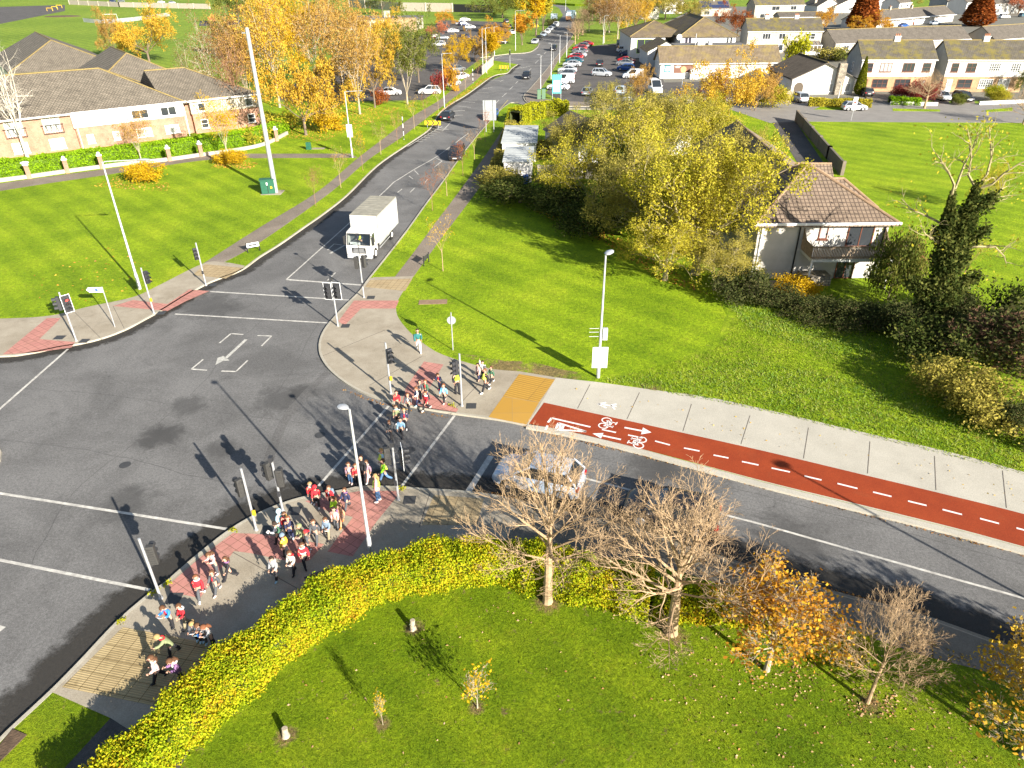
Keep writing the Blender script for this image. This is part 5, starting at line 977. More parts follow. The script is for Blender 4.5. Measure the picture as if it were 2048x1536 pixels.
    for s in (1, -1):
        for f in ((.5,) if kind != 'suv' else (.45, .78)):
            lo = c['flb'].lerp(c['rlb'], f); hi = c['flt'].lerp(c['rlt'], f); lo.y *= s; hi.y *= s; rf.tube(lo, hi, .03, n=4)
        if van:
            for (u0, u1) in ((.48, .99),):
                q = [c['flb'].lerp(c['rlb'], u0), c['flb'].lerp(c['rlb'], u1), c['flt'].lerp(c['rlt'], u1), c['flt'].lerp(c['rlt'], u0)]
                q = [Vector((p.x, (p.y+.02)*s, p.z)) for p in q]; rf.face(q if s > 0 else q[::-1])
    if van: rf.face([p+Vector((-.02, 0, 0)) for p in (c['rlb'], c['rrb'], c['rrt'], c['rlt'])])
    rf.build('roof', PT['silver'], t, smooth=True, fix=True)
    for q in wx:
        for s in (1, -1):
            y = s*(w-.1); T = MB().path([(q, y-s*.11, R), (q, y+s*.06, R), (q, y+s*.075, R)], [R, R, R*.9], 16).build('wheel', MT['tyre'], t)
            rm = MB().path([(q, y+s*.07, R), (q, y+s*.085, R)], [R*.66, R*.6], 14)
            rm.build('rim', MT['rim'], T)
    for s in (1, -1):
        MB().sph((h-.2, s*w*.68, .66), (.16, .2, .085), 8, 6).build('headlight', MT['hl'], t, smooth=True); MB().box(-h-.005, -h+.16, s*w*.78-.12, s*w*.78+.12, belt-.28, belt-.1).build('tail_light', MT['tl'], t, bevel=.02)
        MB().sph((gf0-.25, s*(w+.07), belt+.05), (.08, .11, .07), 8, 6).build('wing_mirror', PT['silver'], t, smooth=True)
    MB().box(h-.02, h+.012, -.26, .26, .40, .51).build('number_plate', MT['plate'], t); MB().box(-h-.012, -h+.02, -.26, .26, .52, .63).build('number_plate', MT['plate'], t)
    MB().box(h-.06, h+.004, -.5, .5, .53, .60).build('grille', MT['trim'], t)
    return t
PROTO = {k: make_car(k) for k in SHAPE}
_first = set()
def car(kind, colr, rear, front, label, group=None, z=ZR, ht=False):
    a, b = G(*rear, z), G(*front, z); mid = (a+b)/2; ang = math.atan2(b.y-a.y, b.x-a.x); put_car(kind, colr, mid, ang, label, group, z)
def put_car(kind, colr, mid, ang, label, group=None, z=ZR):
    rec = dict(body=PT[colr], roof=PT[colr], wing_mirror=PT[colr]); o = dup(PROTO[kind], (mid.x, mid.y, z), ang, label, group, recolour=rec)
    o.name = 'parked_van' if kind == 'van' else 'parked_car'; o['category'] = 'van' if kind == 'van' else 'car'; return o
g1 = 'cars parked in the shop car park'; CP = 0.03
for k, c, r, f, l in (('saloon', 'white', (1143, 180), (1090, 178), 'white saloon nearest the teal shop sign'), ('van', 'white', (1155, 166), (1098, 166), 'white van beside the white saloon in the shop row'), ('hatch', 'grey', (1153, 153), (1112, 152), 'grey hatchback beyond the white van in the shop row'), ('saloon', 'silver', (1158, 144), (1111, 144), 'silver-blue saloon in the left shop row beyond the grey hatchback'), ('saloon', 'silver', (1168, 133), (1120, 132), 'long silver saloon in the left shop row, dark alloy showing'), ('saloon', 'teal', (1173, 126), (1125, 124), 'dark teal saloon in the left shop row'), ('hatch', 'red', (1170, 119), (1131, 117), 'red hatchback between teal and silver cars in the left shop row'), ('saloon', 'silver', (1176, 114), (1137, 113), 'silver saloon beyond the red hatchback in the left shop row'), ('saloon', 'grey', (1179, 107), (1140, 105), 'dark grey saloon in the far half of the left shop row'), ('hatch', 'red', (1178, 101), (1141, 100), 'bright red hatchback in the far half of the left shop row'), ('hatch', 'grey', (1181, 96), (1147, 95), 'grey hatchback second from the far end of the left shop row'), ('saloon', 'red', (1188, 92), (1156, 91), 'red saloon at the far end of the left shop row'),
    ('hatch', 'maroon', (1262, 97), (1230, 97), 'maroon hatchback nearly hidden in the right shop row'), ('suv', 'white', (1230, 105), (1268, 104), 'white car between maroon and navy in the right shop row'), ('hatch', 'navy', (1272, 112), (1234, 111), 'navy hatchback in the right shop row facing the aisle'), ('saloon', 'red', (1233, 124), (1274, 126), 'red saloon in the right shop row'), ('saloon', 'grey', (1270, 131), (1229, 130), 'grey saloon between red saloon and blue hatchback'), ('hatch', 'blue', (1271, 141), (1231, 140), 'bright blue hatchback in the right shop row'), ('van', 'white', (1290, 156), (1241, 156), 'white van at the near end of the right shop row'), ('suv', 'silver', (1182, 151), (1225, 153), 'silver crossover driving across the shop car park'), ('hatch', 'paleblue', (1238, 190), (1246, 184), 'pale hatchback mostly hidden by the bushy tree, front of the shop park'), ('saloon', 'grey', (1228, 204), (1252, 202), 'dark grey car glimpsed through the tree top, front of the shop park')):
    car(k, c, r, f, l, g1, CP)
put_car('suv', 'green', G(1239, 92), math.radians(-95), 'dark green car backing on the far wall of the shop car park', g1, CP); put_car('hatch', 'black', G(1199, 132), math.radians(82), 'small black car crossing the ramp in the shop car park', g1, CP); put_car('hatch', 'grey', G(1174, 190), math.radians(75), 'grey car half hidden left of the bushy tree top', g1, CP)
wv = put_car('van', 'white', G(1308, 187), math.radians(-85), 'tall white van facing out beside the poster wall', g1, CP); wv.scale = (1.15, 1.1, 1.35)
HD = 82
for k, c, p, an, l in (('hatch', 'black', (1053, 157), -98, 'black car driving towards the viewer near the shop entrance'), ('hatch', 'black', (1107, 101), -100, 'distant dark car coming down the main road'), ('hatch', 'black', (896, 239), 80, 'black hatchback parked in the left bay by the chevron board'), ('suv', 'black', (914, 316), -94, 'black car approaching in the right lane under saplings'), ('hatch', 'blue', (985, 238), -96, 'blue car hidden behind the grey direction sign'), ('hatch', 'navy', (1072, 227), 165, 'navy car turning beside the bright hedge at the shop entrance')):
    put_car(k, c, G(*p), math.radians(an), l, None, ZR+.004)
kd = G(931, 987)-G(1254, 1058); ka = math.atan2(kd.y, kd.x); nv = Vector((-kd.y, kd.x, 0)).normalized()
if nv.y < 0: nv = -nv
put_car('hatch', 'paleblue', G(1058, 1010)+nv*1.65, ka, 'silver-blue hatchback waiting at the stop line beneath the bare tree').scale = (1.1, 1.08, 1.08)
put_car('hatch', 'black', G(1330, 1083)+nv*1.5, ka, 'black hatchback in shade under the second bare tree').scale = (1.08, 1.05, 1.03)
g2 = 'cars along the residential street'
for k, c, p, an, l in (('hatch', 'silver', (1707, 222), -2, 'silver hatchback parked on the residential road by the field sign'), ('suv', 'silver', (1597, 204), 95, 'silver car on the drive of the stone-chimney bungalow'), ('hatch', 'black', (1730, 192), 85, 'dark car beside the cypress tree'), ('hatch', 'silver', (1883, 201), -95, 'silver car facing out on the drive between the two brick houses'), ('suv', 'black', (1924, 203), -85, 'black car on the drive of the lattice-window house'), ('suv', 'white', (2008, 37), 10, 'white car parked below the pink tree at top right'), ('saloon', 'blue', (1806, 55), 30, 'blue car before the bungalow row with porches, left one'), ('saloon', 'paleblue', (1868, 50), 30, 'pale blue car before the bungalow row with porches, right one'), ('hatch', 'teal', (2044, 34), 30, 'teal car at the top right edge')):
    put_car(k, c, G(*p), math.radians(an), l, g2, .13)
g3 = 'cars parked along the left of the far road'
for i, (k, c, p, l) in enumerate((('saloon', 'silver', (1070, 87), 'silver car nearest in the roadside line'), ('hatch', 'black', (1079, 80), 'black car second in the roadside line'), ('hatch', 'paleblue', (1087, 73), 'pale blue car third in the roadside line'), ('hatch', 'white', (1095, 67), 'white car fourth in the roadside line'), ('saloon', 'silver', (1101, 61), 'silver car fifth in the roadside line'), ('hatch', 'grey', (1107, 57), 'grey car sixth in the roadside line'), ('suv', 'white', (1112, 53), 'white car last in the roadside line'))):
    put_car(k, c, G(*p), math.radians(-103), l, g3)
g4 = 'cars in the school car park'
for k, c, p, an, l in (('hatch', 'white', (878, 92), 170, 'white hatchback left of the bright yellow tree'), ('suv', 'white', (860, 188), 178, 'white car under the green tree by the left footpath'), ('hatch', 'silver', (906, 172), 60, 'silver car half hidden behind the orange shrub'), ('saloon', 'white', (922, 158), 60, 'white car behind the sapling trunks on the footpath'), ('hatch', 'grey', (915, 143), 40, 'grey car in the shade of the yellow tree'), ('saloon', 'white', (930, 42), 10, 'white car at the back of the school car park'), ('suv', 'silver', (920, 50), 60, 'silver car right of the pink-leaved shrub'), ('hatch', 'navy', (928, 51), 20, 'navy car between two white cars in the school park'), ('hatch', 'white', (940, 57), 10, 'white car in front of the navy one in the school park'), ('saloon', 'white', (905, 65), 30, 'white car beside the pink-leaved shrub'), ('saloon', 'black', (925, 62), 10, 'black car with glinting roof in the school park'), ('hatch', 'maroon', (872, 77), 20, 'maroon car behind the white hatchback in the school park'), ('saloon', 'grey', (885, 79), 15, 'dark grey car behind the white hatchback'), ('saloon', 'navy', (929, 77), -40, 'navy car just behind the bright yellow tree top'), ('suv', 'black', (1012, 46), 100, 'black car at the far right of the school park'), ('hatch', 'silver', (1018, 56), 100, 'silver car second at the right of the school park'), ('hatch', 'white', (1024, 68), 100, 'white car by the long-armed lamp in the school park'), ('hatch', 'black', (1002, 88), 15, 'dark car on the grass edge behind the orange trees'), ('saloon', 'white', (698, 128), 10, 'white car glimpsed through the golden trees'), ('saloon', 'white', (780, 190), 5, 'white car glimpsed under the low golden boughs')):
    put_car(k, c, G(*p), math.radians(an), l, g4, .02)
for k, c, p, l in (('hatch', 'navy', (226, 4), 'dark car beyond the far pale wall, leftmost'), ('saloon', 'grey', (243, 4), 'grey car beyond the far pale wall'), ('saloon', 'white', (323, 6), 'white car beyond the far pale wall'), ('hatch', 'silver', (345, 7), 'silver car beyond the far pale wall, rightmost')): put_car(k, c, G(*p), .1, l, 'cars beyond the far wall')
for k in PROTO:
    for ch in list(PROTO[k].children):
        for g in list(ch.children): bpy.data.objects.remove(g)
        bpy.data.objects.remove(ch)
    bpy.data.objects.remove(PROTO[k])
# ---- the box lorry
lw = MT['lorry_white'] = mat('lorry_white', (.54, .53, .505), .45, .05, 1.5); lr = thing('box_lorry', 'white box lorry waiting at the junction with driver in yellow vest', 'lorry')
A, B = G(752, 527), G(690, 520); hd = G(577, 560)-G(690, 454); ha = math.atan2(hd.y, hd.x)
fr = (A+B)/2; lr.location = (fr.x, fr.y, ZR); lr.rotation_euler = (0, 0, ha)
MB().box(-8.0, -2.05, -1.24, 1.24, 1.02, 3.55).build('cargo_box', lw, lr, bevel=.03)
rb = MB().box(-8.03, -2.02, -1.27, 1.27, 3.551, 3.59)
for i in range(9): rb.box(-7.8+i*.65, -7.74+i*.65, -1.2, 1.2, 3.591, 3.605)
rb.build('box_roof', mat('dusty_roof', (.27, .255, .205), .8, .2, 1.5), lr); tr = MB()
for y in (-1.275, 1.245): tr.box(-8.04, -2.0, y, y+.03, 3.40, 3.55); tr.box(-8.04, -2.0, y, y+.03, .98, 1.08)
for x in (-2.05, -8.03): tr.box(x, x+.05, -1.285, -1.24, .98, 3.45); tr.box(x, x+.05, 1.24, 1.285, .98, 3.45)
tr.build('box_edge_trim', MT['galv'], lr)
cab = MB(); pr = [(-1.75, .55), (-.05, .5), (.0, .75), (-.02, 1.45), (-.08, 1.52), (-.38, 2.42), (-.55, 2.55), (-1.75, 2.62)]
# cab skin with an open windscreen
for s, y in ((1, 1.13), (-1, -1.13)):
    q = [(x, y, z) for x, z in pr]; cab.face(q[::-1] if s > 0 else q)
for i in range(len(pr)-1):
    (x0, z0), (x1, z1) = pr[i], pr[i+1]
    if i == 4:
        for ya, yb in ((-1.13, -1.03), (1.03, 1.13)): cab.face([(x0, ya, z0), (x0, yb, z0), (x1, yb, z1), (x1, ya, z1)])
        continue
    cab.face([(x0, -1.13, z0), (x0, 1.13, z0), (x1, 1.13, z1), (x1, -1.13, z1)])
cab.face([(-1.75, -1.13, .55), (-1.75, 1.13, .55), (-1.75, 1.13, 2.62), (-1.75, -1.13, 2.62)]); cab.build('cab', lw, lr)
MB().box(-1.6, -.45, -1.08, 1.08, 1.1, 1.35).face([(-1.2, -1.1, 1.35), (-1.2, 1.1, 1.35), (-1.2, 1.1, 2.5), (-1.2, -1.1, 2.5)]).build('cab_interior', mat('cab_grey', (.12, .12, .12), .9), lr)
wg = bpy.data.materials.new('clear_windscreen'); wg.use_nodes = True; N, L, b = nodes(wg); tb = N.new('ShaderNodeBsdfTransparent'); gb = N.new('ShaderNodeBsdfGlossy'); mx = N.new('ShaderNodeMixShader'); gb.inputs['Roughness'].default_value = .03; mx.inputs[0].default_value = .12; tb.inputs['Color'].default_value = (.75, .8, .78, 1)
L.new(tb.outputs[0], mx.inputs[1]); L.new(gb.outputs[0], mx.inputs[2]); L.new(mx.outputs[0], N['Material Output'].inputs['Surface'])
MB().face([(-.083, -1.03, 1.52), (-.083, 1.03, 1.52), (-.383, 1.03, 2.42), (-.383, -1.03, 2.42)]).build('windscreen', wg, lr)
fm = MB()
for a, b in (((-.07, -1.04, 1.5), (-.07, 1.04, 1.5)), ((-.37, -1.04, 2.43), (-.37, 1.04, 2.43)), ((-.07, -1.04, 1.5), (-.37, -1.04, 2.43)), ((-.07, 1.04, 1.5), (-.37, 1.04, 2.43))): fm.tube(a, b, .035, n=5)
fm.build('windscreen_seal', MT['trim'], lr); MB().tube((-.05, -.7, 1.55), (-.14, .1, 1.75), .015, n=4).tube((-.05, .2, 1.55), (-.14, .9, 1.75), .015, n=4).build('wiper', MT['trim'], lr)
for y in (-1.135, 1.135): MB().face([(-.35, y, 1.5), (-1.15, y, 1.5), (-1.15, y, 2.35), (-.6, y, 2.35)]).build('door_window', MT['car_glass'], lr)
gr = MB(); gr.box(-.01, .03, -.62, .62, .78, 1.28)
gr.build('grille', MT['trim'], lr); gb_ = MB()
for i in range(4): gb_.box(.031, .05, -.55+.03*i, .55-.03*i, .83+i*.11, .87+i*.11)
gb_.build('grille_bar', MT['galv'], lr)
text_mesh('DAF', .16, MT['sign_white'], lr, Matrix.Translation((.04, 0, 1.36)) @ Matrix.Rotation(math.pi/2, 4, 'Z') @ Matrix.Rotation(math.pi/2, 4, 'X')) if False else None
MB().box(-.3, .06, -1.14, 1.14, .3, .6).build('bumper', mat('bumper_grey', (.36, .37, .38), .6), lr, bevel=.05)
for s in (1, -1):
    MB().box(-.05, .07, s*.85-.17, s*.85+.17, .6, .78).build('headlight', MT['hl'], lr, bevel=.03); MB().box(-.25, -.12, s*1.32-.09, s*1.32+.09, 1.5, 2.25).build('mirror', MT['trim'], lr, bevel=.03); MB().tube((-.3, s*1.12, 2.3), (-.2, s*1.34, 2.22), .025).build('mirror_arm', MT['trim'], lr)
    for x, rr in ((-1.05, .48), (-6.1, .48)):
        wl = MB().path([(x, s*.86, rr), (x, s*1.14, rr), (x, s*1.16, rr)], [rr, rr, rr*.9], 18).build('wheel', MT['tyre'], lr); MB().path([(x, s*1.15, rr), (x, s*1.175, rr)], [rr*.58, rr*.5], 14).build('rim', MT['fascia'], wl)
    MB().box(-5.4, -2.3, s*1.15-.02, s*1.15+.02, .5, .58).box(-5.4, -2.3, s*1.15-.02, s*1.15+.02, .78, .86).build('side_guard', MT['galv'], lr)
MB().box(-8.0, -1.8, -.45, .45, .55, 1.015).build('chassis', MT['trim'], lr); MB().box(.061, .07, -.26, .26, .38, .5).build('number_plate', MT['plate'], lr)
MB().box(-.5, -.42, -.9, .0, 1.36, 1.62).build('dash_sign', MT['sign_white'], lr)
# ---- far refuse lorry
rl = thing('refuse_lorry', 'blue and white refuse lorry driving away up the far road', 'lorry', G(1142, 41), math.radians(72)); MB().box(-4.5, 2.2, -1.3, 1.3, 1.0, 3.9).build('cargo_box', paint('paint_bin_blue', (.30, .42, .52), 0, .5), rl, bevel=.08); MB().box(2.3, 4.2, -1.25, 1.25, .6, 3.1).build('cab', PT['white'], rl, bevel=.1)
MB().box(-4.9, -4.51, -1.2, 1.2, .6, 2.0).build('bin_lift', paint('paint_rust', (.40, .2, .1), 0, .7), rl); MB().box(-4.56, -4.505, -1.0, 1.0, 2.3, 3.6).build('rear_panel', MT['sign_white'], rl)
for x in (3.2, -2.2, -3.3):
    for s in (1, -1): MB().path([(x, s*.9, .5), (x, s*1.25, .5)], .5, 14).build('wheel', MT['tyre'], rl)
# ================================================================== PEOPLE
def skin_mesh(V, E, R, name, root=0, sub=1):
    """one continuous surface grown round connected joints"""
    me = bpy.data.meshes.new(name); me.from_pydata([tuple(v) for v in V], E, []); o = bpy.data.objects.new(name, me); COL.objects.link(o)
    bm = bmesh.new(); bm.from_mesh(me); sl = bm.verts.layers.skin.verify(); bm.verts.ensure_lookup_table()
    for i, v in enumerate(bm.verts):
        r = R[i]; v[sl].radius = r if hasattr(r, '__len__') else (r, r); v[sl].use_root = (i == root)
    bm.to_mesh(me); bm.free()
    m = o.modifiers.new('s', 'SKIN'); m.use_smooth_shade = True; m.branch_smoothing = .4
    if sub: q = o.modifiers.new('d', 'SUBSURF'); q.levels = sub; q.render_levels = sub
    dg = bpy.context.evaluated_depsgraph_get(); out = bpy.data.meshes.new_from_object(o.evaluated_get(dg)); out.name = name
    bpy.data.objects.remove(o); bpy.data.meshes.remove(me); return out
POSE = dict(walk=dict(l=(24, -20), k=(6, 22), a=(-20, 22), e=(22, 20)), stride=dict(l=(-22, 26), k=(30, 6), a=(24, -20), e=(18, 30)), stand=dict(l=(5, -5), k=(2, 4), a=(6, -2), e=(12, 14)),
            look=dict(l=(4, -6), k=(3, 5), a=(28, 24), e=(88, 84), head=38, lean=6), hold=dict(l=(16, -14), k=(4, 16), a=(20, 8), e=(70, 24), head=18), lean=dict(l=(18, -20), k=(12, 14), a=(40, -30), e=(40, 20), head=24, lean=30), point=dict(l=(4, -4), k=(2, 2), a=(10, 165), e=(14, 6)), pockets=dict(l=(22, -20), k=(5, 20), a=(8, -6), e=(52, 52)), sit=dict(l=(80, 80), k=(80, 80), a=(50, 50), e=(40, 40)))
CACHE = {}
def figure(pose, adult):
    key = (pose, adult)
    if key in CACHE: return CACHE[key]
    p = POSE[pose]; h = 1.0; sn = lambda d: math.sin(math.radians(d)); cs = lambda d: math.cos(math.radians(d))
    hipz, th, sh_, ft = (.50, .235, .225, .04) if adult else (.465, .215, .205, .045)
    shz, shw, hpw = (.805, .118, .052) if adult else (.765, .108, .052); hc, hr = (.925, .066) if adult else (.885, .081)
    ln = p.get('lean', 0); hd = p.get('head', 6)+ln*.6
    pel = Vector((0, 0, hipz+.03)); up = Vector((sn(ln), 0, cs(ln)))
    wai = pel+up*.09; che = pel+up*(shz-hipz-.075); nk = pel+up*(shz-hipz+.0); hdir = Vector((sn(hd), 0, cs(hd)))
    jaw = nk+hdir*(hc-shz-.045); mid = nk+hdir*(hc-shz); top = nk+hdir*(hc-shz+.05)
    V = [pel, wai, che, nk, jaw, mid, top]; E = [(0, 1), (1, 2), (2, 3), (3, 4), (4, 5), (5, 6)]
    R = [(.072, .062), (.066, .055), (.075, .058), (.032, .032), (hr*.62, hr*.66), (hr*.98, hr*.84), (hr*.72, hr*.68)]
    feet, arms, legs = [], [], []
    for i, s in ((0, 1), (1, -1)):
        hp = pel+Vector((0, s*hpw, -.03)); kn = hp+Vector((sn(p['l'][i]), s*.012, -cs(p['l'][i])))*th; b = p['l'][i]-p['k'][i]; an = kn+Vector((sn(b), 0, -cs(b)))*sh_
        legs.append((hp, kn, an)); feet.append(an)
        sp = che+Vector((0, s*shw, .03)); a = p['a'][i]+ln*.3; el = sp+Vector((sn(a), s*.14, -cs(a)*.98))*.155; c = a+p['e'][i]; wr = el+Vector((sn(c), -s*.06, -cs(c)))*.135
        arms.append((sp, el, wr, c, s))
    dz = ft-min(f.z for f in feet); sv = Vector((0, 0, dz))
    n = len(V)
    for i, (hp, kn, an) in enumerate(legs):
        b = len(V); V += [hp, kn, an, an+Vector((.075, 0, -.018))]; E += [(0, b), (b, b+1), (b+1, b+2), (b+2, b+3)]; R += [.052, .036, .024, (.022, .018)]
    fing = MB()
    for (sp, el, wr, c, s) in arms:
        d = Vector((sn(c+8), -s*.05, -cs(c+8))); pm = wr+d*.035
        b = len(V); V += [sp, el, wr, pm]; E += [(2, b), (b, b+1), (b+1, b+2), (b+2, b+3)]; R += [.034, .026, .019, (.024, .013)]
        side = Vector((cs(c), 0, sn(c)))
        for k, (o_, l_) in enumerate(((-.018, .042), (-.006, .05), (.006, .047), (.018, .038))):   # four fingers, curled a little
            q = pm+side*o_+d*.016; f1 = q+d*l_*.5; f2 = f1+(d*.8+Vector((0, -s*.6, 0)))*l_*.5; fing.path([q+sv, f1+sv, f2+sv], [.0075, .007, .005], 5)
        q = pm-d*.005+side*.02; fing.path([q+sv, q+(side+d*.6).normalized()*.028+sv, q+(side*.8+d*1.3).normalized()*.046+sv], [.008, .0075, .006], 5)
    V = [v+sv for v in V]; body = skin_mesh(V, E, R, 'body'); 
    fx = Vector((cs(hd), 0, -sn(hd))); M0 = mid+sv
    ex = MB(); ex.v = fing.v[:]; ex.f = fing.f[:]; ex.m = fing.m[:]
    ex.path([M0+fx*hr*.85+hdir*.01, M0+fx*hr*1.12-hdir*.018], [.008, .014], 6)                      # nose
    for s in (1, -1):
        ex.sph(M0+Vector((0, s*hr*.93, 0))-hdir*.005, (.014, .01, .02), 6, 4)                         # ears
        ex.sph(M0+fx*hr*.86+Vector((0, s*hr*.36, 0))+hdir*.004, (.008, .012, .008), 6, 4, 1)         # eyes
    ex.path([M0+fx*hr*.84+Vector((0, -.02, 0))-hdir*.042, M0+fx*hr*.88-hdir*.044, M0+fx*hr*.84+Vector((0, .02, 0))-hdir*.042], .006, 5, 2)   # mouth
    bm = bmesh.new(); bm.from_mesh(body); t2 = bpy.data.meshes.new('t'); t2.from_pydata(ex.v, [], ex.f); t2.polygons.foreach_set('material_index', ex.m); bm.from_mesh(t2); bm.to_mesh(body); bm.free(); bpy.data.meshes.remove(t2)
    body.polygons.foreach_set('use_smooth', [True]*len(body.polygons))
    for k in ('skin', 'eye', 'lip'): body.materials.append(MT['p_'+k])
    def jk(name, low, g, arms_=True, rr=1.0):
        v = [pel+Vector((0, 0, low))+sv, pel+sv, wai+sv, che+sv, nk+sv+up*.006]; r = [(.095*rr, .085*rr) if low < -.05 else (.09*rr, .08*rr), (.092*rr, .082*rr), (.09*rr, .078*rr), (.1*rr, .084*rr), (.05, .048)]; e = [(0, 1), (1, 2), (2, 3), (3, 4)]
        if arms_:
            for (sp, el, wr, c, s) in arms: b = len(v); v += [sp+sv, el+sv, wr+sv]; e += [(3, b), (b, b+1), (b+1, b+2)]; r += [.052*rr, .046*rr, .036*rr]
        m = skin_mesh(v, e, r, name, 1); m.materials.append(MT['p_c0']); return m
    tv, te, tr = [pel+sv+Vector((0, 0, .02)), pel+sv-Vector((0, 0, .02))], [(0, 1)], [(.084, .074), (.08, .072)]
    for (hp, kn, an) in legs: b = len(tv); tv += [hp+sv, kn+sv, an+sv+Vector((0, 0, .012))]; te += [(1, b), (b, b+1), (b+1, b+2)]; tr += [.062, .05, .042]
    tro = skin_mesh(tv, te, tr, 'trousers', 0); tro.materials.append(MT['p_c1'])
    shoes = []
    for (hp, kn, an) in legs:
        a0 = an+sv; tilt = 0 if a0.z < ft+.03 else .5; q = MB().sph((0, 0, 0), (.072, .033, .028), 10, 6); q.sph((-.03, 0, .02), (.034, .03, .034), 8, 5)
        q.xf(Matrix.Translation(a0+Vector((.03, 0, -.014 if tilt == 0 else -.01))) @ Matrix.Rotation(tilt, 4, 'Y')); me = bpy.data.meshes.new('shoe'); me.from_pydata(q.v, [], q.f); me.polygons.foreach_set('use_smooth', [True]*len(me.polygons)); me.materials.append(MT['p_c2']); shoes.append(me)
    CACHE[key] = dict(body=body, jacket=jk('jacket', .0, 0), coat=jk('coat', -.10, 0, True, 1.1), vest=jk('vest', .0, 0, False, 1.2), trousers=tro, shoes=shoes, head=M0, hr=hr, fx=fx, hdir=hdir, che=che+sv, up=up, nk=nk+sv, wr=[a[2]+sv for a in arms], pel=pel+sv); return CACHE[key]
MT['p_skin'] = mat('skin', (.52, .30, .21), .6, .05, 8); MT['p_eye'] = mat('eye', (.02, .015, .01), .3); MT['p_lip'] = mat('lip', (.38, .13, .11), .5)
for i in range(3): MT['p_c%d' % i] = mat('cloth', (.1, .1, .1), .9)
CL = {}
def cloth(c):
    if c not in CL: CL[c] = mat('cloth_'+c, PALC[c], .85, .1, 12)
    return CL[c]
PALC = dict(red=(.52, .02, .03), navy=(.025, .03, .075), black=(.018, .018, .022), grey=(.30, .31, .32), dgrey=(.075, .08, .09), pink=(.62, .36, .34), palepink=(.66, .48, .45), purple=(.20, .10, .22), blue=(.03, .18, .55), sky=(.14, .40, .62), denim=(.10, .20, .36), pale_denim=(.20, .36, .52), green=(.05, .13, .08), olive=(.21, .24, .12), teal=(.02, .13, .13), white=(.74, .73, .72), cream=(.58, .54, .46), yellow=(.62, .40, .04), hivis=(.50, .78, .03), hivis2=(.72, .80, .10), lime=(.25, .70, .02), orange=(.60, .18, .03), peach=(.50, .27, .15), mauve=(.34, .22, .28), khaki=(.26, .22, .14), brownh=(.10, .045, .02), darkh=(.03, .018, .012), blonde=(.34, .22, .09), ginger=(.17, .065, .028), greyblue=(.16, .22, .29), paleblue=(.42, .62, .70), jeans=(.05, .11, .22))
_mesh = {}
def shared(key, fn):
    if key not in _mesh: o = fn(); _mesh[key] = o.data; bpy.data.objects.remove(o)
    return _mesh[key]
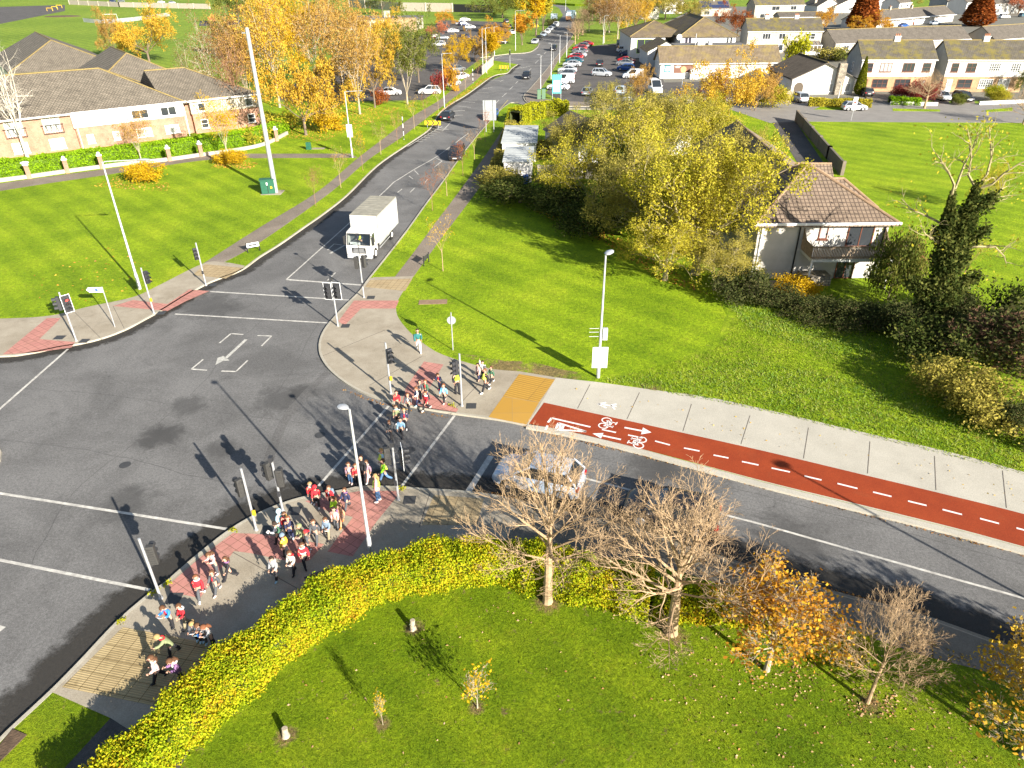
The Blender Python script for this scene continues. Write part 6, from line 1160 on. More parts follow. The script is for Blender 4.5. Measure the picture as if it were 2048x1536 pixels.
def person(b, face, h, pose, label, top='red', bottom='black', shoe='black', hair='brownh', adult=False, coat=False, extra=(), z=None):
    F = figure(pose, adult); p = b if isinstance(b, Vector) else G(*b, ZP if z is None else z); t = thing('person', label, 'person', p, math.radians(face), None if 'driver' in label else 'people walking across the junction', h)
    def add(name, me, m, slot=0):
        o = bpy.data.objects.new(name, me); COL.objects.link(o); o.parent = t
        if m is not None: o.material_slots[slot].link = 'OBJECT'; o.material_slots[slot].material = m
        return o
    add('body', F['body'], None); add('coat' if coat else 'jacket', F['coat' if coat else 'jacket'], cloth(top)); add('trousers', F['trousers'], cloth(bottom))
    for s in F['shoes']: add('shoe', s, cloth(shoe))
    key = (pose, adult); H0, hr, fx, hdir = F['head'], F['hr'], F['fx'], F['hdir']; lat = Vector((0, 1, 0)); HM = Matrix(((fx.x, 0, hdir.x, H0.x), (0, 1, 0, H0.y), (fx.z, 0, hdir.z, H0.z), (0, 0, 0, 1)))
    long_ = 'long' in extra
    def hairf():
        q = MB().sph((-.012, 0, .014), (hr*1.06, hr*1.04, hr*1.06), 14, 10, 0, lambda P: not (P[0] > .38 and P[2] < .42 and abs(P[1]) < .85) and P[2] > -.62)
        if long_: q.path([(-hr*.7, 0, .02), (-hr*1.15, 0, -.06), (-hr*1.0, 0, -.17), (-hr*.8, 0, -.23)], [hr*.5, hr*.62, hr*.5, hr*.2], 8)
        return q.xf(HM).build('hair', MT['p_c0'], smooth=True)
    add('hair', shared(('hair', key, long_), hairf), cloth(hair))
    for x in extra:
        if not isinstance(x, tuple): continue
        k, c = x[0], x[1]
        if k in ('vest', 'shirt'):
            if k == 'vest': add('hi_vis_vest', F['vest'], cloth(c))
            else: add('shirt_front', shared(('shirt', key), lambda: MB().sph(F['che']+Vector((.052, 0, -.06)), (.034, .038, .09), 8, 6).build('s', MT['p_c0'], smooth=True)), cloth(c))
        elif k == 'band': add('reflective_band', shared(('band', key), lambda: MB().path([F['pel']+F['up']*.12, F['pel']+F['up']*.145], .108, 14).xf(Matrix.Identity(4)).build('s', MT['p_c0'], smooth=True)), cloth(c))
        elif k == 'pack': add('backpack', shared(('pack', key), lambda: MB().box(-.2, -.07, -.085, .085, -.21, .02, tx=.015, ty=.015).xf(Matrix.Translation(F['che']+Vector((0, 0, .03)))).build('s', MT['p_c0'], bevel=.03)), cloth(c))
        elif k == 'cap':
            def capf():
                q = MB().sph((0, 0, .02), (hr*1.12, hr*1.1, hr*1.08), 14, 8, 0, lambda P: P[2] > -.05); q.box(hr*.5, hr*1.75, -hr*.6, hr*.6, .012, .026); return q.xf(HM).build('s', MT['p_c0'], smooth=True)
            add('cap', shared(('cap', key), capf), cloth(c))
        elif k == 'beanie': add('beanie', shared(('bean', key), lambda: MB().sph((-.005, 0, .02), (hr*1.14, hr*1.12, hr*1.2), 14, 8, 0, lambda P: P[2] > -.15).xf(HM).build('s', MT['p_c0'], smooth=True)), cloth(c))
        elif k == 'hood':
            add('hood', shared(('hood', key), lambda: MB().sph((-.02, 0, .005), (hr*1.22, hr*1.2, hr*1.22), 14, 10, 0, lambda P: P[0] < .45 and P[2] > -.9).xf(HM).build('s', MT['p_c0'], smooth=True)), cloth(c))
        elif k == 'collar':
            def colf():
                q = MB(); c0 = F['nk']+F['up']*.0; n = 12
                q.path([c0+Vector((.055*math.cos(2*math.pi*i/n)-.02, .07*math.sin(2*math.pi*i/n), .012*math.cos(2*math.pi*i/n))) for i in range(n+1)], .026, 7); return q.build('s', MT['p_c0'], smooth=True)
            add('hood_collar', shared(('col', key), colf), cloth(c))
        elif k == 'paper':
            def papf():
                w0, w1 = F['wr']; c0 = (w0+w1)/2 if pose in ('look', 'lean') else w0; return MB().box(-.045, .045, -.06, .06, -.005, .005).xf(Matrix.Translation(c0+Vector((.06, 0, .015))) @ Matrix.Rotation(-.5, 4, 'Y')).build('s', MT['p_c0'])
            add('worksheet', shared(('pap', key), papf), cloth(c))
    return t
PP = [  # foot point in the picture, facing, height, pose, what they look like
 ((838, 703), -78, 1.72, 'walk', 'woman in teal jumper and white trousers walking on the corner pavement', 'teal', 'white', 'white', 'darkh', True, False, ()),
 ((915, 788), -60, 1.72, 'stand', 'adult in yellow-green vest standing behind the corner signal post', 'black', 'black', 'black', 'darkh', True, False, (('vest', 'hivis'),)),
 ((971, 784), -150, 1.68, 'walk', 'adult in yellow-green vest with red-brown hair near the yellow paving', 'black', 'black', 'white', 'ginger', True, False, (('vest', 'hivis2'),)),
 ((983, 767), -140, 1.3, 'walk', 'child in green jacket behind the adult near the yellow paving', 'green', 'black', 'white', 'brownh', False, False, ()),
 ((957, 762), -140, 1.3, 'stand', 'child in white and pink top at the back of the queue', 'palepink', 'navy', 'black', 'darkh', False, False, ()),
 ((966, 757), -110, 1.3, 'point', 'child in pale top raising an arm at the back of the queue', 'white', 'black', 'black', 'darkh', False, False, ()),
 ((880, 781), -120, 1.34, 'look', 'child in navy with red collar looking down, behind the pale blue coat', 'navy', 'navy', 'red', 'brownh', False, False, (('shirt', 'red'),)),
 ((889, 805), -115, 1.36, 'walk', 'child in pale blue coat on the corner pink paving', 'sky', 'black', 'palepink', 'ginger', False, False, (('shirt', 'white'),)),
 ((853, 821), -125, 1.36, 'stride', 'child in red coat stepping off the corner kerb', 'red', 'black', 'white', 'ginger', False, False, (('collar', 'white'), ('pack', 'black'))),
 ((853, 797), -120, 1.34, 'stand', 'child in green hoodie over red jumper on the corner paving', 'green', 'navy', 'white', 'ginger', False, False, (('shirt', 'red'),)),
 ((842, 797), -110, 1.32, 'stand', 'child in dark tracksuit left of the green hoodie', 'dgrey', 'black', 'black', 'darkh', False, False, ()),
 ((836, 811), -150, 1.34, 'hold', 'child in white shirt and navy waistcoat holding hands out on the corner kerb', 'white', 'navy', 'paleblue', 'ginger', False, False, (('vest', 'navy'),)),
 ((796, 820), -95, 1.36, 'stand', 'child in red jacket standing on the corner kerb edge', 'red', 'black', 'white', 'darkh', False, False, ()),
 ((818, 823), -100, 1.32, 'walk', 'child in purple-grey top and white shirt on the corner kerb', 'dgrey', 'black', 'black', 'ginger', False, False, (('shirt', 'white'),)),
 ((795, 850), -95, 1.36, 'stand', 'child in grey-green jacket with pale hood on the crossing', 'olive', 'black', 'white', 'brownh', False, False, (('collar', 'paleblue'),)),
 ((811, 856), -85, 1.36, 'walk', 'child in dark blue coat with maroon front on the crossing', 'navy', 'black', 'white', 'blonde', False, False, (('shirt', 'red'),)),
 ((804, 874), -95, 1.34, 'walk', 'child in light blue jumper on the crossing', 'pale_denim', 'black', 'black', 'darkh', False, False, ()),
 ((783, 878), -120, 1.3, 'hold', 'child in dark coat with red mitten on the crossing', 'dgrey', 'black', 'black', 'ginger', False, False, ()),
 ((768, 950), -140, 1.66, 'stand', 'blonde adult in navy with striped yellow vest on the crossing', 'paleblue', 'navy', 'black', 'blonde', True, False, (('shirt', 'navy'), ('vest', 'hivis2'))),
 ((771, 963), -160, 1.5, 'stride', 'dark-haired child in lime vest striding behind the signal post', 'lime', 'denim', 'black', 'brownh', False, False, (('vest', 'hivis2'),)),
 ((729, 966), -120, 1.74, 'stand', 'adult in black coat behind the front street lamp', 'black', 'black', 'black', 'darkh', True, True, ()),
 ((702, 967), -95, 1.36, 'stand', 'child in purple-grey cardigan and white shirt near the plaza kerb', 'mauve', 'jeans', 'palepink', 'brownh', False, False, ('long', ('shirt', 'white'))),
 ((716, 970), -95, 1.36, 'stand', 'child in red top with white ring badge beside the front street lamp', 'red', 'black', 'black', 'ginger', False, False, ('long',)),
 ((737, 962), -115, 1.38, 'walk', 'child in mottled pink hoodie right of the front street lamp', 'mauve', 'pink', 'white', 'brownh', False, False, (('collar', 'palepink'),)),
 ((757, 1003), -170, 1.66, 'stand', 'woman in long pink coat with yellow vest and jeans on the plaza edge', 'pink', 'jeans', 'white', 'blonde', True, True, ('long', ('vest', 'hivis2'))),
 ((627, 1008), -95, 1.36, 'stand', 'blonde child in red and white track top by the plaza kerb', 'red', 'black', 'white', 'blonde', False, False, (('shirt', 'red'), ('collar', 'white'))),
 ((636, 1012), -80, 1.34, 'walk', 'child in red with red cap by the plaza kerb', 'red', 'black', 'white', 'ginger', False, False, (('cap', 'red'),)),
 ((664, 1015), -110, 1.36, 'stand', 'child in red and grey jacket carrying a grey backpack on the plaza', 'red', 'black', 'black', 'brownh', False, False, (('shirt', 'greyblue'), ('pack', 'greyblue'))),
 ((695, 1018), -125, 1.36, 'walk', 'child in navy coat with magenta hood lining on the plaza pink paving', 'navy', 'dgrey', 'black', 'brownh', False, True, (('collar', 'purple'),)),
 ((674, 1037), -120, 1.4, 'hold', 'child in yellow-green vest and brown hair on the plaza', 'hivis', 'black', 'black', 'brownh', False, False, ('long', ('vest', 'hivis'))),
 ((684, 1051), -110, 1.34, 'walk', 'child in peach tracksuit on the plaza concrete', 'peach', 'peach', 'orange', 'brownh', False, False, (('hood', 'peach'),)),
 ((674, 1058), -100, 1.34, 'stand', 'child in pink with purple backpack on the plaza', 'pink', 'dgrey', 'black', 'darkh', False, False, ('long', ('pack', 'purple'))),
 ((658, 1078), -105, 1.36, 'hold', 'child in blue-grey jumper with a pale bag on the plaza', 'greyblue', 'khaki', 'black', 'brownh', False, False, (('collar', 'white'), ('paper', 'white'))),
 ((634, 1084), -95, 1.4, 'walk', 'child in charcoal tracksuit with white badge on the plaza', 'dgrey', 'dgrey', 'dgrey', 'brownh', False, False, ()),
 ((566, 1063), 150, 1.36, 'stand', 'child in pale blue hood by the twin-headed signal post', 'paleblue', 'navy', 'white', 'brownh', False, True, (('hood', 'paleblue'), ('pack', 'teal'))),
 ((577, 1068), -70, 1.34, 'stand', 'child in red and yellow top by the twin-headed signal post', 'red', 'black', 'black', 'brownh', False, False, (('pack', 'yellow'),)),
 ((584, 1077), -85, 1.36, 'stand', 'child in navy coat facing the viewer in front of the red and yellow top', 'navy', 'navy', 'white', 'ginger', False, False, ()),
 ((560, 1088), 170, 1.36, 'hold', 'child in green varsity jacket with white sleeves', 'white', 'black', 'black', 'darkh', False, False, (('vest', 'green'), ('paper', 'white'))),
 ((574, 1113), 160, 1.36, 'stand', 'child in yellow jacket and blue-grey beanie', 'yellow', 'black', 'black', 'brownh', False, False, (('beanie', 'greyblue'),)),
 ((607, 1092), -120, 1.36, 'hold', 'child in olive hooded coat behind the red jumper', 'olive', 'black', 'black', 'blonde', False, False, (('hood', 'olive'), ('paper', 'palepink'))),
 ((618, 1104), 30, 1.3, 'stand', 'child in dark coat and red cap seen behind the red jumper', 'dgrey', 'black', 'white', 'ginger', False, False, (('cap', 'red'),)),
 ((612, 1132), -60, 1.42, 'stride', 'boy in bright red jumper with white shirt tail striding on the plaza', 'red', 'black', 'black', 'brownh', False, False, (('collar', 'white'), ('band', 'white'))),
 ((589, 1147), -110, 1.4, 'hold', 'child in pale grey coat carrying a white bag', 'cream', 'black', 'black', 'brownh', False, False, (('collar', 'red'), ('paper', 'white'))),
 ((554, 1159), -105, 1.4, 'hold', 'child in light grey hoodie walking alone at front of the plaza', 'grey', 'black', 'paleblue', 'darkh', False, False, (('collar', 'white'),)),
 ((435, 1147), -120, 1.4, 'look', 'child in pink coat with pink hood on the lower pink paving', 'pink', 'dgrey', 'palepink', 'brownh', False, False, ('long', ('collar', 'pink'))),
 ((462, 1159), -130, 1.38, 'stride', 'dark-clad child with magenta collar bending forward', 'black', 'black', 'black', 'brownh', False, False, ('long', ('collar', 'purple'))),
 ((405, 1197), -75, 1.42, 'stride', 'ginger boy in red jumper walking on lower pink paving', 'red', 'dgrey', 'white', 'ginger', False, False, (('collar', 'white'), ('paper', 'white'))),
 ((436, 1186), -115, 1.36, 'walk', 'child in dark coat over red jumper beside the ginger boy', 'dgrey', 'dgrey', 'palepink', 'brownh', False, False, (('shirt', 'red'),)),
 ((346, 1254), -110, 1.4, 'look', 'child in bright blue coat reading a sheet', 'blue', 'black', 'black', 'brownh', False, False, (('shirt', 'red'), ('paper', 'white'))),
 ((374, 1254), -120, 1.38, 'hold', 'child in red jumper and khaki trousers beside the blue coat', 'red', 'khaki', 'black', 'brownh', False, False, (('collar', 'white'),)),
 ((399, 1284), -80, 1.34, 'look', 'blonde child in grey huddled over a sheet, left of three', 'dgrey', 'black', 'paleblue', 'blonde', False, False, ('long', ('paper', 'white'))),
 ((411, 1287), -90, 1.34, 'look', 'brown-haired child huddled between the blonde and the ginger one', 'dgrey', 'dgrey', 'paleblue', 'brownh', False, False, (('paper', 'paleblue'),)),
 ((428, 1293), -140, 1.36, 'look', 'ginger child in grey huddled on the right of three', 'grey', 'black', 'paleblue', 'ginger', False, False, ('long', ('paper', 'blue'))),
 ((348, 1309), -150, 1.42, 'lean', 'child in olive jacket with red collar leaning forward', 'olive', 'black', 'black', 'blonde', False, True, (('collar', 'red'),)),
 ((320, 1361), -150, 1.42, 'pockets', 'child in pale pink padded coat at the front of the line', 'palepink', 'black', 'black', 'brownh', False, True, ('long', ('collar', 'cream'))),
 ((364, 1362), -130, 1.42, 'look', 'child in purple coat with white fur hood at the front of the line', 'purple', 'black', 'black', 'brownh', False, True, ('long', ('collar', 'white'), ('shirt', 'white')))]
for q in PP:
    z = ZR if 826 < q[0][1] < 975 and q[0][0] > 700 else ZP
    person(*q[:5], *q[5:9], adult=q[9], coat=q[10], extra=q[11], z=z)
dv = lr.matrix_basis if False else Matrix.Translation(lr.location) @ Matrix.Rotation(lr.rotation_euler.z, 4, 'Z')
dp_ = dv @ Vector((-.95, -.1, 0)); person(Vector((dp_.x, dp_.y, 1.02)), math.degrees(ha), 1.7, 'sit', 'driver in yellow vest sitting behind the lorry windscreen', 'navy', 'black', 'black', 'darkh', True, False, (('vest', 'hivis2'),))
# ================================================================== TREES, HEDGES, PLANTS
MT['bark'] = mat('bark', (.16, .12, .085), .95, .3, 5, .6, 12); MT['bark_pale'] = mat('pale_bark', (.36, .30, .22), .95, .25, 5, .4, 12); MT['bark_twig'] = mat('twig_bark', (.36, .25, .145), .95, .25, 2); MT['bark_red'] = mat('red_twig_bark', (.26, .14, .085), .95, .25, 2); MT['birch'] = mat('birch_bark', (.55, .50, .42), .85, .35, 3); MT['bark_lichen'] = mat('lichen_bark', (.30, .255, .13), .95, .3, 3)
LP = dict(gold=[(.40, .21, .02), (.50, .29, .03), (.56, .36, .04), (.60, .43, .07), (.52, .27, .02)], amber=[(.28, .17, .05), (.36, .20, .05), (.42, .25, .06), (.46, .31, .09), (.38, .19, .05)], yellow=[(.55, .34, .012), (.62, .42, .02), (.45, .26, .012), (.38, .28, .02)],
     olive=[(.16, .155, .03), (.25, .225, .045), (.34, .29, .055), (.44, .37, .09), (.30, .27, .06)], lime=[(.22, .22, .02), (.33, .31, .03), (.42, .37, .035), (.52, .43, .05), (.36, .33, .05)], green=[(.07, .10, .02), (.10, .13, .025), (.15, .17, .035), (.20, .19, .04), (.06, .08, .02)], ivy=[(.028, .045, .012), (.045, .065, .016), (.07, .09, .022), (.15, .16, .04), (.11, .12, .03)],
     hedge=[(.17, .27, .010), (.25, .34, .012), (.31, .38, .014), (.38, .41, .016), (.47, .44, .018), (.55, .41, .02), (.46, .24, .025)], laurel=[(.20, .36, .012), (.27, .44, .015), (.15, .28, .012), (.30, .42, .03)], rust=[(.30, .085, .02), (.38, .12, .03), (.22, .06, .02), (.42, .17, .04)], pink=[(.46, .15, .08), (.52, .20, .10), (.38, .10, .06)], maroon=[(.17, .025, .03), (.25, .05, .04), (.11, .02, .02)], orange=[(.42, .16, .02), (.52, .24, .03), (.56, .33, .03), (.54, .38, .05)],
     bramble=[(.035, .05, .018), (.055, .07, .022), (.08, .09, .03), (.11, .11, .04), (.13, .105, .045)], brown=[(.22, .12, .05), (.28, .16, .06), (.17, .09, .04), (.30, .19, .05)], brightbush=[(.34, .36, .02), (.42, .40, .02), (.25, .30, .02)], cypress=[(.10, .13, .012), (.16, .19, .015), (.22, .22, .02), (.06, .09, .01)])
LM = {k: leaf_mat('leaves_'+k, v) for k, v in LP.items()}; LM['hedge'] = leaf_mat('leaves_hedge', LP['hedge'], .3, .8)
def leaf_quads(C, size, rng, flat=0.0, up=None):
    """numpy leaf cards: centres C, each a small kite"""
    n = len(C); d = rng.normal(size=(n, 3)); d[:, 2] *= (1-flat); d /= np.linalg.norm(d, axis=1, keepdims=True)+1e-9
    q = rng.normal(size=(n, 3)); u = np.cross(d, q); u /= np.linalg.norm(u, axis=1, keepdims=True)+1e-9
    s = size*rng.uniform(.65, 1.35, size=(n, 1)); a, b = d*s*.62, u*s*.38
    return np.stack([C-a, C+b-a*.15, C+a, C-b-a*.15], axis=1).reshape(-1, 3)
def leaf_object(name, C, size, m, parent=None, rng=None, flat=0.0):
    rng = rng or RNG; V = leaf_quads(np.asarray(C, dtype=float), size, rng, flat); n = len(V)//4; me = bpy.data.meshes.new(name)
    me.vertices.add(4*n); me.vertices.foreach_set('co', V.ravel().astype(np.float32)); me.loops.add(4*n); me.loops.foreach_set('vertex_index', np.arange(4*n, dtype=np.int32))
    me.polygons.add(n); me.polygons.foreach_set('loop_start', np.arange(0, 4*n, 4, dtype=np.int32)); me.update(calc_edges=True); me.materials.append(m)
    o = bpy.data.objects.new(name, me); COL.objects.link(o); o.parent = parent; return o
def grow(mb, rng, p, d, ln, r, lev, spec, tips, mid):
    """one limb and, from it, the next level of limbs"""
    k, ratio, ang, wob, trop, sides = spec[lev]; n = 4 if lev < len(spec)-1 else 3; pts = [p]; rad = [r]; q = p.copy(); dd = d.copy()
    for i in range(n):
        dd = (dd+Vector(rng.normal(size=3))*wob+Vector((0, 0, trop))).normalized(); q = q+dd*ln/n; pts.append(q.copy()); rad.append(max(.0042, r*(1-.75*(i+1)/n)))
    mb.path(pts, rad, sides, cap=False)
    if lev == len(spec)-1:
        tips.append(pts[-1]); mid.append(pts[-2]); return
    for j in range(k):
        t = .28+.72*(j+rng.uniform(.2, .8))/k; i = min(n-1, int(t*n)); f = t*n-i; b = pts[i].lerp(pts[i+1], f); ax = (pts[i+1]-pts[i]).normalized()
        u, v = basis(ax); ph = j*2.4+rng.uniform(-.5, .5); a = math.radians(ang*rng.uniform(.7, 1.25)); nd = (ax*math.cos(a)+(u*math.cos(ph)+v*math.sin(ph))*math.sin(a)).normalized()
        if nd.z < -.1: nd.z *= -.4; nd.normalize()
        grow(mb, rng, b, nd, ln*ratio*rng.uniform(.7, 1.2)*(1.15-.5*t), max(.0055, rad[i]*.56), lev+1, spec, tips, mid)
    tips.append(pts[-1])
def limbs(seed, H, trunk_h, tr, spec, lead=1.0, lean=(0, 0), shape=''):
    rng = np.random.default_rng(seed); mb = MB(); tips, mid = [], []
    top = Vector((lean[0], lean[1], trunk_h)); mb.path([(0, 0, -.1), (0, 0, .15), top*.5, top], [tr*1.35, tr*1.08, tr*.92, tr*.8], 9, cap=False)
    k, ratio, ang, wob, trop, sides = spec[0]
    if shape == 'globe': mb.path([top, top+Vector((.03, 0, (H-trunk_h)*.25)), top+Vector((0, .04, (H-trunk_h)*.5))], [tr*.8, tr*.5, tr*.22], 7, cap=False)
    for j in range(k):
        ph = j*2.4+rng.uniform(-.4, .4); a = math.radians(ang*rng.uniform(.25, 1.15)); d = Vector((math.cos(ph)*math.sin(a), math.sin(ph)*math.sin(a), math.cos(a)))
        st = top*(1-.12*rng.uniform(0, 1))
        if shape == 'globe':       # limbs leave a central leader all the way up, the low ones wide and the high ones steep
            f = j/(k-1); st = top+Vector((0, 0, (H-trunk_h)*.42*f)); a = math.radians(68-50*f+rng.uniform(-8, 8)); d = Vector((math.cos(ph)*math.sin(a), math.sin(ph)*math.sin(a), math.cos(a)))
            grow(mb, rng, st, d, (H-trunk_h)*(.60-.08*f)*rng.uniform(.85, 1.1), tr*rng.uniform(.2, .34), 1, spec, tips, mid); continue
        grow(mb, rng, st, d, (H-trunk_h)*lead*rng.uniform(.6, .95), tr*rng.uniform(.22, .42), 1, spec, tips, mid)
    return mb, tips, mid
SPEC = dict(globe=[(20, 0, 74, 0, 0, 7), (9, .46, 36, .07, .06, 5), (6, .5, 36, .08, .07, 4), (4, .58, 34, .09, .06, 3), (0, 0, 0, .1, .05, 3)], street=[(7, 0, 48, 0, 0, 6), (6, .5, 40, .14, .08, 4), (4, .5, 42, .16, .06, 3), (0, 0, 0, .18, .04, 3)],
     oak=[(8, 0, 62, 0, 0, 7), (7, .55, 50, .22, .03, 5), (6, .5, 50, .25, .02, 4), (0, 0, 0, .3, .0, 3)], birch=[(8, 0, 34, 0, 0, 6), (9, .42, 42, .12, .08, 4), (7, .5, 40, .18, -.02, 3), (0, 0, 0, .25, -.1, 3)], willow=[(9, 0, 60, 0, 0, 7), (8, .5, 48, .2, .05, 5), (6, .5, 48, .22, .02, 4), (3, .6, 40, .25, .0, 3), (0, 0, 0, .25, -.02, 3)], poplar=[(9, 0, 16, 0, 0, 5), (6, .3, 24, .1, .12, 4), (4, .5, 26, .1, .1, 3), (0, 0, 0, .1, .1, 3)])
PROTO_T = {}
def tree_proto(key, seed, shape, H, th, tr, bark, nl=0, ls=.2, spread=.5, twigs=True):
    """unit prototypes, re-used with their own size and turn: branches + leaf cards"""
    mb, tips, mid = limbs(seed, H, th, tr, SPEC[shape], shape=shape); b = mb.build('trunk', MT[bark]); zs = max(t.z for t in tips); d = dict(trunk=b.data, H=zs, leaves=None, R=np.percentile([math.hypot(t.x, t.y) for t in tips], 92))
    bpy.data.objects.remove(b)
    if nl:
        rng = np.random.default_rng(seed+99); T = np.array([tuple(t) for t in tips+mid]); C = T[rng.integers(0, len(T), nl)]+rng.normal(size=(nl, 3))*spread; C[:, 2] = np.maximum(C[:, 2], th*(.95 if shape == 'globe' else .55))
        o = leaf_object('crown', C, ls, LM['gold'], None, rng); d['leaves'] = o.data; bpy.data.objects.remove(o)
    PROTO_T[key] = d
def plant_tree(key, b, H, Wd, label, leaves=None, bark=None, name='tree', group=None, rz=None, z=ZL, cat='tree', tilt=None):
    if isinstance(H, tuple): H = topz(b, H)
    P = PROTO_T[key]; p = b if isinstance(b, Vector) else G(*b, z); t = thing(name, label, cat, p, random.uniform(0, 6.28) if rz is None else rz, group); sz = H/P['H']; sx = (Wd/2)/P['R']; t.scale = (sx, sx, sz)
    if tilt: t.rotation_euler = (tilt[0], tilt[1], 0)
    for nm, me, m in (('trunk', P['trunk'], MT[bark] if bark else None), ('crown', P['leaves'], LM[leaves] if leaves else None)):
        if me is None or (nm == 'crown' and not leaves): continue
        o = bpy.data.objects.new(nm, me); COL.objects.link(o); o.parent = t
        if m: o.material_slots[0].link = 'OBJECT'; o.material_slots[0].material = m
    return t
tree_proto('globe1', 3, 'globe', 8.6, 2.3, .19, 'bark_twig'); tree_proto('globe2', 11, 'globe', 7.6, 1.8, .20, 'bark_twig'); tree_proto('small_bare', 23, 'globe', 6.0, 1.5, .10, 'bark_twig')
tree_proto('small_leafy', 31, 'globe', 5.2, 1.4, .10, 'bark_pale', 4200, .125, .16)
tree_proto('street1', 5, 'street', 5.2, 1.9, .06, 'bark_twig', 260, .12, .2); tree_proto('street2', 6, 'street', 5.2, 1.8, .055, 'bark_red', 420, .12, .22)
tree_proto('broad1', 41, 'oak', 13, 2.2, .32, 'bark', 11000, .26, .33); tree_proto('broad2', 42, 'oak', 13, 2.6, .3, 'bark', 10000, .26, .36); tree_proto('tall1', 43, 'birch', 15, 2.0, .22, 'bark_pale', 8500, .25, .32); tree_proto('tall2', 44, 'birch', 15, 2.4, .22, 'bark_pale', 3600, .25, .36)
tree_proto('bare_tall', 45, 'birch', 15, 3.0, .34, 'birch', 1500, .2, .4); tree_proto('poplar', 46, 'poplar', 12, 1.2, .2, 'bark', 5200, .34, .35)
tree_proto('big1', 51, 'willow', 14, 2.6, .42, 'bark_lichen', 25000, .17, .30); tree_proto('big2', 52, 'willow', 12, 2.0, .36, 'bark_lichen', 21000, .17, .29); tree_proto('big3', 53, 'oak', 12, 2.0, .3, 'bark_lichen', 15000, .165, .36)
tree_proto('bush', 61, 'oak', 3.0, .3, .08, 'bark', 5200, .15, .25); tree_proto('bush_far', 62, 'oak', 3.0, .3, .08, 'bark', 1500, .26, .28); tree_proto('bramble', 63, 'oak', 3.0, .25, .06, 'bark_twig', 6500, .14, .3); tree_proto('brushwood', 64, 'globe', 3.2, .25, .06, 'bark_red', 1800, .13, .3); tree_proto('sprig', 65, 'street', 1.8, .5, .025, 'bark_pale', 240, .09, .12)
P_ = RNG.uniform(0, 1, 9000)**.7; a_ = RNG.uniform(0, 6.28, 9000); r_ = (1-P_)**.75*np.minimum(1, .45+P_*4)*np.sqrt(RNG.uniform(.55, 1, 9000))*1.05; o = leaf_object('crown', np.column_stack([r_*np.cos(a_), r_*np.sin(a_), .1+P_*6.4]), .2, LM['cypress']); tb_ = MB().path([(0, 0, 0), (0, 0, 5.5)], [.12, .03], 6).build('trunk', MT['bark'])
PROTO_T['cone'] = dict(trunk=tb_.data, H=6.5, leaves=o.data, R=1.0); bpy.data.objects.remove(o); bpy.data.objects.remove(tb_)
# --- foreground
plant_tree('globe1', (1095, 1203), 8.7, 6.2, 'bare globe-crowned tree at the hedge edge, in front of the silver-blue hatchback', bark='bark_twig', name='bare_tree', rz=.4); plant_tree('globe2', (1342, 1265), 7.9, 6.8, 'bare spreading tree in front of the black hatchback, grey trunk', bark='bark_twig', name='bare_tree', rz=2.2)
plant_tree('small_leafy', (1533, 1340), 4.9, 4.0, 'small tree with orange leaves at the front, right of the two bare trees', 'orange', name='orange_tree', rz=1); plant_tree('small_bare', (1735, 1405), 5.4, 3.6, 'small bare tree at the front right, right of the orange-leaved one', bark='bark_twig', name='bare_tree', rz=.2)
plant_tree('small_leafy', (2046, 1512), 5.4, 4.2, 'orange-leaved tree cut by the right edge at the front', 'gold', name='orange_tree', rz=3)
plant_tree('sprig', (955, 1416), 1.95, 1.3, 'young yellow-leaved sapling on the front lawn, right one', 'yellow', name='sapling', rz=.5); plant_tree('sprig', (766, 1450), 1.75, .5, 'slender yellow sapling on the front lawn, between the stumps', 'yellow', name='sapling', rz=1.5)
for lab, b, h in (('pale cut stump with long shadow on the front lawn, near the saplings', (826, 1258), .5), ('short pale cut stump near the bottom edge of the front lawn', (572, 1472), .42)):
    t = thing('tree_stump', lab, 'tree stump', G(*b, ZL)); q = MB().path([(0, 0, -.05), (0, 0, .06), (0, 0, h*.6), (.02, .01, h)], [.17, .13, .105, .1], 10); q.build('stump', MT['bark_pale'], t, smooth=True)
    tag(t); MB().path([(.02, .01, h), (.02, .01, h+.008)], .09, 10).build('cut_face', MT['bark_pale'], t)
for px_, py_2, k, lv, lab in ((1950, 1325, 'small_leafy', 'gold', 'orange-leaved tree just outside the right edge shading the footway'), (1760, 1245, 'globe1', None, 'bare tree just outside the bottom right corner'), (2040, 1330, 'small_leafy', 'amber', 'amber tree outside the right edge beyond the orange one')):
    s_ = G(px_, py_2)+Vector((math.cos(SUN_AZ), math.sin(SUN_AZ), 0))*9.5; plant_tree(k, Vector((s_.x, s_.y, ZL)), 6.2, 5.0, lab, lv, name='orange_tree' if lv else 'bare_tree')
# --- street saplings
L1 = [(632, 412), (682, 376), (726, 341), (762, 309), (795, 287), (829, 259), (851, 242), (877, 223), (914, 194), (931, 181), (956, 163), (975, 150)]
nth = ['first', 'second', 'third', 'fourth', 'fifth', 'sixth', 'seventh', 'eighth', 'ninth', 'tenth', 'eleventh', 'twelfth']
for i, b in enumerate(L1): plant_tree('street1' if i % 2 else 'street2', b, 4.6+.7*(i % 3)*.6, 2.3 if i < 6 else 2.0, 'thin street sapling on the left verge, %s from the junction' % nth[i], ['gold', 'amber', 'yellow'][i % 3] if i % 3 else 'brown', name='street_sapling', group='street saplings on the left verge')
for i, (b, k, lv, h) in enumerate((((886, 542), 'street1', 'yellow', 5.2), ((865, 421), 'street2', 'rust', 4.7), ((894, 392), 'street1', 'brown', 4.2), ((926, 352), 'street2', 'rust', 4.6), ((949, 320), 'street1', 'brown', 4.6), ((970, 284), 'street2', 'rust', 4.8))):
    plant_tree(k, b, h, 2.5, 'thin street sapling on the right verge, %s from the junction' % nth[i], lv, name='street_sapling', group='street saplings on the right verge')
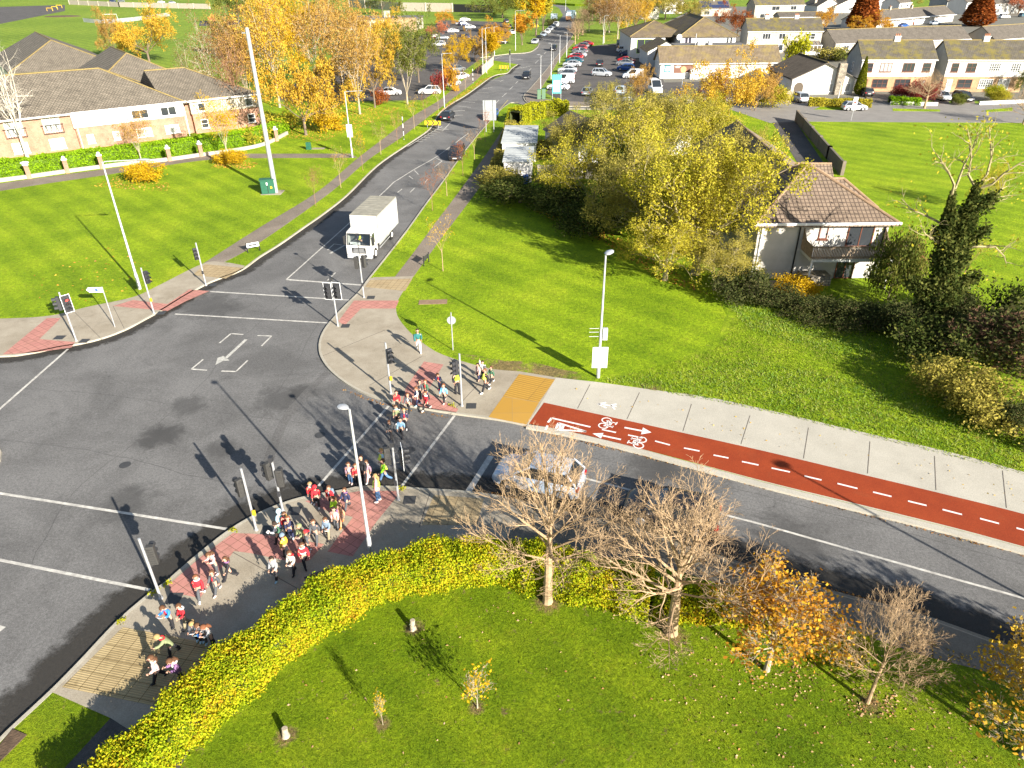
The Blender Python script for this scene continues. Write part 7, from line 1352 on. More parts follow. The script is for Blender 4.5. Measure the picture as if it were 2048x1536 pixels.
# --- around the apartments
plant_tree('bare_tall', (56, 317), 15.5, 7, 'white-stemmed bare birch in front of the apartment juliet balconies', name='birch_tree', bark='birch', rz=.3)
plant_tree('bare_tall', (388, 215), 12, 5, 'white-stemmed bare birch against the apartment roof end', 'brown', name='birch_tree', bark='bark_pale', rz=1.3); plant_tree('bare_tall', (440, 240), 17, 7, 'tall pale birch right of the apartment roof', 'brown', name='birch_tree', bark='bark_pale', rz=2.3); plant_tree('bare_tall', (478, 250), 15, 8, 'brownish bare birch between the apartment gable and the mast', 'brown', name='birch_tree', bark='bark_red', rz=.6)
plant_tree('tall2', (283, 322), 6.6, 4.5, 'thin half-bare tree rising behind the big yellow shrub', 'amber', name='small_tree'); plant_tree('tall2', (455, 312), 8.0, 5.0, 'half-bare yellow tree at the right end of the clipped hedge', 'yellow', name='small_tree')
for lab, b, w_, h_ in (('big mound of yellow leaves on the grass before the apartment hedge', (290, 362), 4.6, 2.0), ('low yellow shrub at the grass edge right of the big yellow mound', (462, 326), 4.2, 1.5)): plant_tree('bush', b, h_, w_, lab, 'yellow', name='yellow_shrub', cat='shrub')
for i, (k, b, H, w_, lv, lab) in enumerate((('broad1', (300, 128), 17, 17, 'gold', 'large golden tree left of the mast top, beyond the apartments'), ('broad2', (232, 118), 13, 9, 'amber', 'bushy amber tree at the left side of the large golden tree'),
   ('tall1', (500, 215), 16, 9, 'amber', 'brown-gold birch just left of the mast'), ('tall2', (470, 190), 16, 9, 'brown', 'brownish thin birch behind the apartment gable'), ('broad1', (612, 270), 14.5, 12.5, 'gold', 'nearest golden tree, low boughs over the grass behind the mast'), ('tall2', (560, 215), 19, 10, 'gold', 'tall golden birch right behind the mast top'), ('broad2', (600, 160), 17, 13, 'yellow', 'yellow tree deep in the golden clump'),
   ('tall2', (640, 200), 20, 10, 'amber', 'tallest golden birch in the clump'), ('broad1', (690, 205), 15, 11, 'amber', 'amber tree in the middle of the golden clump'), ('tall2', (720, 228), 16, 9, 'amber', 'thin-leaved amber tree with visible trunk, right part of the clump'), ('broad2', (750, 215), 14, 10, 'gold', 'golden tree with visible trunk at the right side of the clump'), ('tall1', (685, 165), 18, 10, 'amber', 'tall amber birch behind the middle of the clump'),
   ('tall1', (815, 208), 16, 9, 'green', 'tall grey-green tree right of the golden clump'), ('broad1', (838, 165), 15, 9, 'green', 'olive tree behind the grey-green one'), ('broad2', (540, 130), 16, 14, 'amber', 'amber tree at the back left of the clump'), ('broad1', (470, 110), 14, 14, 'olive', 'olive-brown tree at the back of the apartments'), ('broad2', (560, 75), 16, 16, 'gold', 'far golden tree above the clump'), ('broad1', (640, 62), 15, 18, 'amber', 'far amber tree left of the school block'), ('broad1', (478, 48), 17, 18, 'green', 'dull green tree at the top edge left of the clump'),
   ('broad2', (765, 30), 16, 18, 'green', 'green tree at the top edge right of the school block'), ('broad1', (740, 100), 13, 14, 'amber', 'russet tree in front of the school block'), ('broad2', (785, 130), 13, 10, 'gold', 'golden tree behind the grey-green tree'))):
    plant_tree(k, b, H, w_, lab, lv, name='autumn_tree', z=ZL if b[1] > 200 else 0)
for b, w_, h_, lv, lab in (((655, 262), 5, 2.6, 'yellow', 'yellow undergrowth under the nearest golden tree'), ((762, 208), 3, 2.4, 'rust', 'russet shrub at the foot of the right golden trees'), ((560, 262), 6, 2.6, 'lime', 'green-gold shrub left of the nearest golden tree'), ((510, 285), 5, 2.0, 'lime', 'green-gold shrub beside the mast base'), ((900, 182), 3.4, 4.5, 'orange', 'orange shrub beside the school cars'), ((878, 186), 3.2, 3.5, 'maroon', 'maroon-leaved shrub left of the orange one')): plant_tree('bush_far', b, h_, w_, lab, lv, name='shrub', cat='shrub')
# --- school car park and far road trees
for k, b, H, w_, lv, lab in (('broad2', (913, 143), 8.0, 8.5, 'yellow', 'bright yellow tree in the school car park'), ('poplar', (984, 128), 7.5, 4.5, 'yellow', 'columnar yellow tree at the end of the railing'), ('broad1', (950, 120), 8, 7, 'amber', 'amber tree between the two yellow ones'), ('broad1', (982, 96), 9, 11, 'orange', 'orange tree at the back of the school car park'), ('poplar', (1044, 90), 9, 6, 'orange', 'orange columnar tree by the long-armed lamp'), ('poplar', (1072, 72), 16, 9, 'yellow', 'tall yellow-green poplar by the roadside cars, left one'), ('poplar', (1086, 62), 15, 8, 'lime', 'tall yellow-green poplar by the roadside cars, right one'), ('broad1', (1005, 36), 15, 26, 'green', 'dark evergreen clump by the far wall'), ('broad2', (1040, 36), 17, 18, 'lime', 'tall pale green tree by the far wall'), ('broad1', (873, 75), 6, 9, 'pink', 'pink-leaved round tree in the school car park'), ('broad2', (893, 52), 6, 9, 'orange', 'pale orange tree behind the pink-leaved one')): plant_tree(k, b, H, w_, lab, lv, name='autumn_tree', z=0)
for i, (b, H, w_, lv, k) in enumerate((((1150, 88), 7, 6, None, 'globe1'), ((1156, 78), 7, 6, None, 'globe2'), ((1165, 70), 9, 8, None, 'globe1'), ((1178, 62), 10, 9, 'brown', 'tall2'), ((1208, 86), 15, 10, 'brown', 'tall2'), ((1235, 78), 16, 10, 'amber', 'tall2'), ((1218, 66), 15, 12, 'amber', 'tall1'), ((1252, 72), 14, 12, 'amber', 'tall2'), ((1268, 70), 14, 14, 'gold', 'broad2'), ((1290, 45), 16, 18, 'olive', 'broad1'), ((1200, 48), 15, 14, 'brown', 'tall2'), ((1240, 46), 17, 14, 'orange', 'tall1'), ((1330, 40), 13, 18, 'olive', 'broad2'), ((1375, 40), 11, 16, 'olive', 'broad1'), ((1185, 40), 13, 12, 'brown', 'tall2'), ((1275, 28), 16, 18, 'orange', 'tall1'))):
    plant_tree(k, b, H, w_, ['small bare tree', 'small bare tree', 'bare tree', 'bare brown tree', 'tall pale-stemmed tree', 'tall amber-topped tree', 'amber tree', 'thin amber tree', 'golden tree', 'olive tree', 'brown thin tree', 'orange tree', 'olive tree', 'olive bushy tree', 'brown tree', 'orange tree'][i]+' in the park strip between road and shop, '+['nearest the road', 'second from the road', 'third from the road', 'at the road bend', 'by the twin-headed lamp', 'right of the twin-headed lamp', 'behind the twin-headed lamp', 'centre of the strip', 'beside the shop hall', 'behind the shop hall', 'at the back left', 'at the back centre', 'above the shop hall roof', 'left of the solar roof', 'by the refuse lorry', 'at the top edge'][i], lv, name='park_tree', z=0)
for b, w_, h_, lab in (((1098, 52), 3.5, 2.2, 'left clipped brown bush at the far verge'), ((1105, 51), 4, 2.6, 'right clipped brown bush at the far verge')): plant_tree('bush_far', b, h_, w_, lab, 'bramble', name='shrub', cat='shrub', z=0)
# --- houses' gardens
for k, b, H, w_, lv, lab in (('cone', (1717, 190), 6.8, 2.3, 'cypress', 'tall narrow cypress beside the stone-chimney bungalow'), ('broad1', (1455, 240), 11.5, 13, 'gold', 'big golden tree in front of the shop'), ('broad2', (1428, 215), 7, 6, 'rust', 'rust-red tree at the left side of the big golden tree'), ('broad1', (1510, 222), 8, 8, 'amber', 'amber tree at the right side of the big golden tree'), ('broad1', (1474, 74), 11, 15, 'rust', 'brown-red tree left of the house with two chimneys'), ('broad2', (1510, 88), 7, 7, 'lime', 'green-gold bush tree below the brown-red tree'), ('bush_far', (1590, 128), 6.5, 6.5, 'brightbush', 'bright yellow-green tree before the conservatory'), ('broad2', (1645, 62), 8, 10, 'orange', 'orange tree right of the house with two chimneys'), ('cone', (1722, 62), 17, 12, 'rust', 'tall copper-red tree among the white gables'), ('broad1', (1748, 66), 7, 16, 'orange', 'orange tree at the foot of the copper-red tree'), ('cone', (1952, 52), 13, 13, 'rust', 'copper-red conical tree above the bungalow terrace'), ('broad1', (2036, 28), 11, 17, 'pink', 'pink-red tree at the top right corner'), ('broad2', (1812, 14), 9, 15, 'olive', 'olive tree at the top edge above the bungalow row'), ('globe1', (1848, 218), 6.5, 7.5, 'maroon', 'bare tree with maroon leaves on the verge before the mossy roof'), ('bush', (1842, 205), 3.4, 5.6, 'maroon', 'maroon shrub behind the low white wall'), ('bush', (1805, 196), 2.0, 4.5, 'maroon', 'red shrub on the small front lawn'), ('bush_far', (1660, 118), 2.6, 9, 'olive', 'olive hedge shrubs behind the bungalow, left part'), ('bush_far', (1690, 122), 2.6, 8, 'green', 'grey-green hedge shrubs behind the bungalow, right part'), ('globe2', (2046, 250), 6, 6, 'brown', 'bare brown tree at the right edge by the residential road'), ('bush', (1985, 200), 2.4, 3.2, 'brightbush', 'yellow-green shrub in the right front garden'), ('bush', (1998, 205), 2.0, 3.0, 'lime', 'dull green shrub in the right front garden'), ('broad2', (2044, 190), 5.5, 5, 'green', 'dark tree at the right edge beside the glazed porch'), ('bush', (1915, 210), 1.8, 2.6, 'green', 'shrub between the two front drives'), ('bush', (1530, 190), 3, 4, 'amber', 'amber shrub by the board fence'), ('bush', (1563, 172), 3.4, 5, 'orange', 'orange shrub left of the stone-chimney bungalow'), ('bush_far', (1763, 18), 5, 8, 'green', 'green shrub near the white gables')): plant_tree(k, b, H, w_, lab, lv, name='shrub' if 'bush' in k else 'garden_tree', cat='shrub' if 'bush' in k else 'tree', z=.01)
# --- shop front bushy tree and the big group in the middle
for k, b, H, w_, lv, lab in (('broad2', (1275, 205), (1275, 128), 5.5, 'amber', 'amber bushy tree at the near edge of the shop car park'), ('big3', (1215, 250), (1215, 160), 8, 'olive', 'olive twiggy tree rising before the shop car park'), ('big2', (1155, 330), (1150, 215), 9.5, 'olive', 'olive tree right of the sheds'), ('big1', (1275, 350), (1265, 172), 12.5, 'olive', 'ivy-stemmed olive tree in the centre of the big group'), ('big3', (1185, 425), (1175, 275), 10.5, 'lime', 'low yellow-green tree overhanging the lawn, left side of the big group'), ('big1', (1385, 330), (1390, 195), 12, 'lime', 'bright yellow-green tree at the back of the big group'), ('big1', (1390, 548), (1360, 250), 12.5, 'lime', 'largest yellow-green tree at the front of the big group'), ('big2', (1300, 490), (1295, 280), 10.5, 'olive', 'dark olive tree between the ivy stem and the largest tree'), ('big3', (1465, 425), (1460, 250), 9, 'olive', 'olive tree leaning over the brown tile roof'), ('big3', (1500, 360), (1500, 255), 5.5, 'olive', 'twiggy tree beside the long brown roof'), ('big2', (1428, 580), (1430, 460), 6, 'olive', 'olive shrubby tree left of the balcony house'), ('big3', (1340, 290), (1340, 180), 12, 'olive', 'olive tree between the white bungalow and the shop'), ('big3', (1122, 405), 4.6, 5, 'olive', 'olive bush tree on the lawn edge below the bins'), ('big2', (1235, 440), 8, 9, 'olive', 'olive tree against the ivy mass, centre of the big group'), ('big1', (1330, 560), 6, 7.5, 'lime', 'low golden-green boughs at the lawn edge, foot of the largest tree'), ('big2', (1290, 420), 11, 10, 'lime', 'yellow-green tree behind the largest front tree'), ('big3', (1420, 480), 9, 9, 'olive', 'olive tree between the largest tree and the brown roof'), ('big2', (1462, 500), 8, 5, 'olive', 'olive tree close behind the left corner of the balcony house')):
    plant_tree(k, b, H, w_, lab, lv, name='olive_tree')
for b, w_, h_, lv, lab in (((1250, 440), 5, 6.5, 'ivy', 'dark ivy mass round the central trunk'), ((1235, 395), 4, 6, 'ivy', 'dark ivy mass behind the central trunk'), ((1478, 598), 4.5, 2.2, 'bramble', 'dark bramble thicket left of the balcony house'), ((1040, 405), 8, 2.2, 'ivy', 'dark low bush at the lawn corner below the sheds'), ((1000, 375), 5, 2.0, 'olive', 'olive hedge end by the white shed'), ((1120, 430), 6, 2.6, 'ivy', 'shaded bush under the lawn-side tree'), ((1180, 470), 6, 2.8, 'ivy', 'shaded bush at the foot of the big group'), ((1043, 289), 4.4, 2.7, 'lime', 'leafy strip growing between the two pale sheds'), ((1545, 215), 5, 3.4, 'lime', 'yellow-green bush at the driveway end')): plant_tree('bush', b, h_, w_, lab, lv, name='shrub', cat='shrub')
# --- ivy tree and the dark thicket on the right
t = thing('ivy_tree', 'leaning ivy-clad tree with bare forked crown on the right field edge', 'tree', G(1848, 662, ZL)); rng = np.random.default_rng(77); mb = MB(); tips, mid = [], []
stem = [Vector((0, 0, -.1)), Vector((.1, 0, 3)), Vector((.3, .1, 6)), Vector((.5, .2, 8.4)), Vector((.6, .3, 10.0))]; mb.path(stem, [.42, .34, .27, .2, .12], 9, cap=False); st2 = [stem[1].lerp(stem[2], .6), Vector((-.5, .2, 7.5)), Vector((-.9, .2, 9.5))]; mb.path(st2, [.22, .16, .1], 7, cap=False)
sp = [(0, 0, 0, 0, 0, 6), (6, .5, 45, .22, .05, 5), (5, .5, 48, .25, .03, 4), (0, 0, 0, .3, 0, 3)]
for p0, d0, ln in ((stem[4], (.6, .1, 1), 4), (stem[4], (-.2, .3, 1), 4.2), (st2[2], (-.5, 0, 1), 4), (st2[2], (.2, .2, 1), 4.2), (st2[1], (-1, .1, .7), 3.6), (stem[3], (1, 0, .6), 4.2), (stem[2], (1, -.3, .55), 5), (stem[2], (-1, .2, .5), 3.5), (stem[1], (1, .2, .3), 3.6), (stem[4], (1, -.2, .5), 3.6)): grow(mb, rng, p0, Vector(d0).normalized(), ln, .1, 1, sp, tips, mid)
mb.build('trunk', MT['bark_lichen'], t)
C = []
for a, b, ra, rb in ((stem[0], stem[1], 1.5, 1.15), (stem[1], stem[2], 1.15, .85), (stem[2], stem[3], .8, .5), (stem[3], stem[4], .4, .2), (st2[0], st2[1], .65, .45), (st2[1], st2[2], .4, .2)):
    n = 2900; u = rng.uniform(0, 1, (n, 1)); P = np.array(a)*(1-u)+np.array(b)*u; R_ = (ra*(1-u)+rb*u)*np.sqrt(rng.uniform(.2, 1, (n, 1)))*(1+.35*np.sin(P[:, 2:3]*2.6)); th = rng.uniform(0, 6.28, (n, 1)); C.append(P+np.hstack([R_*np.cos(th), R_*np.sin(th), rng.normal(size=(n, 1))*.25]))
leaf_object('ivy', np.vstack(C), .2, LM['ivy'], t, rng); T = np.array([tuple(q) for q in tips]); leaf_object('sparse_leaves', T[rng.integers(0, len(T), 500)]+rng.normal(size=(500, 3))*.3, .16, LM['lime'], t, rng)
for p0, d0, ln in ((stem[1], Vector((1.4, -.3, .9)), 2.6), (stem[2], Vector((1.3, .2, .9)), 2.4), (stem[2], Vector((-1.2, .2, 1)), 2.0), (stem[1], Vector((-1.4, .1, .5)), 2.2), (stem[3], Vector((1, .1, .8)), 1.8)):
    q1 = p0+d0.normalized()*ln; n = 900; u = rng.uniform(0, 1, (n, 1)); P = np.array(p0)*(1-u)+np.array(q1)*u; leaf_object('ivy', P+rng.normal(size=(n, 3))*(.42-.22*u), .2, LM['ivy'], t, rng); MB().path([p0, q1], [.1, .05], 6).build('limb', MT['bark_lichen'], t)
for i, (b, w_, h_, lv, k, lab) in enumerate((((1775, 600), 3.4, 5.2, 'green', 'bush', 'sunlit ivy bush at the foot of the leaning tree'), ((1900, 660), 4.4, 3.0, 'bramble', 'bramble', 'bramble bush just right of the leaning tree'), ((1560, 614), 4.5, 1.4, 'bramble', 'bramble', 'dark bramble below the balcony house, left part'), ((1640, 634), 4.5, 1.3, 'bramble', 'bramble', 'dark bramble below the balcony patio'), ((1720, 652), 4.5, 1.6, 'bramble', 'bramble', 'dark bramble between patio and leaning tree'), ((1800, 672), 5, 2.4, 'bramble', 'bramble', 'dark bramble under the leaning tree'), ((1990, 735), 6, 4.4, 'bramble', 'brushwood', 'tangled brown brushwood thicket at the right edge'), ((1935, 725), 5, 3.4, 'bramble', 'brushwood', 'tangled brown brushwood left of the edge thicket'), ((2055, 760), 6, 4.8, 'bramble', 'brushwood', 'dark brushwood cut by the right edge'), ((1890, 800), 4.2, 2.2, 'olive', 'bush', 'sunlit bush on the rough bank, left of two'), ((1955, 840), 4.4, 2.3, 'olive', 'bush', 'sunlit bush on the rough bank, right of two'), ((2040, 680), 5, 3.6, 'ivy', 'bush', 'dark bush at the right edge below the field'), ((1860, 720), 5, 2.6, 'ivy', 'bush', 'dark bush in the shade behind the sunlit bank bushes'), ((2030, 870), 4, 1.8, 'bramble', 'bramble', 'low scrub at the right edge above the pavement'), ((1800, 560), 3, 3.8, 'brown', 'brushwood', 'brown twiggy bush beside the balcony'), ((1590, 590), 3, 1.4, 'yellow', 'bush', 'yellow plant by the balcony patio'), ((1960, 420), 3.4, 5, 'lime', 'big3', 'yellow-leaved sapling cluster right of the leaning trunk'), ((1925, 560), 3.6, 4, 'lime', 'street2', 'thin yellow-leaved bush beside the leaning trunk'))):
    plant_tree(k, b, h_, w_, lab, lv, name='shrub', cat='shrub')
# --- hedges
def hedge(label, line, wd, h, lv, n, ls, core=(.05, .06, .015), name='hedge', wob=.12, taper=True):
    t = thing(name, label, 'hedge', Vector((line[0].x, line[0].y, 0))); P = np.array([[p.x-line[0].x, p.y-line[0].y] for p in line]); seg = np.linalg.norm(np.diff(P, axis=0), axis=1); cum = np.concatenate([[0], np.cumsum(seg)]); rng = np.random.default_rng(int(n)+3)
    MB().ribbon([Vector(p) for p in P], wd*.72, 0, h*.86).build('inner_growth', mat('hedge_core', core, .95, .4, 3), t)
    s = rng.uniform(0, cum[-1], n); i = np.clip(np.searchsorted(cum, s)-1, 0, len(seg)-1); f = (s-cum[i])/seg[i]; B = P[i]+(P[i+1]-P[i])*f[:, None]; d = (P[i+1]-P[i])/seg[i][:, None]; nr = np.stack([-d[:, 1], d[:, 0]], 1)
    a = rng.uniform(0, wd+2*h, n); side = np.where(a < h, -1, np.where(a < h+wd, 0, 1)); lat = np.where(side == 0, rng.uniform(-.5, .5, n)*wd, side*wd*.5); zz = np.where(side == 0, h, rng.uniform(.03, 1, n)*h)
    bulge = .10*np.sin(s*1.3)+.08*np.sin(s*2.9+1)+.05*np.sin(s*6.1); top = zz/h; lat = lat*(1-.16*top**3)+rng.normal(size=n)*wob; zz = zz*(1+.5*bulge*top)-.10*(np.abs(lat)/(wd/2))**4*top*h*.6+rng.normal(size=n)*wob*.7
    C = np.column_stack([B+nr*(lat*(1+bulge))[:, None], np.maximum(zz, .03)]); leaf_object('foliage', C, ls, LM[lv], t, rng, .2); return t
HN = crv([(150, 1700), (265, 1570), (395, 1440), (520, 1330), (625, 1250), (730, 1190), (830, 1160), (930, 1145), (1030, 1147), (1120, 1168), (1210, 1192), (1300, 1212)])
hl = W(HN)
hedge('long curved yellow-green hedge sweeping round the front lawn', hl, 1.75, 1.35, 'hedge', 125000, .072)
HR = W(crv([(1300, 1212), (1380, 1222), (1470, 1232), (1560, 1262), (1640, 1290), (1730, 1322)]))
hedge('thinner patchy end of the front hedge under the bare trees', HR, 1.3, .8, 'hedge', 13000, .11)
hb_ = W(crv([(-200, 384), (0, 355), (60, 348), (136, 338), (205, 328), (340, 312), (403, 303), (470, 294), (530, 281), (572, 262)]))
hedge('clipped bright green hedge behind the low coping wall at the apartments', hb_, 1.5, 1.95, 'laurel', 26000, .2, (.08, .14, .01))
hedge('hedge with sunlit top beside the right footpath and sheds', W(crv([(985, 372), (1000, 335), (1012, 300), (1022, 262)])), 1.5, 1.6, 'olive', 9000, .17, (.03, .035, .01)); hedge('bright yellow-green hedge by the shop entrance', W(crv([(1030, 250), (1060, 240), (1098, 232), (1135, 230)])), 2.6, 2.3, 'brightbush', 9000, .2)
hedge('front hedge of the stone-chimney bungalow', W([(1616, 211), (1670, 213), (1740, 214)], .13), 1.4, 1.3, 'lime', 6000, .2); hedge('bright green box hedge behind the low white wall', W([(1778, 207), (1838, 209)], .13), 2.6, 1.1, 'laurel', 4000, .2); hedge('olive hedge along the yard wall under the big trees', W([(1065, 318), (1120, 300), (1180, 285)]), 1.6, 1.8, 'olive', 6000, .19, (.03, .035, .01))
# --- loose stuff: fallen leaves, weeds
def scatter(name, regions, size, m, kind_label=None, z=ZL+.012, flat=.93):
    C = []
    for poly, n in regions:
        q = np.array([[p.x, p.y] for p in W(poly, z)]); lo, hi = q.min(0), q.max(0); got = 0
        while got < n:
            c = RNG.uniform(lo, hi, (n*2, 2)); ins = np.zeros(len(c), bool); j = len(q)-1
            for i in range(len(q)):
                cr = (q[i, 1] > c[:, 1]) != (q[j, 1] > c[:, 1]); xx = (q[j, 0]-q[i, 0])*(c[:, 1]-q[i, 1])/(q[j, 1]-q[i, 1]+1e-12)+q[i, 0]; ins ^= cr & (c[:, 0] < xx); j = i
            c = c[ins][:n-got]; got += len(c); C.append(np.column_stack([c, np.full(len(c), z)+RNG.uniform(0, .015, len(c))]))
    return tag(leaf_object(name, np.vstack(C), size, m, None, RNG, flat), kind='stuff')
scatter('fallen_leaves', [([(1050, 1180), (1330, 1270), (1700, 1400), (2048, 1500), (2048, 1380), (1800, 1300), (1400, 1240)], 420), ([(1250, 1270), (1700, 1380), (2048, 1480), (2048, 1536), (1500, 1536), (1300, 1400)], 260), ([(500, 1400), (900, 1180), (1300, 1300), (1500, 1536), (500, 1536)], 90), ([(1480, 1290), (1640, 1330), (1620, 1400), (1500, 1380)], 170), ([(1690, 1370), (1800, 1390), (1790, 1440), (1690, 1430)], 170)], .075, leaf_mat('dry_leaves', [(.46, .28, .13), (.55, .38, .22), (.36, .17, .06), (.58, .46, .32)], .1))
scatter('leaf_litter', [([(540, 270), (640, 285), (760, 240), (800, 215), (700, 215), (560, 235)], 2600), ([(440, 318), (520, 326), (500, 338), (420, 336)], 500), ([(240, 350), (350, 368), (330, 384), (180, 372)], 400), ([(860, 240), (905, 200), (960, 160), (985, 152), (930, 190), (880, 225)], 700), ([(1060, 420), (1200, 480), (1320, 560), (1420, 590), (1300, 510), (1150, 430)], 900), ([(1200, 70), (1320, 70), (1310, 84), (1210, 84)], 700), ([(40, 560), (260, 480), (330, 560), (100, 625)], 90)], .15, leaf_mat('litter', [(.42, .20, .03), (.50, .30, .05), (.33, .12, .03), (.45, .25, .12)], .1))
scatter('kerb_leaves', [([(1060, 856), (1300, 912), (1700, 1018), (2048, 1108), (2048, 1114), (1700, 1024), (1300, 918), (1060, 862)], 500), ([(690, 778), (760, 805), (900, 834), (900, 838), (750, 806), (684, 780)], 120), ([(820, 976), (1000, 992), (1250, 1052), (1670, 1184), (1840, 1228), (1840, 1222), (1660, 1176), (1000, 986)], 500)], .08, leaf_mat('kerb_litter', [(.36, .20, .05), (.25, .11, .04), (.45, .30, .1)], .1), z=ZR+.012)
scatter('pavement_leaves', [([(420, 1290), (700, 1180), (840, 1060), (980, 1080), (700, 1200), (500, 1330)], 160), ([(1110, 770), (1500, 830), (2048, 960), (2048, 1010), (1500, 880), (1110, 800)], 70), ([(1700, 1235), (2048, 1345), (2048, 1370), (1700, 1262)], 160)], .08, LM['gold'], z=ZP+.01)
def tufts(name, regions, n_h, m):
    V = []; F = []
    Cs = []
    for poly, n in regions:
        q = W(poly, ZL); xs = [p.x for p in q]; ys = [p.y for p in q]; got = 0
        while got < n:
            x, y = RNG.uniform(min(xs), max(xs)), RNG.uniform(min(ys), max(ys)); ins = False; j = len(q)-1
            for i in range(len(q)):
                if (q[i].y > y) != (q[j].y > y) and x < (q[j].x-q[i].x)*(y-q[i].y)/(q[j].y-q[i].y)+q[i].x: ins = not ins
                j = i
            if ins: Cs.append((x, y, ZL)); got += 1
    C = np.array(Cs); n = len(C); h = RNG.uniform(.5, 1.4, (n, 1))*n_h; a = RNG.uniform(0, 6.28, n); w_ = n_h*.22; dx = np.stack([np.cos(a)*w_, np.sin(a)*w_, np.zeros(n)], 1); tip = C+np.hstack([RNG.normal(size=(n, 2))*n_h*.5, h]); mid = (C+tip)/2+dx*.6
    Vv = np.stack([C-dx, C+dx, mid, tip], 1).reshape(-1, 3); me = bpy.data.meshes.new(name); me.vertices.add(4*n); me.vertices.foreach_set('co', Vv.ravel().astype(np.float32)); me.loops.add(4*n); me.loops.foreach_set('vertex_index', np.arange(4*n, dtype=np.int32)); me.polygons.add(n); me.polygons.foreach_set('loop_start', np.arange(0, 4*n, 4, dtype=np.int32)); me.update(calc_edges=True); me.materials.append(m)
    o = bpy.data.objects.new(name, me); COL.objects.link(o); return tag(o, kind='stuff')
tufts('rough_grass_blades', [([(1210, 764), (1500, 817), (1700, 864), (2048, 950), (2048, 800), (1800, 690), (1560, 620), (1470, 640), (1430, 700)], 22000)], .10, leaf_mat('rough_blades', [(.14, .23, .010), (.20, .30, .016), (.25, .33, .025), (.28, .26, .07), (.13, .20, .012)], .3))
tufts('weeds', [([(1180, 760), (1500, 812), (1800, 880), (2048, 940), (2048, 860), (1800, 780), (1500, 720), (1400, 740)], 3600), ([(1440, 600), (1560, 610), (1800, 690), (1900, 760), (1700, 720), (1500, 660)], 3000)], .15, leaf_mat('weed_leaves', [(.10, .20, .03), (.15, .26, .04), (.24, .30, .08), (.30, .30, .05)], .3))
tufts('lawn_blades', [([(390, 1536), (560, 1350), (800, 1200), (1060, 1160), (1300, 1240), (2048, 1390), (2048, 1536)], 40000)], .045, leaf_mat('lawn_blade', [(.085, .15, .006), (.13, .20, .008), (.18, .235, .012), (.11, .18, .006)], .3))
for i, (b, lab) in enumerate((((245, 1243), 'grassy weed at the kerb above the ribbed paving'), ((306, 1186), 'yellow-green weed at the kerb by the lower signal post, left one'), ((336, 1167), 'yellow-green weed at the kerb by the lower signal post, right one'), ((466, 1062), 'moss tuft on the kerb at the plaza corner'), ((806, 978), 'weed at the kerb beside the crossing signal post'), ((905, 812), 'small weed on the corner pink paving'))):
    p = G(*b, ZP); n = 40; C = np.column_stack([RNG.normal(size=(n, 2))*.09, np.abs(RNG.normal(size=n))*.05+.02]); o = leaf_object('weed', C, .08, LM['brightbush']); o.location = p; tag(o, lab, 'weed', 'weeds along the kerb')
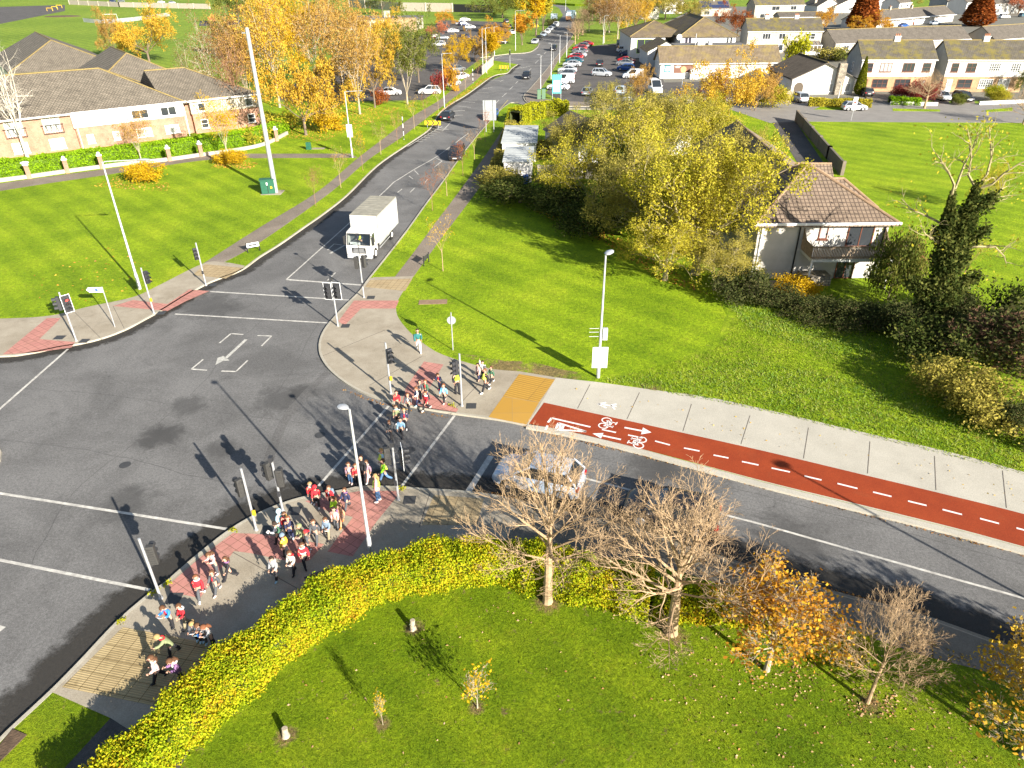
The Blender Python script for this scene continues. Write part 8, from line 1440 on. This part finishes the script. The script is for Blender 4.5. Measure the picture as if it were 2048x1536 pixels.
# ================================================================== FAR LEFT PLAYGROUND AND FIELD
def mk(name, label, cat, b, parts, rz=0.0):
    t = thing(name, label, cat, G(*b), rz)
    for nm, mb, m in parts: mb.build(nm, m, t)
    return t
rd = mat('play_red', (.50, .06, .04), .6); og = mat('play_orange', (.60, .22, .04), .6); sg = mat('play_surface', (.05, .06, .075), .9)
tag(MB().sheet(W([(400, 42), (485, 40), (492, 50), (398, 52)]), .02).build('play_surface', sg), kind='structure')
mk('climbing_frame', 'red climbing frame in the fenced playground right of the large golden tree', 'playground', (428, 48), [('tower', MB().box(-1.5, 1.5, -1.2, 1.2, 1.2, 1.5).box(-1.4, 1.4, -1.1, -1.0, 1.5, 2.6), rd), ('roof', MB().face([(-1.7, -1.3, 2.6), (1.7, -1.3, 2.6), (0, 0, 3.8)]).face([(1.7, -1.3, 2.6), (1.7, 1.3, 2.6), (0, 0, 3.8)]).face([(1.7, 1.3, 2.6), (-1.7, 1.3, 2.6), (0, 0, 3.8)]).face([(-1.7, 1.3, 2.6), (-1.7, -1.3, 2.6), (0, 0, 3.8)]), og), ('slide', MB().path([(1.5, 0, 1.4), (3.0, 0, .6), (4.0, 0, .2)], .35, 6), og)]+[('post', MB().tube((x, y, 0), (x, y, 2.6), .08), rd) for x in (-1.4, 1.4) for y in (-1.1, 1.1)])
mk('playground_swing', 'orange framed swing beside the red climbing frame', 'playground', (462, 46), [('frame', MB().tube((-2.5, -1, 0), (-2.2, 0, 2.6), .09).tube((-2.5, 1, 0), (-2.2, 0, 2.6), .09).tube((2.5, -1, 0), (2.2, 0, 2.6), .09).tube((2.5, 1, 0), (2.2, 0, 2.6), .09).tube((-2.2, 0, 2.6), (2.2, 0, 2.6), .09), og), ('swing_seat', MB().box(-1.2, -.7, -.15, .15, .5, .6).tube((-.95, 0, .6), (-.95, 0, 2.6), .03, n=4), rd), ('swing_seat', MB().box(.7, 1.2, -.15, .15, .5, .6).tube((.95, 0, .6), (.95, 0, 2.6), .03, n=4), rd)])
wallrun('mesh_fence', 'pale curved mesh fence on the playing field left of the large golden tree', 'fence', W(crv([(168, 44), (205, 47), (250, 44), (300, 38), (340, 32)])), 1.6, .06, MT['galv'], 4)
for i, (b, lab) in enumerate((((100, 22), 'yellow hoop barrier by the school yard, left one'), ((110, 19), 'yellow hoop barrier by the school yard, middle one'), ((119, 16), 'yellow hoop barrier by the school yard, right one'))):
    mk('hoop_barrier', lab, 'barrier', b, [('hoop', MB().path([(-1.6, 0, 0), (-1.6, 0, 1.5), (1.6, 0, 1.5), (1.6, 0, 0)], .16, 6), MT['yel'])])
mk('goal_posts', 'white goal posts on the far field behind the golden trees', 'goal', (222, 40), [('goal_frame', MB().path([(-3.2, 0, 0), (-3.2, 0, 2.4), (3.2, 0, 2.4), (3.2, 0, 0)], .1, 6), MT['sign_white'])])
mk('earth_mound', 'low brown earth patch on the far playing field', 'mound', (125, 33), [('mound', MB().sph((0, 0, 0), (9, 6, .5), 18, 8), MT['soil'])])
tag(MB().box(-.2, .2, -.2, .2, 0, .35).xf(Matrix.Translation(G(735, 387, ZL)) @ Matrix.Identity(4)).build('marker_stone', MT['birch']), 'short pale marker post by the left footpath near the mast', 'post') if False else None
